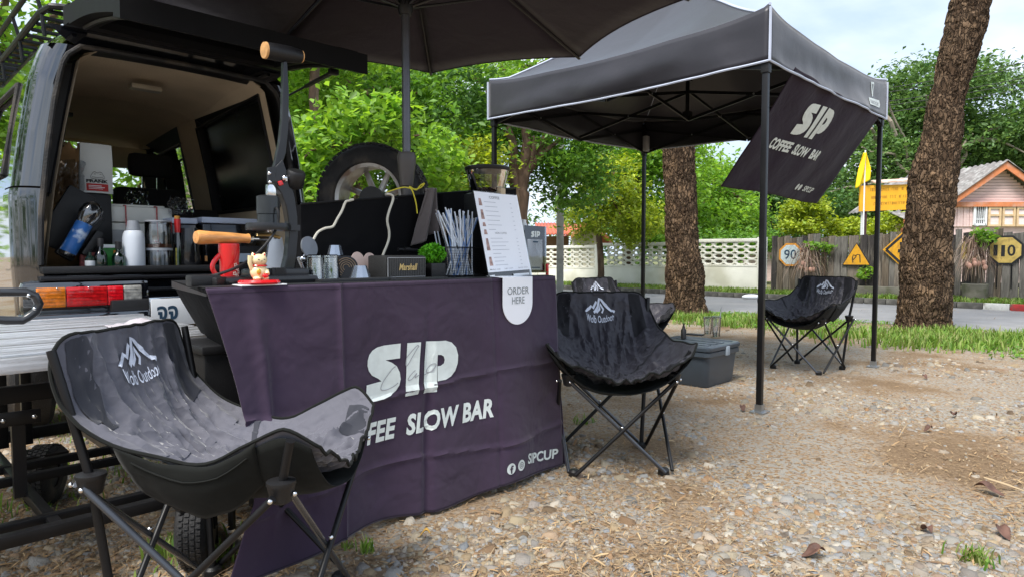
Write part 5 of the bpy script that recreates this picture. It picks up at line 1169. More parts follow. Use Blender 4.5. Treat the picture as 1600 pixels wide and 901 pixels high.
# rounded rear pillars, each in two pieces with a seam at the waist
for sg in (-1, 1):
    for za, zb, pr in ((.50, 1.315, .004), (1.325, 2.02, 0)):
        def fn(u, v):
            z = za + (zb - za) * v; hw = lp(PR, z) + pr; op = lp(OP, z) if z > .93 else .665
            r_ = .10; pts = [(hw, .26), (hw, .16), (hw, .10), (hw - .01, .06), (hw - .03, .028), (hw - .06, .008), (hw - .09, 0), (max(op + .002, hw - .12) if z > .93 else hw - .2, 0), (op, .012)]
            k = u * (len(pts) - 1); i = min(len(pts) - 2, int(k)); f = k - i; x = pts[i][0] + (pts[i + 1][0] - pts[i][0]) * f; y = pts[i][1] + (pts[i + 1][1] - pts[i][1]) * f
            return Vector((XC + sg * x, y - pr, z))
        mb = MB(); mb.grid(fn, 24, 26); mb.build('rear_pillar', M_paint, van)
    # side body with window openings
    ys = [.26, .34, 1.12, 1.5, 1.6, 2.9, 2.98, 3.9]; zs = [.50, .62, .93, 1.28, 1.40, 1.86, 1.97, 2.05]
    mb = MB()
    for i in range(len(ys) - 1):
        for j in range(len(zs) - 1):
            if j == 4 and i in (1, 4): continue
            if j >= 3 and i == 6: continue
            y0, y1, z0, z1 = ys[i], ys[i + 1], zs[j], zs[j + 1]
            n0 = len(mb.v)
            mb.grid(lambda u, v: Vector((XC + sg * lp(PR, z0 + (z1 - z0) * v), y0 + (y1 - y0) * u, z0 + (z1 - z0) * v)), 1, 3)
    mb.build('side_panel', M_paint, van, fix=False)
    for y0, y1, mm in ((.34, 1.12, M_tint), (1.6, 2.9, M_tint)):
        mb = MB(); mb.grid(lambda u, v: Vector((XC + sg * (lp(PR, 1.38 + .50 * v) - .012), y0 - .01 + (y1 - y0 + .02) * u, 1.38 + .50 * v)), 2, 4)
        win = mb.build('side_window', (M_tintr if sg > 0 else mm) if (y0 < 1 or sg < 0) else M_glass, van, fix=False)
        fr = MB(); q = [Vector((XC + sg * (lp(PR, z) + .003), y, z)) for y, z in ((y0, 1.40), (y1, 1.40), (y1, 1.86), (y0, 1.86), (y0, 1.40))]
        fr.tube(q, .014, 6); fr.build('frame', M_rubber, win)
    # inner trim wall
    M_trim = mat('beige_headliner', (.52, .41, .28), .95, var=.12, vs=3, bump=.3, bs=120)
    IW = [(.93, .64), (1.3, .595), (1.6, .545), (1.97, .47), (2.03, .38)]
    ys = [.02, .10, 1.14, 1.50, 2.50, 2.6]; zs = [.93, 1.30, 1.965, 2.03]
    mb = MB()
    for i in range(5):
        for j in range(3):
            if j == 1 and i in (1, 3): continue
            y0, y1, z0, z1 = ys[i], ys[i + 1], zs[j], zs[j + 1]
            if i == 0 and False: continue
            mb.grid(lambda u, v: Vector((XC + sg * lp(IW, z0 + (z1 - z0) * v), y0 + (y1 - y0) * u, z0 + (z1 - z0) * v)), 1, 5)
    mb.build('inner_trim', M_trim, van, fix=False)
    for (y0, y1) in ((.10, 1.14), (1.50, 2.50)):
        q = [Vector((XC + sg * (lp(IW, z) + .0), y, z)) for y, z in ((y0 + .03, 1.30), (y1, 1.30), (y1, 1.90 if y1 < 2 else 1.78), (y0 + .0, 1.965 if y1 < 2 else 1.84), (y0, 1.30))]
        mb = MB(); mb.tube(q, .012, 6)
        # reveal between trim and outer skin
        mb.grid(lambda u, v: Vector((XC + sg * (lp(IW, 1.30) + (lp(PR, 1.38) - .02 - lp(IW, 1.30)) * v), y0 + (y1 - y0) * u, 1.30 + .08 * v)), 1, 1)
        mb.grid(lambda u, v: Vector((XC + sg * (lp(IW, 1.965) + (lp(PR, 1.88) - .02 - lp(IW, 1.965)) * v), y0 + (y1 - y0) * u, 1.965 - .08 * v)), 1, 1)
        for yy in (y0, y1): mb.grid(lambda u, v: Vector((XC + sg * (lp(IW, 1.30 + .66 * u) + (lp(PR, 1.38 + .5 * u) - .02 - lp(IW, 1.30 + .66 * u)) * v), yy, 1.30 + .08 * v * (1 - 2 * u) + .66 * u)), 4, 1)
        mb.build('window_reveal', M_blackpl, van, fix=False)
    if True:
        mb = MB(); mb.grid(lambda u, v: Vector((XC + sg * (lp(IW, 1.30 + .665 * v) + .035), .12 + .96 * u, 1.30 + .665 * v)), 2, 4); mb.build('tinted_pane', M_tintr, van, fix=False)
# roof skin and the header over the opening
def rfn(u, v):
    s_ = -1 + 2 * u; th = s_ * 1.0; q = abs(s_)
    # walk the profile from one roof edge to the other
    zt = 2.170 - (.095 + .055) * q ** 3.2 if q > 0 else 2.170; x = .60 * math.copysign(1 - (1 - q) ** 1.25, s_) if q else 0
    y = .01 + 2.75 * v; zt -= .05 * max(0, 1 - y / .10) ** 2 * (1 - q) + .02 * max(0, 1 - y / .1)
    return Vector((XC + x, y, zt))
mb = MB(); mb.grid(rfn, 40, 40); mb.build('roof', M_paint, van, fix=False)
mb = MB(); mb.grid(lambda u, v: Vector((XC + (2 * u - 1) * (.47 + .125 * v ** .6), .012 - .006 * v, (2.02 + .012 * (1 - (2 * u - 1) ** 2)) + (2.105 - 2.02) * v)), 20, 4); mb.build('roof_header', M_paint, van, fix=False)
# rubber seal round the opening and the jamb behind it
seal = [Vector((XC - lp(OP, z), -.004, z)) for z in [.95, 1.05, 1.2, 1.35, 1.5, 1.63, 1.75, 1.82, 1.87, 1.9, 1.93, 1.95, 1.97, 1.995, 2.02]] + [Vector((XC + .47 * t, -.004, 2.02 + .012 * (1 - t * t))) for t in (-.9, -.6, -.3, 0, .3, .6, .9)] + [Vector((XC + lp(OP, z), -.004, z)) for z in [2.02, 1.995, 1.97, 1.95, 1.93, 1.9, 1.87, 1.82, 1.75, 1.63, 1.5, 1.35, 1.2, 1.05, .95]]
mb = MB(); mb.tube(seal, .013, 8); mb.build('door_seal', M_rubber, van)
mb = MB(); mb.add([p + Vector((0, .01, 0)) for p in seal] + [Vector((XC + (p.x - XC) * .965, .11, p.z - .008 if p.z > 1.9 else p.z)) for p in seal], [(i, i + 1, i + 1 + len(seal), i + len(seal)) for i in range(len(seal) - 1)]); mb.build('door_jamb', M_blackpl, van, fix=False)
mb = MB(); mb.grid(lambda u, v: Vector((XC + (2 * u - 1) * .45, 0.02 + 2.47 * v, 2.02 + .035 * (1 - (2 * u - 1) ** 2) - .12 * max(0, abs(2 * u - 1) - .8) - .13 * v * v - .012 * math.exp(-((v - .45) / .012) ** 2))), 30, 60); mb.build('headliner', M_trim, van, fix=False)
mb = MB(); mb.box((XC - .02, .55, 1.995), (.17, .075, .03), bev=.012); mb.build('roof_lamp', mat('roof_lamp_lens', (.34, .30, .23), .4), van)
mb = MB(); mb.box((XC - .25, 1.5, 1.95), (.11, .05, .03), bev=.01); mb.build('roof_hook', M_blackpl, van)
for x in (-.32, .25): mb = MB(); mb.box((XC + x, 2.32, 1.80), (.50, .03, .17), bev=.012); mb.build('sun_visor', M_trim, van)
M_carpet = mat('black_boot_carpet', (.012, .012, .012), .95, var=.3, bump=.4, bs=150)
mb = MB(); mb.box((XC, 1.45, .90), (1.34, 2.9, .06)); mb.build('boot_floor', M_carpet, van)
# windscreen end, dashboard, seats
mb = MB(); mb.box((XC, 2.55, 1.25), (1.3, .4, .22), bev=.05); mb.build('dashboard', M_blackpl, van)
mb = MB(); mb.grid(lambda u, v: Vector((XC + (2 * u - 1) * (.68 - .12 * v), 3.0 - .5 * v, 1.28 + .66 * v)), 2, 2); mb.build('windscreen', M_glass, van, fix=False)
for x0, x1, w_ in ((XC - .70, XC - .57, .07), (XC + .70, XC + .57, .07)): mb = MB(); mb.tube([(x0, 3.02, 1.26), (x1, 2.46, 1.96)], .035, 8); mb.build('screen_pillar', M_paint, van)
mb = MB(); mb.box((XC, 2.46, 1.96), (1.15, .06, .10), bev=.02); mb.build('screen_header', M_trim, van)
M_seatf = mat('dark_seat_fabric', (.020, .020, .020), .9, var=.3, bump=.2)
for x in (-.33, .30):
    st = MB(); st.box((XC + x, 1.62, 1.22), (.46, .14, .56), Matrix.Rotation(R(-8), 4, 'X'), bev=.05); s_ = st.build('front_seat', M_seatf, van)
    st = MB(); st.box((XC + x, 1.56, 1.66), (.30, .11, .17), bev=.045); st.build('headrest', M_seatf, s_)
    st = MB()
    for k in (-.05, .05): st.tube([(XC + x + k, 1.58, 1.48), (XC + x + k, 1.57, 1.62)], .007, 6)
    st.build('headrest_post', M_chrome, s_)
st = MB(); st.box((XC + .04, 1.12, 1.12), (1.15, .12, .40), bev=.04); st.build('rear_seat', M_seatf, van)
# lower rear: panel, sill, lamps, bumper, plate
mb = MB(); mb.box((XC, .05, .70), (1.34, .10, .42), bev=.01); mb.build('rear_panel', M_paint, van)
mb = MB(); mb.box((XC, -.008, .925), (1.34, .10, .035), bev=.01); mb.build('sill', M_blackpl, van)
mb = MB(); mb.box((XC, -.04, .885), (1.36, .07, .02), bev=.006); mb.box((XC, -.035, .82), (1.3, .05, .018), bev=.006); mb.build('trim_bar', M_blacksatin, van)
mb = MB(); mb.box((XC, -.055, .64), (1.54, .17, .17), bev=.03); mb.build('bumper', M_paint, van)
M_amber = mat('amber_lens', (.75, .22, .02), .12, var=.25, vs=60, coat=.5); M_redl = mat('red_lens', (.60, .012, .015), .10, var=.3, vs=60, coat=.5); M_clr = mat('grey_reversing_lens', (.36, .35, .32), .2, var=.4, vs=50, coat=.4)
for sg, lab in ((-1, 'l'), (1, 'r')):
    xo = XC + sg * .45; s2 = sg
    mb = MB(); mb.box((XC + sg * .485, -.035, .795), (.54, .09, .155), bev=.025); hs = mb.build('lamp_housing', M_paint, van)
    x_out = XC + sg * .70; segs = ((.70, .585, M_amber, 'indicator'), (.582, .41, M_redl, 'tail_light'), (.408, .34, mat('bright_red_lens', (.78, .01, .02), .1, var=.2, vs=60, coat=.5), 'brake_light'), (.337, .255, M_clr, 'reversing_light'))
    for xa, xb, mm, nm in segs:
        mb = MB(); mb.box((XC + sg * (xa + xb) / 2, -.082, .798), (abs(xa - xb), .022, .094), bev=.006)
        for k in range(1, 6): mb.box((XC + sg * (xa + xb) / 2, -.0935, .798 - .047 + .0157 * k), (abs(xa - xb) * .96, .003, .003))
        mb.build(nm, mm, hs)
    for xs_ in (.49, .62): mb = MB(); mb.ball((XC + sg * xs_, -.094, .842), .004, 6); mb.build('screw', M_chrome, hs)
a_, b_, z_ = AB(PB(262, 488, VB - .14)); px_ = a_ - VA
mb = MB(); mb.box((px_ + .085, -.145, .705), (.35, .012, .155), bev=.004); pt = mb.build('number_plate', M_chrome, van)
mb = MB(); mb.box((px_ + .085, -.153, .705), (.335, .004, .14), bev=.001); mb.build('plate_face', M_white, pt)
flatprint('characters', [txt('\u0e08\u0e08', px_ - .055, .665, .10, .072, .03)], lambda x, z: Vector((x, -.1565, z)), M_navy, pt, world=False)
mb = MB(); mb.box((px_ + .2, -.07, .69), (.9, .1, .17), bev=.01); mb.build('plate_recess', M_blackpl, van)
# bonnet, wheels
mb = MB(); mb.box((XC, 3.45, 1.02), (1.44, .95, .44), bev=.08); mb.build('bonnet', M_paint, van)
mb = MB(); mb.box((XC, 2.0, .52), (1.2, 3.6, .10)); mb.build('chassis', M_blackpl, van)
for x in (-1, 1):
    for y in (.78, 3.15):
        mb = MB(); Mx = Matrix.Translation((XC + x * .64, y, .36)) @ Matrix.Rotation(math.pi / 2, 4, 'Y')
        mb.lathe([(.20, -.10), (.33, -.11), (.36, -.08), (.36, .08), (.33, .11), (.20, .10)], 30, M=Mx, cap=False); wh = mb.build('wheel', M_rubber, van)
        mb = MB(); mb.lathe([(.0, -.06), (.12, -.06), (.20, -.09), (.20, .09), (.12, .04), (0, .04)], 24, M=Mx); mb.build('rim', M_steel, wh)
# open hatch: hinged along the roof, reaching out over the boot
ho, hi = 2.92 - VB, .04; zo, zi = 1.975, 2.135
def hat(x, t, dz=0): y = hi + (ho - hi) * t; return Vector((XC + .035 + x, y, zi + (zo - zi) * t + dz + .03 * math.sin(math.pi * t)))
HW = .565
mb = MB()
def slab(x0, x1, t0, t1, d0, d1, nx=8, ny=8):
    mb.grid(lambda u, v: hat(x0 + (x1 - x0) * u, t0 + (t1 - t0) * v, d1), nx, ny); mb.grid(lambda u, v: hat(x0 + (x1 - x0) * u, t0 + (t1 - t0) * v, d0), nx, ny)
    for x in (x0, x1): mb.grid(lambda u, v: hat(x, t0 + (t1 - t0) * u, d0 + (d1 - d0) * v), ny, 1)
    for t in (t0, t1): mb.grid(lambda u, v: hat(x0 + (x1 - x0) * u, t, d0 + (d1 - d0) * v), nx, 1)
slab(-HW, HW, 0, .12, -.02, .07); slab(-HW, HW, .90, 1.0, -.05, .05); slab(-HW, -HW + .11, .12, .90, -.03, .06); slab(HW - .11, HW, .12, .90, -.03, .06); slab(-HW + .09, HW - .09, .50, .90, -.01, .045)
hatch = mb.build('tailgate', mat('hatch_underside_black', (.006, .006, .007), .6, var=.3, spec=.2), van, fix=False, smooth=False)
mb = MB(); mb.grid(lambda u, v: hat(-HW + .1 + (2 * HW - .2) * u, .11 + .40 * v, .02), 6, 6); mb.build('rear_window', M_tint, hatch, fix=False)
mb = MB()
for t in (.56, .70, .84): mb.tube([hat(-HW + .16 + (2 * HW - .32) * i / 8, t, -.014) for i in range(9)], .010, 6)
mb.tube([hat(-HW + .06, .15 + .75 * i / 6, -.036) for i in range(7)], .012, 6); mb.tube([hat(HW - .06, .15 + .75 * i / 6, -.036) for i in range(7)], .012, 6)
mb.build('pressing', M_blackpl, hatch)
M_cream = mat('cream_plastic_clip', (.52, .46, .34), .5)
for x in (-.36, -.29): mb = MB(); mb.box(hat(x, .80, -.025), (.05, .035, .022), bev=.004); mb.build('clip', M_cream, hatch)
for x, t in ((.02, .76), (.2, .8), (-.1, .6), (.38, .8)): mb = MB(); mb.lathe([(0, -.008), (.012, -.006), (.012, 0)], 10, hat(x, t, -.014)); mb.build('screw', M_chrome, hatch)
# the strut that holds the hatch at its right side
s0 = PB(452, 149, VB - .0) ; s1 = PB(521, 113, VB - .72)
Iv = wm(van).inverted(); q0, q1 = Iv @ s0, Iv @ s1
mb = MB(); mb.tube([q0, q0.lerp(q1, .45)], .007, 8); mb.tube([q0.lerp(q1, .42), q1], .012, 8); mb.box(q1, (.05, .03, .03), bev=.005); mb.build('gas_strut', M_blacksatin, van)
# roof rack
rk = MB()
def rrail(z, r_, x0=.57, y0=.12, y1=2.1): 
    rk.tube([(XC - x0, y1, z), (XC - x0, y0 + .2, z), (XC - x0 + .02, y0 + .06, z), (XC - x0 + .12, y0, z), (XC + x0 - .12, y0, z), (XC + x0 - .02, y0 + .06, z), (XC + x0, y0 + .2, z), (XC + x0, y1, z), (XC - x0, y1, z)], r_, 8)
rrail(2.24, .017); rrail(2.36, .014, .60, .02, 2.2)
rack = rk.build('roof_rack', M_frame, van)
for i in range(15):
    mb = MB(); y = .22 + i * .13; mb.box((XC, y, 2.225), (1.12, .035, .012)); mb.build('slat', M_frame, rack)
mb = MB()
for sg in (-1, 1):
    for y in (.3, .9, 1.5, 2.0): mb = MB(); mb.tube([(XC + sg * .56, y, 2.12), (XC + sg * .57, y, 2.24), (XC + sg * .60, y, 2.36)], .010, 6); mb.build('stanchion', M_frame, rack)
# spare wheel and its stand behind the counter panel
tc_ = PY(585, 312, 4.0)
sp = thing('spare_wheel', 'big spare wheel with rusty edged alloy rim standing on end behind the black panel', 'wheel', TMat((tc_.x, tc_.y, 0), R(-8)))
R_ = .322; zc_ = tc_.z; Mx = Matrix.Translation((0, 0, zc_)) @ Matrix.Rotation(math.pi / 2, 4, 'X')
mb = MB(); mb.lathe([(.205, -.11), (.215, -.125), (.26, -.135), (.295, -.122), (.313, -.102), (R_, -.08), (R_, .08), (.313, .102), (.295, .122), (.26, .135), (.215, .125), (.205, .11)], 64, M=Mx, cap=False)
tb = MB()
for i in range(52):
    a = 2 * math.pi * i / 52
    for k, y in enumerate((-.075, -.03, .015, .06)):
        aa = a + (.06 if k % 2 else 0); c = Vector((math.cos(aa) * (R_ + .003), y, zc_ + math.sin(aa) * (R_ + .003))); tb.box(c, (.012, .034, .030), Matrix.Rotation(-aa, 4, 'Y'))
ty = mb.build('tyre', M_rubber, sp); tb.build('tread', M_rubber, ty, smooth=False)
M_alloy = mat('dull_alloy', (.60, .59, .57), .40, .5, var=.2, dirt=((.22, .11, .05), .8), ds=9)
mb = MB(); mb.lathe([(.206, -.112), (.205, -.10), (.192, -.08), (.186, .10), (.206, .112)], 48, M=Mx, cap=False); rm = mb.build('rim', M_alloy, sp)
mb = MB(); mb.lathe([(.208, -.118), (.212, -.108), (.203, -.104)], 48, M=Mx, cap=False); mb.build('rust_ring', mat('rusty_lip', (.30, .13, .05), .8, var=.4, vs=30), rm)
for i in range(8):
    a = 2 * math.pi * (i + .5) / 8; mb = MB(); c0 = Vector((math.cos(a) * .06, .05, zc_ + math.sin(a) * .06)); c1 = Vector((math.cos(a) * .19, .065, zc_ + math.sin(a) * .19)); mb.tube([c0, c1], [.022, .016], 8); mb.build('spoke', M_alloy, rm)
mb = MB(); mb.lathe([(0, -.0), (.07, -.0), (.075, .06), (0, .06)], 20, M=Mx); mb.build('hub', M_blackpl, rm)
mb = MB(); mb.tube([(0, .12, zc_ - .05), (0, .16, zc_ - .5), (0, .16, 0)], .03, 8); mb.box((0, .05, zc_ - .385), (.4, .25, .03)); mb.box((0, .05, .015), (.5, .4, .03)); mb.tube([(-.0, .0, zc_), (0, .14, zc_)], .03, 8)
mb.build('carrier', M_frame, sp)
# ================================================================== ON AND BEHIND THE COUNTER
ZB = ZT + .005
def it(name, label, cat, px, b, z=ZB, rot=0.0, group=None):
    p = on(px, b, z); o = thing(name, label, cat, Matrix.Translation(p) @ Matrix.Rotation(GANG + rot, 4, 'Z'), group); return o, p, p.y * CP / F
def top(p, py): return zat(py, p) - p.z
def face(p, q, py):
    return None
# black backboard panel
bk = thing('backboard', 'black cloth covered box panel standing at the back of the counter', 'panel', GMat(0, 2.42, 0))
kL, kM, kR = PB(470, 320, 2.40), PB(686, 303, 2.40), PB(800, 290, 2.40)
aL, aM, aR = AB(kL), AB(kM), AB(kR)
mb = MB(); mb.prism([(aL[0], -.02, ZB), (aM[0], -.02, ZB), (aM[0], -.02, aM[2]), (aL[0], -.02, aL[2])], (0, .05, 0)); mb.build('panel', M_bcl, bk, smooth=False)
mb = MB(); mb.prism([(aM[0] + .004, -.05, ZB), (aR[0], -.05, ZB), (aR[0], -.05, aR[2] - .02), (aM[0] + .004, -.05, aM[2])], (0, .12, 0)); mb.build('panel', M_bcl, bk, smooth=False)
mb = MB(); mb.tube([(aL[0], -.02, aL[2] + .002), (aM[0], -.02, aM[2] + .002), (aR[0], -.05, aR[2] - .015)], .005, 6); mb.build('edge', M_blackpl, bk)
for px, py in ((619, 311), (729, 300)): c = AB(PB(px, py, 2.36)); mb = MB(); mb.lathe([(0, 0), (.007, .003), (.007, .0)], 8, (c[0], c[1] - 2.42 + (-.0 if px < 700 else 0), c[2])); mb.build('stud', M_blacksatin, bk)
def cord(label, pts, b, r_, m, name='cable', cat='cable', db=None):
    mb = MB(); P = [PB(x, y, b if db is None else b + db[i]) for i, (x, y) in enumerate(pts)]
    # smooth the measured points
    Q = []
    for i in range(len(P) - 1):
        p0, p1, p2, p3 = P[max(0, i - 1)], P[i], P[i + 1], P[min(len(P) - 1, i + 2)]
        for k in range(6):
            f = k / 6; Q.append((p1 * 2 + (p2 - p0) * f + (p0 * 2 - p1 * 5 + p2 * 4 - p3) * f * f + (p1 * 3 - p0 - p2 * 3 + p3) * f ** 3) * .5)
    Q.append(P[-1]); mb.tube(Q, r_, 8); return tag(mb.build(name, m), label, cat)
M_cream2 = mat('cream_cable', (.62, .59, .50), .5)
cord('cream cable hanging over the panel down to the round mirror', [(552, 312), (545, 314), (540, 316), (534, 330), (527, 342), (520, 354), (508, 357), (497, 363), (490, 374), (487, 380)], 2.355, .0052, M_cream2)
cord('cream cable hanging over the panel down behind the speaker', [(603, 303), (612, 305), (614, 312), (608, 330), (605, 345), (608, 362), (607, 376), (601, 392), (597, 402)], 2.355, .0055, M_cream2)
cord('yellow string tied round the parasol pole and hanging down', [(604, 301), (618, 296), (632, 293), (648, 296), (658, 293), (663, 287), (657, 290), (650, 297), (640, 292), (645, 300), (650, 318), (652, 334)], 2.40, .003, mat('yellow_string', (.70, .60, .05), .7), 'string', 'string', db=[.02, .02, 0, -.02, -.03, -.03, -.03, -.05, -.05, -.06, -.06, -.06])
# towel over the panel
M_tow = cloth_mat('grey_brown_towel', (.13, .11, .105), .95, .5, .5, .1)
def tw(u, v):
    pxl = 668 - 20 * v if v > .05 else 665; pxr = 683 - 3 * v; px = pxl + (pxr - pxl) * u; py = 294 + v * (90 - 22 * u); q = PB(px, py, 2.335)
    return q + Vector((VX, VY, 0)) * (.022 * math.sin(u * 9 + v * 2) * (.4 + v) + .0)
mb = MB(); mb.grid(tw, 24, 30); tag(mb.build('towel', M_tow, solid=.006), 'grey brown towel draped over the middle of the black panel', 'towel')
# handles lying along the back
# round mirror/lamp disc
o, p, s_ = it('clip_fan', 'round grey disc on a clip beside the glasses', 'mirror', 481, 2.25)
c = PB(481, 387, 2.25); rr = 17 * s_
mb = MB(); mb.lathe([(0, 0), (rr * .9, 0), (rr, .004), (rr, .010), (0, .012)], 28, wm(o).inverted() @ c, Matrix.Rotation(R(78), 4, 'X') @ Matrix.Rotation(R(18), 4, 'Y')); mb.build('disc', mat('brushed_grey_disc', (.20, .21, .23), .35, .5, var=.1), o)
mb = MB(); Iv = wm(o).inverted(); mb.tube([Iv @ PB(478, 398, 2.25), Iv @ PB(472, 404, 2.25), Iv @ PB(466, 402, 2.25), (0, 0, .0)], .006, 8); mb.ball(Iv @ PB(473, 405, 2.24), .012, 8); mb.build('clip', M_chrome, o)
# ---- lever espresso press
o, p, s_ = it('lever_press', 'tall black hand lever espresso press with wooden grips', 'espresso maker', 440, 2.17)
BP = 2.17; Iv = wm(o).inverted()
def cut(pts, b, th, name, m, par, bev=False):
    q = [Iv @ PB(x, y, b - th / 2) for x, y in pts]; mb = MB(); mb.prism(q, (0, th, 0)); ob = mb.build(name, m, par, smooth=False)
    bv = ob.modifiers.new('edge', 'BEVEL'); bv.width = .003; bv.segments = 2; bv.limit_method = 'ANGLE'; return ob
M_press = mat('dark_cast_metal', (.014, .015, .018), .38, .2, var=.25, coat=.3)
cut([(442, 249), (446, 262), (455, 285), (461, 310), (465, 340), (466, 370), (464, 395), (459, 428), (442, 428), (449, 400), (452, 370), (451, 345), (447, 322), (440, 303), (430, 288), (423, 272), (430, 262)], BP, .034, 'post', M_press, o)
cut([(443, 96), (449, 96), (452, 145), (451, 200), (447, 240), (440, 262), (434, 283), (424, 279), (429, 258), (437, 222), (441, 185), (442, 145)], BP - .0, .020, 'lever', M_press, o)
q0, q1 = Iv @ PB(414, 79, BP), Iv @ PB(470, 89, BP); dq = (q1 - q0).normalized()
mb = MB(); mb.tube([q0, q0 + dq * .004, q0.lerp(q1, .35), q0.lerp(q1, .7), q1 - dq * .004, q1], [.026, .028, .029, .028, .0235, .022], 20); gp = mb.build('grip', M_blackpl, o)
mb = MB(); mb.tube([q0 - dq * .004, q0 + dq * .003], [.027, .0285], 20); mb.build('wooden_end', M_woodend, gp)
mb = MB(); mb.tube([q1 - dq * .012, q1 + dq * .004], [.0235, .021], 20); mb.build('wooden_end', M_woodend, gp)
q = Iv @ PB(419, 330, BP - .03); r1 = 16 * s_
zt_, zb_ = (Iv @ PB(419, 309, BP)).z, (Iv @ PB(419, 350, BP)).z
mb = MB(); mb.lathe([(0, zb_), (r1, zb_), (r1 * .98, zb_ + .03), (r1 * 1.05, zb_ + .032), (r1 * 1.05, zt_), (r1 * .8, zt_ + .004), (0, zt_ + .004)], 26, (q.x, q.y, 0)); mb.build('chamber', mat('smoky_metal', (.030, .034, .038), .3, .4, var=.2, coat=.3), o)
zc0 = (Iv @ PB(419, 361, BP)).z
mb = MB(); mb.lathe([(0, zc0), (32 * s_, zc0), (33 * s_, zc0 + .012), (32 * s_, zb_), (0, zb_)], 26, (q.x, q.y, 0)); mb.box((q.x + .05, .02, (zc0 + zb_) / 2), (.10, .05, zb_ - zc0 - .002), bev=.004); mb.box((q.x + .085, -.03, (zc0 + zb_) / 2), (.05, .02, .02)); mb.build('group_head', M_press, o)
# pivots and bolts
mb = MB()
for x, y in ((421, 271), (422, 285), (422, 361), (430, 371), (421, 361), (447, 282)): mb.ball(Iv @ PB(x, y, BP - .024), .0065, 8)
mb.build('bolt', M_chrome, o)
cut([(419, 262), (431, 260), (432, 285), (419, 287)], BP - .014, .012, 'clevis', M_press, o)
cut([(434, 284), (441, 282), (444, 289), (437, 291)], BP - .022, .006, 'red_tab', M_red, o)
mb = MB(); mb.box(Iv @ PB(423, 298, BP), (.03, .02, .04), bev=.003); mb.tube([Iv @ PB(424, 290, BP), Iv @ PB(424, 312, BP)], .008, 8); mb.build('piston_rod', M_chrome, o)
g = Iv @ PB(461, 279, BP - .01); mb = MB(); mb.lathe([(0, -.030), (.030, -.030), (.033, -.026), (.033, .020), (.028, .028), (0, .030)], 24, g, Matrix.Rotation(R(24), 4, 'X')); gg = mb.build('gauge', M_blackpl, o)
mb = MB(); mb.lathe([(0, -.032), (.022, -.032), (.022, -.034), (0, -.034)], 24, g, Matrix.Rotation(R(24), 4, 'X')); mb.build('dial', M_blacksatin, gg)
mb = MB(); mb.tube([g, Iv @ PB(446, 279, BP)], .009, 8); mb.ball(Iv @ PB(445, 279, BP - .02), .012, 8); mb.build('gauge_elbow', M_chrome, o)
w0, w1 = Iv @ PB(305, 371, BP - .05), Iv @ PB(388, 373, BP - .03); dw = w1 - w0
mb = MB(); mb.tube([w0, w0 + dw * .01, w0 + dw * .06, w0 + dw * .3, w0 + dw * .62, w0 + dw * .85, w0 + dw * .95, w1], [.012, .019, .0225, .020, .0185, .0155, .0145, .0165], 20); mb.build('wooden_handle', M_wood, o)
mb = MB(); mb.tube([w1, w1 + dw * .07, w1 + dw * .10, w1 + dw * .2], [.015, .014, .008, .007], 14); mb.tube([w1 + dw * .1, w1 + dw * .45], .006, 8); mb.build('ferrule', M_chrome, o)
mb = MB(); mb.tube([w1 + dw * .12 + Vector((0, -.02, .012)), w1 + dw * .42 + Vector((0, -.02, .014)), w1 + dw * .6 + Vector((0, -.02, .005))], .006, 8); mb.build('spout', mat('brass', (.55, .38, .16), .3, .9), o)
# foot plate: a long low casting
b0_, b1_ = Iv @ on(345, 2.07, ZB), Iv @ on(484, 2.10, ZB)
mb = MB(); mb.box(((b0_.x + b1_.x) / 2, -.06, .013), (b1_.x - b0_.x, .15, .026), bev=.012); mb.box((b1_.x - .11, -.04, .032), (.20, .10, .034), bev=.012); fp = mb.build('foot_plate', M_press, o)
mb = MB(); mb.box((b1_.x - .125, -.095, .034), (.05, .012, .036), bev=.003); mb.box((b1_.x - .125, -.101, .045), (.03, .004, .014)); mb.build('bracket', M_blacksatin, fp)
cord('thin black cord looping from the press down to the plug on the counter corner', [(428, 328), (432, 326), (435, 334), (434, 350), (426, 368), (410, 388), (390, 406), (365, 420), (335, 430), (318, 433)], 2.12, .0045, M_blackpl, db=[0, -.02, -.03, -.03, -.04, -.05, -.06, -.08, -.07, -.04])
mb = MB(); c = on(318, 2.06, ZB); mb.box(c + Vector((0, 0, .017)), (.09, .05, .034), Matrix.Rotation(GANG, 4, 'Z'), bev=.008); mb.box(c + Vector((.03, .02, .014)), (.05, .045, .026), Matrix.Rotation(GANG + .5, 4, 'Z'), bev=.006); tag(mb.build('power_adapter', M_blackpl), 'black power adapter on the left corner of the counter', 'adapter')
# mug
o, p, s_ = it('mug', 'glossy red mug with little painted flowers left of the lucky cat', 'mug', 359, 2.12); h = top(p, 381); r_ = 15.5 * s_
mb = MB(); mb.lathe([(0, 0), (r_ * .86, 0), (r_ * .9, .006), (r_ * .93, h * .6), (r_ * 1.0, h * .75), (r_ * 1.0, h), (r_ * .93, h), (r_ * .86, h * .7), (r_ * .8, .01), (0, .01)], 36); mg = mb.build('body', M_red, o)
mb = MB(); mb.tube([(-r_ * .85 - .026 * math.sin(math.pi * k / 10) * 1.0, -.0, h * (.12 + .62 * k / 10)) for k in range(11)], .0055, 8, flat=1.4); mb.build('handle', M_red, o)
def onm(x, y): a = R(-90) - GANG * 0 + x / r_; return Vector((math.cos(a) * (r_ * .955 + .001), math.sin(a) * (r_ * .955 + .001), y))
fl_ = []
for cx, cz in ((.004, .035), (.014, .05), (.008, .062), (.020, .040), (.013, .028)):
    for k in range(5): fl_.append(disc2(cx + .0045 * math.cos(k * 1.257), cz + .0045 * math.sin(k * 1.257), .0026, 8))
flatprint('flower', fl_, onm, mat('pink_enamel', (.75, .55, .48), .3), mg, world=False)
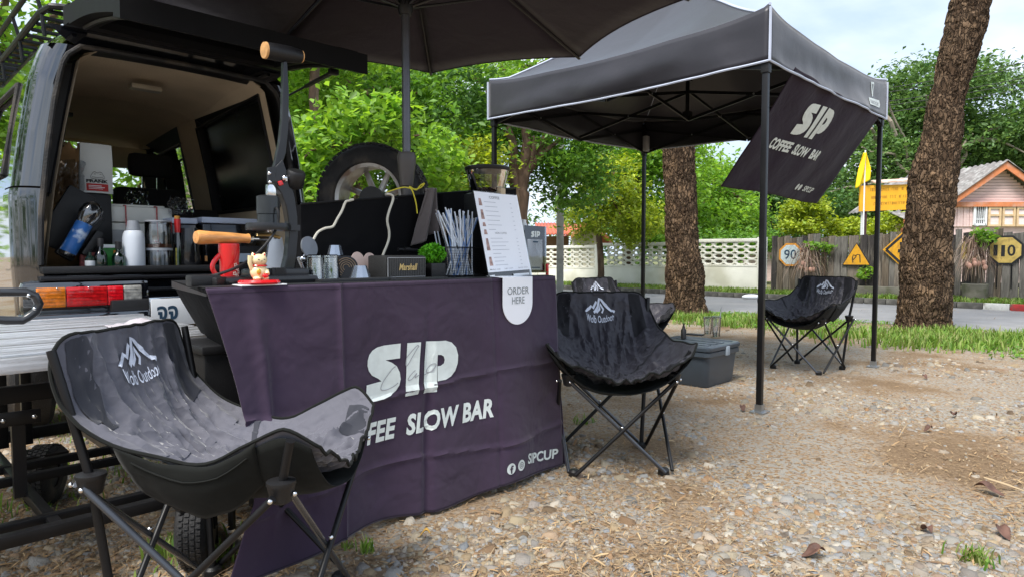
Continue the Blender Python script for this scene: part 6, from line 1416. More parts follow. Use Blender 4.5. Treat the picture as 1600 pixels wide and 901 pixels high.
# lucky cat on its red cushion
o, p, s_ = it('cat_figurine', 'small gold and ivory waving cat figurine on a red cushion', 'figurine', 405, 1.99, ZB); k_ = 1.0
M_ivory = mat('ivory_glaze', (.80, .66, .38), .3, var=.1, coat=.4); M_gold = mat('gold_glaze', (.70, .42, .06), .25, .5)
mb = MB(); mb.lathe([(0, .004), (.058, .004), (.064, .010), (.058, .017), (0, .019)], 30); mb.build('cushion', M_red, o)
mb = MB(); mb.box((0, -.005, .002), (.145, .07, .004), bev=.001); mb.build('card', M_white, o)
mb = MB(); mb.ball((0, 0, .041), (.027, .023, .026), 14); mb.build('body', M_ivory, o)
mb = MB(); mb.ball((0, -.002, .078), (.025, .020, .019), 14); hd = mb.build('head', M_ivory, o)
mb = MB()
for x in (-.016, .016): mb.lathe([(.008, 0), (.004, .009), (0, .013)], 10, (x, 0, .090), Matrix.Rotation(R(18 if x > 0 else -18), 4, 'Y'))
mb.build('ear', M_ivory, hd)
mb = MB()
for x in (-.016, .016): mb.ball((x, -.006, .095), (.003, .002, .004), 6)
mb.build('ear_lining', M_red, hd)
mb = MB()
for x in (-.009, .009): mb.ball((x, -.0205, .080), (.0028, .0015, .0014), 6)
mb.ball((0, -.022, .075), .0015, 6); mb.build('eye', M_black, hd)
mb = MB(); mb.tube([(-.022, 0, .05), (-.030, -.004, .07), (-.028, -.004, .092)], [.007, .007, .008], 8); mb.tube([(.018, -.012, .045), (.016, -.024, .034)], [.008, .007], 8); mb.ball((-.012, -.012, .022), (.012, .014, .007), 8); mb.ball((.014, -.012, .022), (.012, .014, .007), 8); mb.build('paw', M_ivory, o)
mb = MB(); mb.tube([(.022 * math.cos(t), -.002 + .019 * math.sin(t), .061) for t in [k * math.pi / 8 for k in range(-8, 9)]], .0025, 6); mb.build('collar', M_red, o)
mb = MB(); mb.ball((-.010, -.022, .042), (.007, .004, .010), 8); mb.build('coin', M_gold, o); mb = MB(); mb.ball((.010, -.024, .030), (.010, .005, .007), 8); mb.build('sash', M_red, o)
# tumblers upside down
for i, (px, b, lab) in enumerate(((492, 2.16, 'fluted clear glass tumbler, left one of the upturned pair'), (517, 2.19, 'fluted clear glass tumbler, the upturned one next to the round logo plate'), (506, 2.27, 'fluted clear glass tumbler behind the upturned pair'))):
    o = None; p = on(px, b, ZB); s_ = p.y * CP / F; h = top(p, 398); r_ = 14 * s_; vs = []; n = 40; mb = MB()
    def rr_(a, z): return (r_ * (1.02 - .22 * z / h)) * (1 + .05 * abs(math.sin(a * 5)) * (1 if z > .012 else 0))
    zs = [0, .004, .02, h * .5, h * .8, h * .96, h]; vs = [(math.cos(2 * math.pi * j / n) * rr_(2 * math.pi * j / n, z) * (1 if z < h else .85), math.sin(2 * math.pi * j / n) * rr_(2 * math.pi * j / n, z) * (1 if z < h else .85), z) for z in zs for j in range(n)]
    fs = [(a * n + j, a * n + (j + 1) % n, (a + 1) * n + (j + 1) % n, (a + 1) * n + j) for a in range(len(zs) - 1) for j in range(n)] + [tuple((len(zs) - 1) * n + j for j in range(n))]
    mb = MB(Matrix.Translation(p)); mb.add(vs, fs); mb.add([(x * .86, y * .86, z * .9) for x, y, z in vs], fs)
    tag(mb.build('glass_tumbler', M_tumbler), lab, 'glass', 'upturned tumblers on the counter')
# dark round slotted piece, dripper, paper rounds
o, p, s_ = it('round_plaque', 'round black slotted plate leaning beside the tumblers', 'coaster', 541, 2.22, rot=-.5)
r_ = .045; mb = MB(); Mx = Matrix.Translation((0, 0, r_)) @ Matrix.Rotation(R(80), 4, 'X'); mb.lathe([(0, 0), (r_, 0), (r_, .008), (0, .008)], 30, M=Mx); mb.build('plate', M_blacksatin, o)
mb = MB()
for q in (.012, .02, .028, .036): mb.tube([Mx @ Vector((math.cos(t) * q, math.sin(t) * q, .009)) for t in [k * .2 for k in range(0, 22)]], .0015, 5)
mb.build('ring', mat('dull_bronze', (.22, .15, .09), .4, .6), o)
for px, py, b, lab in ((559, 411, 2.24, 'pale pinkish paper filter disc behind the steel dripper, left one'), (578, 412, 2.24, 'pale pinkish paper filter disc against the speaker')):
    c = PB(px, py, b); mb = MB(); mb.lathe([(0, 0), (.040, 0), (.040, .003), (0, .003)], 26, c, Matrix.Rotation(GANG, 4, 'Z') @ Matrix.Rotation(R(82), 4, 'X') @ Matrix.Diagonal((.8, 1.1, 1, 1))); tag(mb.build('paper_filter', mat('pinkish_paper', (.52, .40, .36), .8)), lab, 'filter', 'paper filters by the speaker')
o, p, s_ = it('coffee_dripper', 'faceted steel dripper cone upside down left of the speaker', 'dripper', 563, 2.14); h = top(p, 415); r_ = 16 * s_
M_facet = mat('polished_blue_steel', (.34, .38, .44), .14, .8, var=.1)
mb = MB(); mb.lathe([(r_ * 1.1, 0), (r_ * .62, h), (0, h)], 10); mb.build('cone', M_facet, o, smooth=False); mb = MB(); mb.lathe([(r_ * 1.02, 0), (r_ * 1.05, .004), (r_, .008)], 20, cap=False); mb.build('rim', M_facet, o)
p2 = PB(524, 392, 2.33); mb = MB(Matrix.Translation(p2)); mb.lathe([(.032, -.018), (.022, .022), (0, .022)], 9); tag(mb.build('measuring_cup', M_facet, smooth=False), 'small faceted steel cup set on a dark block behind the tumblers', 'cup')
mb = MB(Matrix.Translation(Vector((p2.x, p2.y, ZB))) @ Matrix.Rotation(GANG, 4, 'Z')); h = p2.z - .020 - ZB; mb.box((.02, 0, h / 2), (.10, .07, h), bev=.006); tag(mb.build('knock_box', M_blackpl), 'black block behind the tumblers carrying the steel cup', 'box')
# thin trays at the front edge
for pxa, pxb, b, h_, lab in ((496, 612, 2.02, .012, 'thin black tray at the front edge before the tumblers'), (606, 694, 2.01, .008, 'longer thin black tray at the front edge under the speaker')):
    p0_, p1_ = on(pxa, b, ZB), on(pxb, b, ZB); L_ = (p1_ - p0_).length; mb = MB(Matrix.Translation((p0_ + p1_) / 2) @ Matrix.Rotation(GANG, 4, 'Z')); mb.box((0, 0, h_ / 2), (L_, .05, h_), bev=.002); tag(mb.build('tray', M_ctop), lab, 'tray', 'thin trays along the counter edge')
# speaker
o, p, s_ = it('bluetooth_speaker', 'black portable speaker with gold script name', 'speaker', 626, 2.10)
a_0 = on(606, 2.07, ZB); a_1 = on(669, 2.07, ZB); L_ = (a_1 - a_0).length; h = zat(400, a_0) - ZB; Iv2 = wm(o).inverted(); xm = (Iv2 @ a_0).x + L_ / 2
M_spk = mat('leather_grain_black', (.022, .022, .022), .55, var=.1, bump=.35, bs=300)
mb = MB(); mb.box((xm, .045, h / 2 + .002), (L_, .125, h), bev=.010); mb.build('body', M_spk, o)
mb = MB(); mb.box((xm, -.0195, h / 2 + .002), (L_ * .92, .004, h * .78), bev=.0015); gr = mb.build('grille', mat('speaker_grille', (.020, .020, .020), .7, var=.2), o)
mb = MB(); n_ = 0
x = xm - L_ * .45
while x < xm + L_ * .45:
    z = h * .13
    while z < h * .90: mb.box((x + (.0018 if n_ % 2 else 0), -.0225, z), (.0022, .0012, .0022)); z += .0042
    x += .0042; n_ += 1
q = mb.build('mesh', mat('grille_wire', (.10, .10, .10), .5), gr, smooth=False, fix=False); q['kind'] = 'stuff'
mb = MB(); fr_ = [(xm - L_ * .465, -.0215, h * .10), (xm + L_ * .465, -.0215, h * .10), (xm + L_ * .465, -.0215, h * .92), (xm - L_ * .465, -.0215, h * .92), (xm - L_ * .465, -.0215, h * .10)]; mb.tube(fr_, .0015, 5); mb.build('grille_trim', M_grey, gr)
flatprint('name', [txt('Marshall', xm - .040, h * .38, .088, .026, .02, .28)], lambda x, z: Vector((x, -.0245, z)), mat('gold_script', (.62, .46, .20), .3, .7), o, world=False)
# potted plant
o, p, s_ = it('potted_plant', 'little bright green artificial plant in a black square pot', 'plant', 676, 2.13); mb = MB(); h = top(p, 411); mb.box((.004, 0, h / 2), (.075, .07, h), bev=.004); mb.build('pot', M_blackpl, o)
cz = (zat(397, p)); n = 1300; q_ = rng.normal(0, 1, (n, 3)); q_ /= np.linalg.norm(q_, axis=1)[:, None]; rad = rng.uniform(.2, 1, (n, 1)) ** .5
P_ = np.array([p.x, p.y, cz]) + q_ * rad * np.array([.056, .056, .043]); P_[:, 2] = np.maximum(P_[:, 2], p.z + h - .004)
leafmesh('foliage', P_, .019 * rng.uniform(.7, 1.3, n), leafcols('plastic_leaf', (.10, .36, .02)), o, asp=.42, up=.1, droop=-.6)
# wire basket with wrapped straws
o, p, s_ = it('straw_basket', 'black wire mesh basket holding wrapped straws', 'basket', 722, 2.18)
q0, q1 = Iv2 @ on(0, 0, ZB) if False else None, None
Ib = wm(o).inverted(); x0 = (Ib @ on(690, 2.12, ZB)).x; x1 = (Ib @ on(751, 2.12, ZB)).x; h = zat(387, p) - ZB; y0, y1 = -.06, .06
mb = MB(); mb.tube([(x0, y0, h), (x1, y0, h), (x1, y1, h), (x0, y1, h), (x0, y0, h)], .003, 6); mb.tube([(x0 + .008, y0 + .006, .004), (x1 - .008, y0 + .006, .004), (x1 - .008, y1 - .006, .004), (x0 + .008, y1 - .006, .004), (x0 + .008, y0 + .006, .004)], .003, 6); mb.build('frame', M_blackpl, o)
mb = MB(); N = 30
for i in range(N + 1):
    x = x0 + (x1 - x0) * i / N
    for y in (y0, y1): mb.tube([(x, y, .0), (x, y, h)], .0007, 3)
for i in range(12): 
    z = h * (i + .5) / 12; mb.tube([(x0, y0, z), (x1, y0, z), (x1, y1, z), (x0, y1, z), (x0, y0, z)], .0007, 3)
for i in range(14):
    y = y0 + (y1 - y0) * i / 14
    for x in (x0, x1): mb.tube([(x, y, 0), (x, y, h)], .0007, 3)
q = mb.build('mesh', M_blacksatin, o, fix=False); q['kind'] = 'stuff'
M_straw = mat('white_straw_paper', (.78, .84, .93), .6, var=.1, vs=40); M_straw2 = mat('blue_striped_straw_paper', (.16, .28, .55), .6, var=.2); M_straw3 = glass_mat('clear_straw_film', (.85, .9, .95), .25, .15)
for i in range(46):
    f = (i + .5) / 46; mm = M_straw2 if i % 7 == 3 else (M_straw3 if i % 5 == 2 else M_straw)
    bx = x0 + (x1 - x0) * (.36 + .6 * random.random()); by = random.uniform(y0 + .01, y1 - .01)
    tx = (Ib @ PB(688 + 60 * f, 330, 2.16)).x + random.uniform(-.006, .006); tz = (Ib @ PB(720, random.uniform(324, 338) + 6 * f, 2.18)).z
    mb = MB(); mb.tube([(bx, by, .006), ((bx + tx) / 2, by * .6, tz * .5), (tx, by * .5 + .01, tz)], .0038, 6, flat=.7)
    q = mb.build('straw', mm); Mw = wm(o); q.matrix_world = Mw; WM[q.name] = Mw; kd_ = 'blue striped' if mm is M_straw2 else ('clear film' if mm is M_straw3 else 'white paper'); tag(q, kd_ + ' wrapped straw standing in the wire mesh basket', 'straw', kd_ + ' straws in the wire basket')
for k, (px0, py0, px1, py1) in enumerate(((679, 362, 684, 388), (684, 362, 689, 388))):
    mb = MB(); mb.tube([PB(px1, py1, 2.26), PB(px0, py0, 2.28)], .006, 6, flat=.5); tag(mb.build('sugar_stick', M_straw), ('white sachet stick leaning behind the green plant, the left one', 'white sachet stick leaning behind the green plant, the one nearer the straws')[k], 'sachet', 'sachet sticks behind the plant')
mb = MB(); mb.tube([PB(622, 390, 2.33), PB(652, 391, 2.33)], .008, 10); mb.tube([PB(632, 390, 2.325), PB(640, 390, 2.325)], .011, 10); tag(mb.build('torch', M_blackpl), 'small black torch shape held level behind the speaker', 'torch')
# grinder
o, p, s_ = it('coffee_grinder', 'black coffee grinder with clear hopper of beans behind the menu board', 'grinder', 762, 2.20)
zl, zh, zb2 = zat(300, p) - ZB, zat(264, p) - ZB, 0; r0, r1 = 25 * s_, 34 * s_
mb = MB(); mb.box((0, .01, zl * .5), (.15, .16, zl - .01), bev=.02); mb.build('body', M_blackpl, o)
mb = MB(); mb.lathe([(r0 * .7, zl - .02), (r0, zl), (r1, zh - .008)], 36, cap=False); mb.build('hopper', M_acrylic, o)
mb = MB(); mb.lathe([(0, zh - .012), (r1 * 1.01, zh - .012), (r1 * 1.04, zh - .006), (r1 * 1.04, zh + .004), (r1 * .97, zh + .008), (0, zh + .010)], 36); mb.build('lid', M_blacksatin, o)
M_bean = mat('roasted_bean', (.055, .022, .010), .4, var=.4, vs=60)
mb = MB()
for i in range(420):
    a = random.uniform(0, 6.28); q = math.sqrt(random.random()) * .95; z = zl + random.uniform(-.012, .016); rz_ = r0 + (r1 - r0) * max(0, (z - zl)) / (zh - zl); bx = Vector((math.cos(a) * q * rz_ * .9, math.sin(a) * q * rz_ * .9, z))
    Mx = Matrix.Rotation(random.uniform(0, 3), 4, 'Z') @ Matrix.Rotation(random.uniform(0, 3), 4, 'X'); mb.ball(bx, (.0065, .0042, .0030), 5, Mx)
q = mb.build('beans', M_bean, o); q['kind'] = 'stuff'
mb = MB(); mb.lathe([(0, 0), (.012, 0), (.012, .03), (.008, .04), (0, .04)], 14, ((Ib @ PB(790, 297, 2.20)).x * 0 + 27 * s_ * .98, -.02, zl - .01)); mb.build('knob', M_blackpl, o)
# menu board on a clear stand
me_ = thing('menu_board', 'white drinks menu in a tilted clear acrylic stand, headed COFFEE', 'menu', Matrix.Translation(on(790, 2.03, ZB)) @ Matrix.Rotation(GANG, 4, 'Z'))
TLm, TRm, BRm, BLm = (740, 299), (807, 306), (829, 421), (763, 426)
def menu_pt(x, y, d=0):                        # x 0..1 right, y 0..1 up, on the leaning sheet
    bb = 2.015 + .10 * y; px = (BLm[0] + (BRm[0] - BLm[0]) * x) * (1 - y) + (TLm[0] + (TRm[0] - TLm[0]) * x) * y
    py = (BLm[1] + (BRm[1] - BLm[1]) * x) * (1 - y) + (TLm[1] + (TRm[1] - TLm[1]) * x) * y
    return PB(px, py, bb - d)
def slabp(x0, x1, y0, y1, d0, d1): 
    vs = [menu_pt(x, y, d) for d in (d0, d1) for x, y in ((x0, y0), (x1, y0), (x1, y1), (x0, y1))]; return vs, [(0, 1, 2, 3), (7, 6, 5, 4), (0, 4, 5, 1), (1, 5, 6, 2), (2, 6, 7, 3), (3, 7, 4, 0)]
mb = MB(); mb.add(*slabp(0, 1, .0, 1, .003, .0045)); mb.build('sheet', M_paper, me_, world=True, smooth=False)
mb = MB(); mb.add(*slabp(-.01, 1.01, -.11, 1.01, .0, .002)); mb.add(*slabp(0, 1.01, -.11, -.075, .0, .04)); mb.build('stand', M_acrylic, me_, world=True, smooth=False)
mb = MB(); mb.add(*slabp(.02, .14, -.07, -.035, .005, .007)); mb.add(*slabp(.58, .95, -.07, -.04, .005, .007)); mb.build('sticker', M_white, me_, world=True, smooth=False)
mp_ = lambda x, y: menu_pt(x, y, .006)
flatprint('heading', [txt('COFFEE', .34, .925, .24, .034, .01)], mp_, M_grey, me_)
flatprint('heading', [txt('NON COFFEE', .33, .475, .27, .026, .008)], mp_, M_grey, me_)
M_faint = mat('faint_print', (.50, .52, .58), .7); M_pic = mat('drink_picture', (.42, .28, .25), .7, var=.5, vs=70)
sh = []; rr3 = random.Random(5)
for i in range(7): y = .88 - i * .058; sh += [strip2([(.20, y), (.20 + rr3.uniform(.16, .34), y)], .006), strip2([(.80, y), (.84, y)], .006)]
for i in range(8): y = .42 - i * .048; sh += [strip2([(.20, y), (.20 + rr3.uniform(.16, .42), y)], .006), strip2([(.80, y), (.84, y)], .006)]
flatprint('text_lines', sh, mp_, M_faint, me_)
flatprint('footer', [txt('Medium roast', .06, .025, .24, .018, .004), txt('Light roast', .40, .025, .2, .018, .004), txt('Special menu', .72, .025, .22, .018, .004)], mp_, M_grey, me_)
for y1_, hh in ((.83, .09), (.66, .12), (.57, .05), (.47, .06), (.27, .15), (.08, .11)): flatprint('drink_picture', [([(x, y) for x, y in ((.07, y1_), (.15, y1_), (.135, y1_ + hh), (.085, y1_ + hh))], [(0, 1, 2, 3)])], mp_, M_pic, me_)
mb = MB(); mb.box(wm(me_).inverted() @ menu_pt(.68, 1.01, 0) + Vector((0, .01, .006)), (.03, .03, .035), bev=.004); mb.build('clip', mat('beige_clip', (.50, .40, .26), .5), me_)
# small black stand with SIP (its square code is left out)
so_ = thing('sip_stand', 'small clear acrylic stand holding a black SIP card with a white label', 'sign', Matrix.Translation(on(837, 2.12, ZB)) @ Matrix.Rotation(GANG - .25, 4, 'Z')); Is = wm(so_).inverted()
pp = [Is @ PB(x, y, 2.12) for x, y in ((820, 426), (852, 426), (852, 355), (820, 353))]
def so_pt(x, y, d=0): a = pp[0].lerp(pp[1], x); b = pp[3].lerp(pp[2], x); q = a.lerp(b, y); return q + Vector((0, -d, 0))
def sbx(x0, x1, y0, y1, d0, d1): vs = [so_pt(x, y, d) for d in (d0, d1) for x, y in ((x0, y0), (x1, y0), (x1, y1), (x0, y1))]; return vs, [(0, 1, 2, 3), (7, 6, 5, 4), (0, 4, 5, 1), (1, 5, 6, 2), (2, 6, 7, 3), (3, 7, 4, 0)]
mb = MB(); mb.add(*sbx(.0, .97, .02, .98, 0, .002)); mb.build('card', mat('charcoal_card', (.035, .037, .037), .5, var=.3), so_, smooth=False)
mb = MB(); mb.add(*sbx(-.03, 1.03, 0, 1.01, .003, .005)); mb.add(*sbx(0, 1, -.0, .03, -.05, .03)); mb.build('holder', M_acrylic, so_, smooth=False)
mb = MB(); mb.add(*sbx(.14, .84, .06, .72, .0025, .003)); mb.build('label', M_paper, so_, smooth=False)
flatprint('letters', sipat(.27, .77, .44, .12), lambda x, y: so_pt(x, y, .0055), M_print, so_, world=False)
flatprint('caption', [strip2([(.36, .665), (.62, .665)], .03), strip2([(.30, .11), (.70, .11)], .02)], lambda x, y: so_pt(x, y, .0055), M_navy, so_, world=False)
mb = MB(); c = PB(855, 421, 2.10); mb.box((c.x, c.y, c.z), (.012, .012, .055), Matrix.Rotation(GANG, 4, 'Z'), bev=.003); tag(mb.build('lighter', M_red), 'thin red lighter standing at the right end of the counter', 'lighter')
mb = MB(); c = PB(818, 347, 2.16); mb.lathe([(0, -.3), (.02, -.3), (.02, -.02), (.012, 0), (.014, .01), (0, .012)], 16, c, ); tag(mb.build('squeeze_bottle', M_white), 'white topped bottle hidden behind the menu board', 'bottle')
# ORDER HERE tag hanging on the cloth
oh = thing('order_sign', 'pale shield shaped ORDER HERE tag hanging from the counter edge', 'sign', Matrix.Translation(PB(809, 468, BT)) @ Matrix.Rotation(GANG, 4, 'Z'))
bO = BT - .034; qa, qb, qc = AB(PB(786, 434, bO)), AB(PB(832, 432, bO)), AB(PB(811, 506, bO)); zt2 = ZT + .004; xm = (qa[0] + qb[0]) / 2; hw = (qb[0] - qa[0]) / 2; zm = qc[2] + hw
pts = [(xm - hw, zt2), (xm + hw, zt2)] + [(xm + hw * math.cos(t), zm - hw * math.sin(t)) for t in [math.pi * k / 20 for k in range(21)]]
mb = MB(); mb.prism([G(x, bO, z) for x, z in pts], Vector((VX, VY, 0)) * .003); mb.build('plate', M_paper, oh, world=True, smooth=False)
mb = MB(); mb.add([G(x, b, z) for b, z in ((bO, zt2), (2.03, zt2 + .004)) for x in (xm - hw, xm + hw)] , [(0, 1, 3, 2)]); mb.build('tab', M_paper, oh, world=True, solid=.002)
M_letter = mat('grey_serif_print', (.22, .25, .26), .6)
flatprint('letters', [txt('ORDER', xm - hw * .72, zt2 - .072, hw * 1.45, .030, .0), txt('HERE', xm - hw * .42, zt2 - .112, hw * .85, .030, .0)], lambda x, z: G(x, bO - .0015, z), M_letter, oh)
# ================================================================== IN THE BOOT
ZF = .932
def bo(name, label, cat, px, b, z=ZF, rot=0.0, group=None):
    p = on(px, b, z); o = thing(name, label, cat, Matrix.Translation(p) @ Matrix.Rotation(GANG + rot, 4, 'Z'), group); return o, p, p.y * CP / F
M_foam = mat('white_foam', (.82, .82, .76), .8, var=.06, bump=.15, bs=60)
a_l, a_r = AB(on(152, 4.25, ZF))[0], AB(on(271, 4.25, ZF))[0]; zt3 = PB(160, 320, 4.25).z
o = thing('foam_cooler', 'white foam cooler box bound with red string in the middle of the boot', 'cooler', GMat(a_l, 4.25, ZF)); L_ = a_r - a_l; H_ = zt3 - ZF
mb = MB(); mb.box((L_ / 2, .2, H_ * .36), (L_ * .97, .38, H_ * .72), bev=.015); mb.build('body', M_foam, o)
mb = MB(); mb.box((L_ / 2, .2, H_ * .86), (L_ * 1.02, .41, H_ * .27), bev=.02); mb.box((L_ / 2, .2, H_ * 1.0), (L_ * .86, .34, H_ * .06), bev=.01); mb.build('lid', M_foam, o)
M_rs = mat('red_white_twine', (.55, .12, .12), .8, var=.6, vs=160)
for f in (.37, .78): 
    x = L_ * f; mb = MB(); mb.tube([(x, .2, H_ * 1.04), (x, -.012, H_ * 1.0), (x, -.014, H_ * .7), (x + .01, .005, H_ * .4), (x, .005, .01)], .004, 6); mb.tube([(x - .012, -.004, H_ * .42), (x + .02, -.008, H_ * .38)], .006, 6); mb.build('twine', M_rs, o)
mb = MB(); mb.box((L_ * .25, -.0, H_ * .45), (L_ * .28, .004, H_ * .3)); mb.build('label', mat('pale_grey_label', (.45, .46, .47), .7), o)
# paper bags
c = PB(103, 330, 4.20)
o, p, s_ = bo('paper_bag', 'brown paper bag standing at the left of the boot', 'bag', 107, 4.42)
M_kraft = mat('kraft_paper', (.50, .30, .14), .8, var=.15, vs=12, bump=.3, bs=25)
zt4 = zat(228, p) - ZF; mb = MB(); mb.grid(lambda u, v: Vector(((u - .5) * (.22 - .02 * v), -.05 + .012 * math.sin(u * 12 + v * 5) * v, zt4 * v - (.02 * math.sin(u * 20) if v > .95 else 0))), 16, 12); mb.grid(lambda u, v: Vector(((u - .5) * (.22 - .02 * v), .05, zt4 * v)), 4, 4)
for x in (-.5, .5): mb.grid(lambda u, v: Vector((x * (.22 - .02 * v), -.05 + .1 * u, zt4 * v)), 4, 6)
mb.build('bag', M_kraft, o, fix=False, solid=.001)
o, p, s_ = bo('coffee_bag', 'white coffee bag printed FRANK over a red block', 'bag', 148, 4.30); p_b = zat(304, p) - ZF; p_t = zat(229, p) - ZF; w_ = 43 * s_
M_cof = mat('off_white_bag', (.66, .68, .66), .6, var=.05, bump=.3, bs=14)
def cb(u, v): return Vector(((u - .5) * w_ * (1 + .03 * math.cos(v * 3)), -.10 + .010 * math.sin(v * 5 + u) - .022 * math.sin(math.pi * u) * (1 - v * .6), p_b + (p_t - p_b) * v))
mb = MB(); mb.grid(cb, 12, 16); mb.grid(lambda u, v: cb(u, v) + Vector((0, .02 + .05 * math.sin(math.pi * u) * (1 - v), 0)), 12, 16)
for u0 in (0, 1): mb.grid(lambda u, v: cb(u0, v) + Vector((0, .02 * u, 0)), 1, 8)
bgm = mb.build('bag', M_cof, o, fix=False)
mb = MB(); mb.box((0, -.03, p_b / 2), (w_ * .9, .16, p_b), bev=.02); mb.build('riser', M_blackpl, o)
fb = lambda x, y: cb(x, y) + Vector((0, -.003, 0))
flatprint('red_block', [([(.18, .04), (.84, .04), (.84, .19), (.18, .19)], [(0, 1, 2, 3)])], fb, mat('label_red', (.50, .03, .03), .6), bgm, step=.1, world=False)
flatprint('lettering', [txt('FRANK', .18, .21, .66, .065, .05)], fb, M_black, bgm, step=.2, world=False)
fb2 = lambda x, y: cb(x, y) + Vector((0, -.005, 0))
flatprint('small_print', [strip2([(.24, .145), (.62, .145)], .012), strip2([(.24, .115), (.72, .115)], .012), strip2([(.24, .085), (.66, .085)], .008)], fb2, M_paper, bgm, step=.2, world=False)
flatprint('frog', [strip2([(.30, .33), (.34, .38), (.38, .42), (.43, .43), (.48, .41), (.53, .41), (.58, .43), (.64, .42), (.68, .37), (.73, .33), (.72, .30), (.62, .285), (.52, .28), (.40, .285), (.31, .30), (.30, .33)], .009), strip2([(.34, .325), (.5, .315), (.69, .33)], .007), strip2([(.40, .385), (.46, .385)], .008), strip2([(.57, .385), (.63, .385)], .008), strip2([(.46, .28), (.48, .25), (.56, .25), (.60, .28)], .007)], fb2, M_black, bgm, step=.2, world=False)
# tilted black folders with a wrapped bottle pack
for i, (x0, y0, x1, y1, wd, b, lab) in enumerate(((76, 385, 130, 300, 38, 4.05, 'black folded case leaning at the left side of the boot'), (98, 402, 152, 332, 24, 3.96, 'black flat case leaning behind the blue bottle label'), (130, 405, 155, 362, 10, 3.93, 'thin black case leaning right of the blue bottle label'))):
    p0_, p1_ = PB(x0, y0, b), PB(x1, y1, b); p0_.z = max(p0_.z, ZF + .045 + .01 * i); L_ = (p1_ - p0_).length; s_ = p0_.y / F; d_ = (p1_ - p0_).normalized(); ang = math.atan2((p1_.z - p0_.z), (AB(p1_)[0] - AB(p0_)[0]))
    M = Matrix.Translation((p0_ + p1_) / 2) @ Matrix.Rotation(GANG, 4, 'Z') @ Matrix.Rotation(-ang, 4, 'Y')
    mb = MB(); mb.box((0, 0, 0), (L_, .03 + .02 * i, wd * s_ * 1.1), bev=.01); ob = mb.build('folded_case', M_blackpl); ob.matrix_world = M; tag(ob, lab, 'case', 'black cases leaning in the boot')
o = thing('water_bottle', 'big clear plastic bottle with a blue wavy label tilted among the black cases', 'bottle', Matrix.Identity(4)); A_, B_ = PB(103, 403, 3.90), PB(150, 318, 3.90); A_.z += .01
ax = (B_ - A_); L_ = ax.length; ax.normalize(); Mx = Matrix.Translation(A_) @ ax.to_track_quat('Z', 'Y').to_matrix().to_4x4(); o.matrix_world = Mx; WM[o.name] = Mx
mb = MB(); mb.lathe([(0, 0), (.03, 0), (.036, .01), (.037, L_ * .30), (.034, L_ * .33), (.037, L_ * .36), (.037, L_ * .62), (.045, L_ * .68), (.052, L_ * .80), (.046, L_ * .92), (.02, L_ * 1.0), (0, L_ * 1.01)], 24); mb.build('bottle', M_plasticbag, o)
mb = MB(); mb.lathe([(.0382, L_ * .06), (.0385, L_ * .07), (.0385, L_ * .60), (.0382, L_ * .61)], 24, cap=False)
bl = mb.build('label', mat('blue_wave_label', (.02, .12, .38), .4, var=.3, vs=14, dirt=((.62, .70, .78), 1), ds=16), o)
# crumpled film
def film(label, px, py, wpx, hpx, b, n=1):
    p = PB(px, py, b); s_ = p.y / F; o = MB()
    o.grid(lambda u, v: p + Vector((UX, UY, 0)) * ((u - .5) * wpx * s_) + Vector((0, 0, (v - .5) * hpx * s_)) + Vector((VX, VY, 0)) * (.07 * noise.noise(Vector((u * 5, v * 5, px * .1))) + .03 * noise.noise(Vector((u * 14, v * 14, px * .1)))) + Vector((0, 0, .02 * noise.noise(Vector((u * 9, 3, v * 9))))), 20, 20)
    return tag(o.build('plastic_film', M_plasticbag, smooth=False, fix=False), label, 'plastic bag', 'crumpled clear bags in the boot')
film('crumpled clear bag over the brown paper bag and cases', 100, 285, 55, 70, 4.15); film('crumpled clear bag on the cooler right end', 282, 322, 34, 26, 4.2); film('crumpled clear bag before the seat back', 214, 312, 30, 26, 4.6); film('clear bag corner by the black cases', 88, 345, 30, 30, 4.1)
# row of bottles and jars along the sill
M_gg = glass_mat('green_bottle_glass', (.15, .35, .25), .08, .05); M_milk = mat('translucent_milky_plastic', (.74, .79, .86), .35, var=.04); M_lid = mat('grey_lid', (.38, .40, .44), .35)
def bottle(name, label, px, py_top, wpx, b, body, cap, prof, capprof, rot=0, group='bottles along the boot sill'):
    o, p, s_ = bo(name, label, 'bottle', px, b, group=group); h = zat(py_top, p) - ZF; r_ = wpx * s_ / 2
    mb = MB(); mb.lathe([(a * r_, z * h) for a, z in prof], 24); mb.build('body', body, o)
    if capprof: mb = MB(); mb.lathe([(a * r_, z * h) for a, z in capprof], 20); mb.build('cap', cap, o)
    return o, h, r_
wine = [(0, 0), (.95, 0), (1, .04), (1, .42), (.8, .52), (.42, .62), (.36, .95), (.40, .96), (.40, 1), (0, 1)]; wcap = [(.46, .72), (.48, .74), (.48, .995), (.42, 1.01), (0, 1.01)]
M_dgg = mat('dark_green_bottle', (.012, .03, .022), .12, coat=.5)
bottle('syrup_bottle', 'small dark green bottle left of the green carton', 158, 373, 18, 3.86, M_gg, M_black, wine, wcap)
bottle('syrup_bottle', 'small dark green bottle between the green carton and the milky squeeze bottle', 186, 378, 19, 3.86, M_gg, M_black, wine, wcap)
bottle('syrup_bottle', 'tall thin bottle with amber cap and red neck right of the glass jars', 279, 336, 12, 3.90, M_gg, M_red, [(0, 0), (1, 0), (1, .45), (.6, .62), (.55, .9), (0, .9)], [(.75, .66), (.8, .9), (.8, .92), (0, .92)])
o, p, s_ = bo('mustard_label', 'yellow label strip on the tall thin bottle', 'label', 279, 3.885)
mb = MB(); mb.box((0, 0, .055), (.028, .004, .10), bev=.001); mb.build('strip', mat('yellow_label', (.55, .48, .08), .6, var=.5, vs=50), o)
mb = MB(); mb.lathe([(.014, .0), (.015, .016), (0, .018)], 12, (.004, .015, zat(342, p) - ZF)); mb.build('stopper', mat('amber_cap', (.62, .30, .06), .5), o)
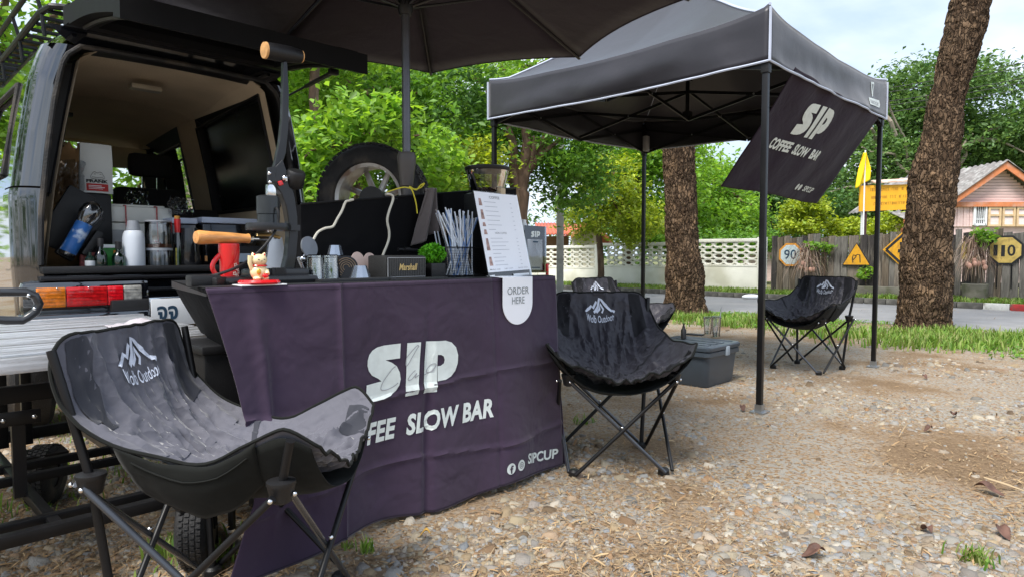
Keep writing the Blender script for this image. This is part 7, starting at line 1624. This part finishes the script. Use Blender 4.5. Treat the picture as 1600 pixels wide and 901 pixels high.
o, h, r_ = bottle('squeeze_bottle', 'milky white squeeze bottle with clear cap in front of the cooler', 210, 345, 31, 3.88, M_milk, M_lid, [(0, 0), (.95, 0), (1, .04), (1, .62), (.92, .72), (.78, .78), (.5, .80), (0, .80)], [(.62, .80), (.64, .82), (.5, 1.0), (0, 1.0)])
o, p, s_ = bo('glass_jar', 'clear jar half full of brown cocoa stacked on another jar', 'jar', 249, 3.90, group=None); r_ = 19 * s_; h = zat(346, p) - ZF
zm = zat(388, p) - ZF
for z0, z1 in ((0, zm - .006), (zm + .0, h)):
    mb = MB(); mb.lathe([(0, z0), (r_ * .96, z0), (r_, z0 + .006), (r_, z1 - .008), (r_ * .95, z1)], 28, cap=False); mb.build('jar', M_acrylic, o)
mb = MB(); mb.lathe([(0, zm + .004), (r_ * .95, zm + .004), (r_ * .95, zm + .022), (0, zm + .026)], 24); mb.build('cocoa', mat('cocoa_powder', (.16, .06, .03), .9), o)
mb = MB(); mb.lathe([(r_ * .99, z) for z in (h - .004, h + .004)] + [(0, h + .006)], 24); mb.lathe([(r_ * 1.02, zm - .012), (r_ * 1.02, zm), (r_ * .9, zm + .002)], 24, cap=False); mb.build('lid', M_lid, o)
mb = MB()
for i in range(9): a = i * .7; mb.box((math.cos(a) * r_ * .55, math.sin(a) * r_ * .55, zm * .42), (.010, .010, zm * .75), Matrix.Rotation(a, 4, 'Z'))
mb.build('sachet', M_lid, o)
o, p, s_ = bo('green_carton', 'green cocoa carton with orange patch behind the dark bottles', 'box', 172, 3.95); h = zat(382, p) - ZF; mb = MB(); mb.box((0, 0, h / 2), (28 * s_, .07, h), bev=.004); cbx = mb.build('box', mat('green_carton_print', (.03, .22, .04), .5, var=.3, vs=30), o)
mb = MB(); mb.box((.020, -.037, h * .55), (.022, .003, h * .4)); mb.build('patch', mat('orange_patch', (.62, .22, .03), .5), cbx); mb = MB(); mb.box((-.0, -.037, h * .92), (28 * s_, .003, h * .14)); mb.build('band', M_white, cbx)
mb = MB(); c = on(141, 3.86, ZF); mb.lathe([(0, 0), (.022, 0), (.022, .05), (.008, .065), (.008, .08), (0, .08)], 18, c); ob = mb.build('small_bottle', M_dgg); tag(ob, 'tiny dark bottle with a white label at the left of the sill', 'bottle')
mb = MB(); mb.lathe([(.0228, .012), (.023, .014), (.023, .036), (.0228, .038)], 18, c, cap=False); mb.build('label', M_white, ob)
mb = MB(); c = on(141, 3.96, ZF); mb.box(c + Vector((0, 0, .04)), (.09, .04, .08), Matrix.Rotation(GANG, 4, 'Z'), bev=.004); tag(mb.build('carton', mat('mixed_red_carton', (.42, .10, .10), .6, var=.7, vs=40)), 'small red and white carton beside the leaning cases', 'box')
# black server, kettle, lidded tubs to the right
o, p, s_ = bo('black_server', 'black metal jug with wooden tipped handle right of the tall thin bottle', 'jug', 297, 3.90); h = zat(357, p) - ZF; r_ = 15 * s_
M_gloss = mat('gloss_black_steel', (.014, .014, .016), .14, .3, coat=.5, var=.1)
mb = MB(); mb.lathe([(0, 0), (r_ * 1.1, 0), (r_ * 1.15, .01), (r_ * .95, h * .7), (r_ * .85, h), (0, h)], 28); mb.build('body', M_gloss, o); mb = MB(); mb.tube([(r_ * .8, -.01, h * .95), (r_ * 1.5, -.02, h * .8), (r_ * 1.5, -.02, h * .25)], .005, 6); mb.build('handle', M_gloss, o)
mb = MB(); mb.tube([(r_ * 1.5, -.02, h * .28), (r_ * 1.5, -.02, h * .14)], .008, 8); mb.build('handle_tip', M_wood, o)
for px0, px1, b, lab in ((268, 308, 4.12, 'black tub with pale blue lid behind the jug'), (316, 402, 4.12, 'long black tub with pale blue lid behind the wooden handle')):
    o = thing('storage_tub', lab, 'tub', Matrix.Translation(on((px0 + px1) / 2, b, ZF)) @ Matrix.Rotation(GANG, 4, 'Z'), 'black tubs with pale lids in the boot'); p = on((px0 + px1) / 2, b, ZF); L_ = (on(px1, b, ZF) - on(px0, b, ZF)).length; h = zat(341, p) - ZF; hl = h - (zat(350, p) - ZF)
    mb = MB(); mb.box((0, .1, (h - hl) / 2), (L_ * .97, .24, h - hl), bev=.01); mb.build('body', M_gloss, o)
    mb = MB(); mb.box((0, .1, h - hl / 2), (L_, .26, hl), bev=.006); mb.build('lid', mat('pale_blue_lid', (.60, .67, .82), .4), o)
mb = MB(); c = on(375, 3.95, ZF); mb.box(c + Vector((0, 0, .06)), (.22, .12, .12), Matrix.Rotation(GANG, 4, 'Z'), bev=.01); tag(mb.build('black_caddy', M_blackpl), 'black box behind the red mug with a pale front strip', 'box')
mb = MB(); c = on(383, 3.86, ZF); mb.box(c + Vector((0, 0, .05)), (.10, .004, .05), Matrix.Rotation(GANG, 4, 'Z')); tag(mb.build('strip_card', mat('pale_blue_card', (.42, .50, .60), .5)), 'pale blue card right of the red mug', 'card')
o, p, s_ = bo('water_pouch', 'clear squeeze pouch with blue lettering behind the press post', 'pouch', 430, 3.6, .9); 
mb = MB(); mb.grid(lambda u, v: Vector(((u - .5) * .14 * (1 - v * .5), -.02 - .02 * math.sin(math.pi * u), .20 * v)), 8, 8); mb.grid(lambda u, v: Vector(((u - .5) * .14 * (1 - v * .5), .02 * math.sin(math.pi * u), .20 * v)), 8, 8); mb.build('pouch', M_milk, o, fix=False)
# ================================================================== TRAILER
tr = thing('utility_trailer', 'low black steel trailer frame with ribbed aluminium deck by the van bumper', 'trailer', GMat(0, 0, 0))
M_alu = mat('scuffed_aluminium', (.74, .75, .77), .40, .75, var=.28, vs=3, stretch=(.8, 30, 30), bump=.35, bs=40, dirt=((.22, .20, .18), .9), ds=1.5)
ZD = .70; y = 2.30; i = 0
while y < 3.52:
    x1 = .66 if y < 2.50 else 1.02; wdt = .044; mb = MB(); mb.box(((-1.0 + x1) / 2, y, ZD - .006), (x1 + 1.0, wdt, .012), bev=.003)
    for k in (-.014, 0, .014): mb.box(((-1.0 + x1) / 2, y + k, ZD + .0015), (x1 + 1.0, .005, .005))
    mb.build('slat', M_alu, tr); y += .054; i += 1
for b, x1 in ((2.27, .66), (3.545, 1.02)): mb = MB(); mb.box(((-1.0 + x1) / 2, b, ZD - .010), (x1 + 1.0, .02, .045), bev=.004); mb.build('deck_edge', M_alu, tr)
for a in (-.2, .55): mb = MB(); mb.box((a, 2.9, ZD - .035), (.04, 1.2, .035)); mb.build('deck_bearer', M_frame, tr)
ZR = .22
def rail(a0, b0, a1, b1, z=ZR, d=.03, h=.03, nm='rail'):
    p, q = Vector((a0, b0, z)), Vector((a1, b1, z)); v = q - p; mb = MB(); mb.box((p + q) / 2, (v.length, d, h), Matrix.Rotation(math.atan2(v.y, v.x), 4, 'Z'), bev=.003); return mb.build(nm, M_frame, tr)
rail(-1.2, 3.49, .92, 3.49, h=.05); rail(-1.2, 2.96, .78, 2.96); rail(-1.2, 2.79, .78, 2.79); rail(-1.2, 2.31, .72, 2.31); rail(-1.2, 2.21, .70, 2.21, h=.035, d=.035)
for a in (-.85, -.45, -.02, .38, .72): rail(a, 3.47, a + .02, 2.23, z=ZR - .004, nm='crossbar')
for a, b in ((-.42, 2.62), (.42, 3.3), (.50, 3.3)):
    mb = MB(); mb.box((a, b, (ZR + ZD) / 2 - .02), (.035, .035, ZD - ZR - .04), bev=.003); mb.build('upright', M_frame, tr)
pz = PB(35, 612, 2.62); rail(-1.1, 2.60, .66, 2.60, z=pz.z, h=.055, d=.03)
pz2 = AB(PB(28, 652, 2.58)); mb = MB(); mb.box((pz2[0], 2.575, pz2[2]), (.12, .015, .045), bev=.004); mb.box((pz2[0], 2.59, (pz2[2] + ZR) / 2), (.035, .03, abs(pz2[2] - ZR))); br_ = mb.build('bracket', M_frame, tr)
mb = MB()
for k in (-.04, .04): mb.ball((pz2[0] + k, 2.563, pz2[2]), .008, 8)
mb.build('bolt', M_chrome, br_)
for i, (px, py, rpx, yaw) in enumerate(((72, 740, 46, 62), (308, 834, 45, 62))):
    gz = PZ(px, py + rpx, 0); r_ = .118; c = wm(tr).inverted() @ gz; Mx = Matrix.Translation((c.x, c.y, r_)) @ Matrix.Rotation(R(yaw) - GANG, 4, 'Z') @ Matrix.Rotation(math.pi / 2, 4, 'X')
    # axle runs sideways; tread faces the rear
    Mx = Matrix.Translation((c.x, c.y, r_)) @ Matrix.Rotation(R((-32, -30)[i]), 4, 'Z') @ Matrix.Rotation(math.pi / 2, 4, 'Y')
    mb = MB(); mb.lathe([(.050, -.035), (.058, -.045), (.09, -.048), (.108, -.040), (r_, -.022), (r_, .022), (.108, .040), (.09, .048), (.058, .045), (.050, .035)], 44, M=Mx, cap=False); tw_ = mb.build('wheel', M_rubber, tr)
    mb = MB()
    for k in range(40):
        for row in (-.026, -.009, .009, .026):
            a = 2 * math.pi * (k + (.5 if row in (-.009, .026) else 0)) / 40; mb.box(Mx @ Vector((math.cos(a) * (r_ + .001), math.sin(a) * (r_ + .001), row)), (.006, .013, .013), (Mx.to_3x3().to_4x4() @ Matrix.Rotation(a, 4, 'Z')))
    mb.build('tread', M_rubber, tw_, smooth=False)
    mb = MB(); mb.lathe([(0, -.02), (.02, -.03), (.03, -.02), (.052, -.030), (.052, .030), (.03, .02), (0, .02)], 24, M=Mx); mb.build('rim', mat('dusty_black_rim', (.05, .045, .04), .7, var=.3), tw_)
    mb = MB(); mb.tube([Mx @ Vector((0, 0, -.06)), Mx @ Vector((0, 0, .06))], .010, 8); mb.box((c.x, c.y, ZR - .02 + .01), (.14, .14, .012)); mb.tube([(c.x - .05, c.y, ZR - .02), Mx @ Vector((0, 0, -.055))], .010, 6); mb.tube([(c.x + .05, c.y, ZR - .02), Mx @ Vector((0, 0, .055))], .010, 6); mb.build('fork', M_frame, tw_)
mb = MB(); hp = [PB(x, y, 2.35) for x, y in ((-60, 456), (-20, 456), (10, 456), (40, 456), (55, 462), (61, 474), (56, 486), (45, 494), (35, 500), (10, 500), (-20, 498), (-60, 497))]; mb.tube([wm(tr).inverted() @ q for q in hp], .0125, 12); hd_ = mb.build('handle', mat('grey_black_handle', (.035, .037, .042), .3, var=.2, coat=.4), tr)
mb = MB(); 
for x, y in ((45, 461), (54, 482)): mb.ball(wm(tr).inverted() @ PB(x, y, 2.338), .006, 8)
mb.build('bolt', M_chrome, hd_)
# black crate end behind the left drop of the cloth
c0, c1 = PB(300, 555, 2.25), PB(360, 545, 2.25); zc2 = c0.z
mb = MB(Matrix.Translation(Vector(((c0.x + c1.x) / 2 + 0.02, (c0.y + c1.y) / 2 + .16, 0))) @ Matrix.Rotation(GANG, 4, 'Z')); mb.box((0, .06, (zc2 + .02) / 2 + .16), (.30, .30, zc2 - .3), bev=.01); mb.box((0, .06, zc2 + .01), (.32, .32, .03), bev=.008)
for x in (-.13, .13): mb.box((x, .06, .08), (.03, .28, .16))
tag(mb.build('black_crate', M_blackpl), 'black crate under the left end of the counter behind the near chair', 'crate')
# ================================================================== STORAGE BOX UNDER THE CANOPY
pn = PZ(1105, 608, 0); an, bn_, _ = AB(pn); LX, LYY = .50, .52; HB = .30
M_tote = mat('blue_grey_plastic', (.050, .064, .080), .32, var=.12, vs=4, bump=.05)
o = thing('storage_box', 'blue grey lidded plastic storage box under the canopy', 'storage box', GMat(an, bn_, 0), None)
def tote(z, ins): return [(ins, ins), (LX - ins, ins), (LX - ins, LYY - ins), (ins, LYY - ins)]
def rrect(x0, y0, x1, y1, r, z, n=4):
    q = []
    for cx, cy, a in ((x1 - r, y0 + r, -90), (x1 - r, y1 - r, 0), (x0 + r, y1 - r, 90), (x0 + r, y0 + r, 180)):
        for k in range(n + 1): t = R(a + 90 * k / n); q.append((cx + math.cos(t) * r, cy + math.sin(t) * r, z))
    return q
def loft(mb, rings, cap=True):
    n = len(rings[0]); vs = [p for r in rings for p in r]; fs = [(i * n + j, i * n + (j + 1) % n, (i + 1) * n + (j + 1) % n, (i + 1) * n + j) for i in range(len(rings) - 1) for j in range(n)]
    if cap: fs += [tuple(range(n))[::-1], tuple((len(rings) - 1) * n + j for j in range(n))]
    mb.add(vs, fs)
mb = MB(); loft(mb, [rrect(.03, .03, LX - .03, LYY - .03, .04, 0), rrect(.02, .02, LX - .02, LYY - .02, .045, .02), rrect(.0, .0, LX, LYY, .05, HB - .05)]); mb.build('body', M_tote, o)
mb = MB(); loft(mb, [rrect(-.012, -.012, LX + .012, LYY + .012, .05, HB - .065), rrect(-.016, -.016, LX + .016, LYY + .016, .05, HB - .06), rrect(-.016, -.016, LX + .016, LYY + .016, .05, HB - .03), rrect(-.006, -.006, LX + .006, LYY + .006, .05, HB - .022)]); mb.build('rim', M_tote, o)
mb = MB(); loft(mb, [rrect(-.02, -.02, LX + .02, LYY + .02, .05, HB - .02), rrect(-.022, -.022, LX + .022, LYY + .022, .05, HB - .012), rrect(-.022, -.022, LX + .022, LYY + .022, .05, HB + .006), rrect(-.012, -.012, LX + .012, LYY + .012, .05, HB + .016), rrect(.015, .015, LX - .015, LYY - .015, .05, HB + .016), rrect(.02, .02, LX - .02, LYY - .02, .05, HB + .008)]); 
for x in (.14, .25, .36): mb.box((x, LYY / 2, HB + .010), (.05, LYY - .12, .008), bev=.003)
ld = mb.build('lid', M_tote, o)
for x, y, w_, d_ in ((LX * .55, -.02, .05, .02), (-.02, LYY * .5, .02, .05), (LX + .02, LYY * .5, .02, .05)): mb = MB(); mb.box((x, y, HB - .035), (w_, d_, .07), bev=.006); mb.build('latch', mat('pale_latch', (.28, .33, .38), .4), o)
mb = MB(); mb.tube([(-.0, -.0 + .25, HB - .10), (-.012, .25, HB - .14), (-.012, .35, HB - .14), (-.0, .35, HB - .10)], .008, 8); mb.build('handle', M_tote, o)
ZL = HB + .017
def onbox(px, py): p = PZ(px, py, ZL); return p
p = onbox(1068, 528); o = thing('vape_bottle', 'small black cylindrical flask standing on the storage box lid', 'flask', TMat(p)); mb = MB(); mb.lathe([(0, 0), (.022, 0), (.022, .07), (.012, .085), (.012, .10), (0, .10)], 18); mb.build('body', M_blackpl, o); mb = MB(); mb.lathe([(0, .10), (.007, .10), (.006, .125), (0, .125)], 12); mb.build('spout', M_blacksatin, o)
mb = MB(Matrix.Translation(onbox(1086, 523) + Vector((0, 0, .006))) @ Matrix.Rotation(GANG + .3, 4, 'Z')); mb.box((0, 0, 0), (.07, .15, .012), bev=.005); tag(mb.build('phone', M_blacksatin), 'dark phone lying on the storage box lid beside the flask', 'phone')
M_cup = glass_mat('clear_cup_plastic', (.95, .96, .97), .30, .2)
for px, py, py_t, lab, st in ((1119, 525, 493, 'taller clear plastic cup with slanted straw on the storage box', True), (1106, 521, 494, 'clear plastic cup with a domed lid, left of the one with the straw', False)):
    p = onbox(px, py); h = zat(py_t, p) - ZL; o = thing('plastic_cup', lab, 'cup', TMat(p), 'clear cups on the storage box'); r_ = .040
    mb = MB(); mb.lathe([(0, 0), (r_ * .72, 0), (r_ * .75, .004), (r_, h * .9), (r_ * 1.05, h * .91), (r_ * .98, h * .92)], 24, cap=False); mb.build('cup', M_cup, o)
    mb = MB(); mb.lathe([(r_ * 1.06, h * .9), (r_ * 1.07, h * .95), (r_ * .85, h), (0, h)], 24); mb.build('lid', M_cup, o)
    mb = MB(); mb.lathe([(0, .004), (r_ * .70, .004), (r_ * .76, h * .18), (0, h * .18)], 20); mb.build('ice_melt', M_acrylic, o)
    if st: mb = MB(); mb.tube([(0, 0, .01), (.045, 0, h * 1.45)], .004, 8); mb.build('straw', M_grey, o)
# pale rag on the deck behind the near chair
mb = MB(); c = on(214, 3.0, ZD + .008)
mb.grid(lambda u, v: c + Vector((UX, UY, 0)) * ((u - .5) * .20) + Vector((VX, VY, 0)) * ((v - .5) * .16) + Vector((0, 0, .028 * math.exp(-((u - .55) / .22) ** 2) * math.exp(-((v - .5) / .3) ** 2) + .018 * abs(noise.noise(Vector((u * 5, v * 5, 2)))))), 24, 20)
tag(mb.build('rag', mat('pale_lilac_rag', (.40, .37, .40), .9), solid=.002), 'pale crumpled rag on the aluminium deck behind the near chair', 'cloth')
# litter
mb = MB(); c = PZ(60, 842, 0); mb.grid(lambda u, v: c + Vector(((u - .5) * .16, (v - .5) * .03 * (1.2 - u), .006 + .004 * noise.noise(Vector((u * 5, v * 3, 1))))), 12, 4); tag(mb.build('white_scrap', M_white, solid=.001), 'torn white plastic scrap on the ground under the trailer', 'litter')
mb = MB(); c = PZ(1172, 468, 0) if False else PA(1174, 468, 14.4); c.z = .03; mb.ball((c.x, c.y, .05), (.22, .1, .06), 10); tag(mb.build('white_sack', M_white), 'white crumpled sack lying on the road by the far kerb', 'litter')
# ---- closing: every top-level helper that was left without a kind
for o in bpy.data.objects:
    if o.type == 'MESH': o.data.name = o.name
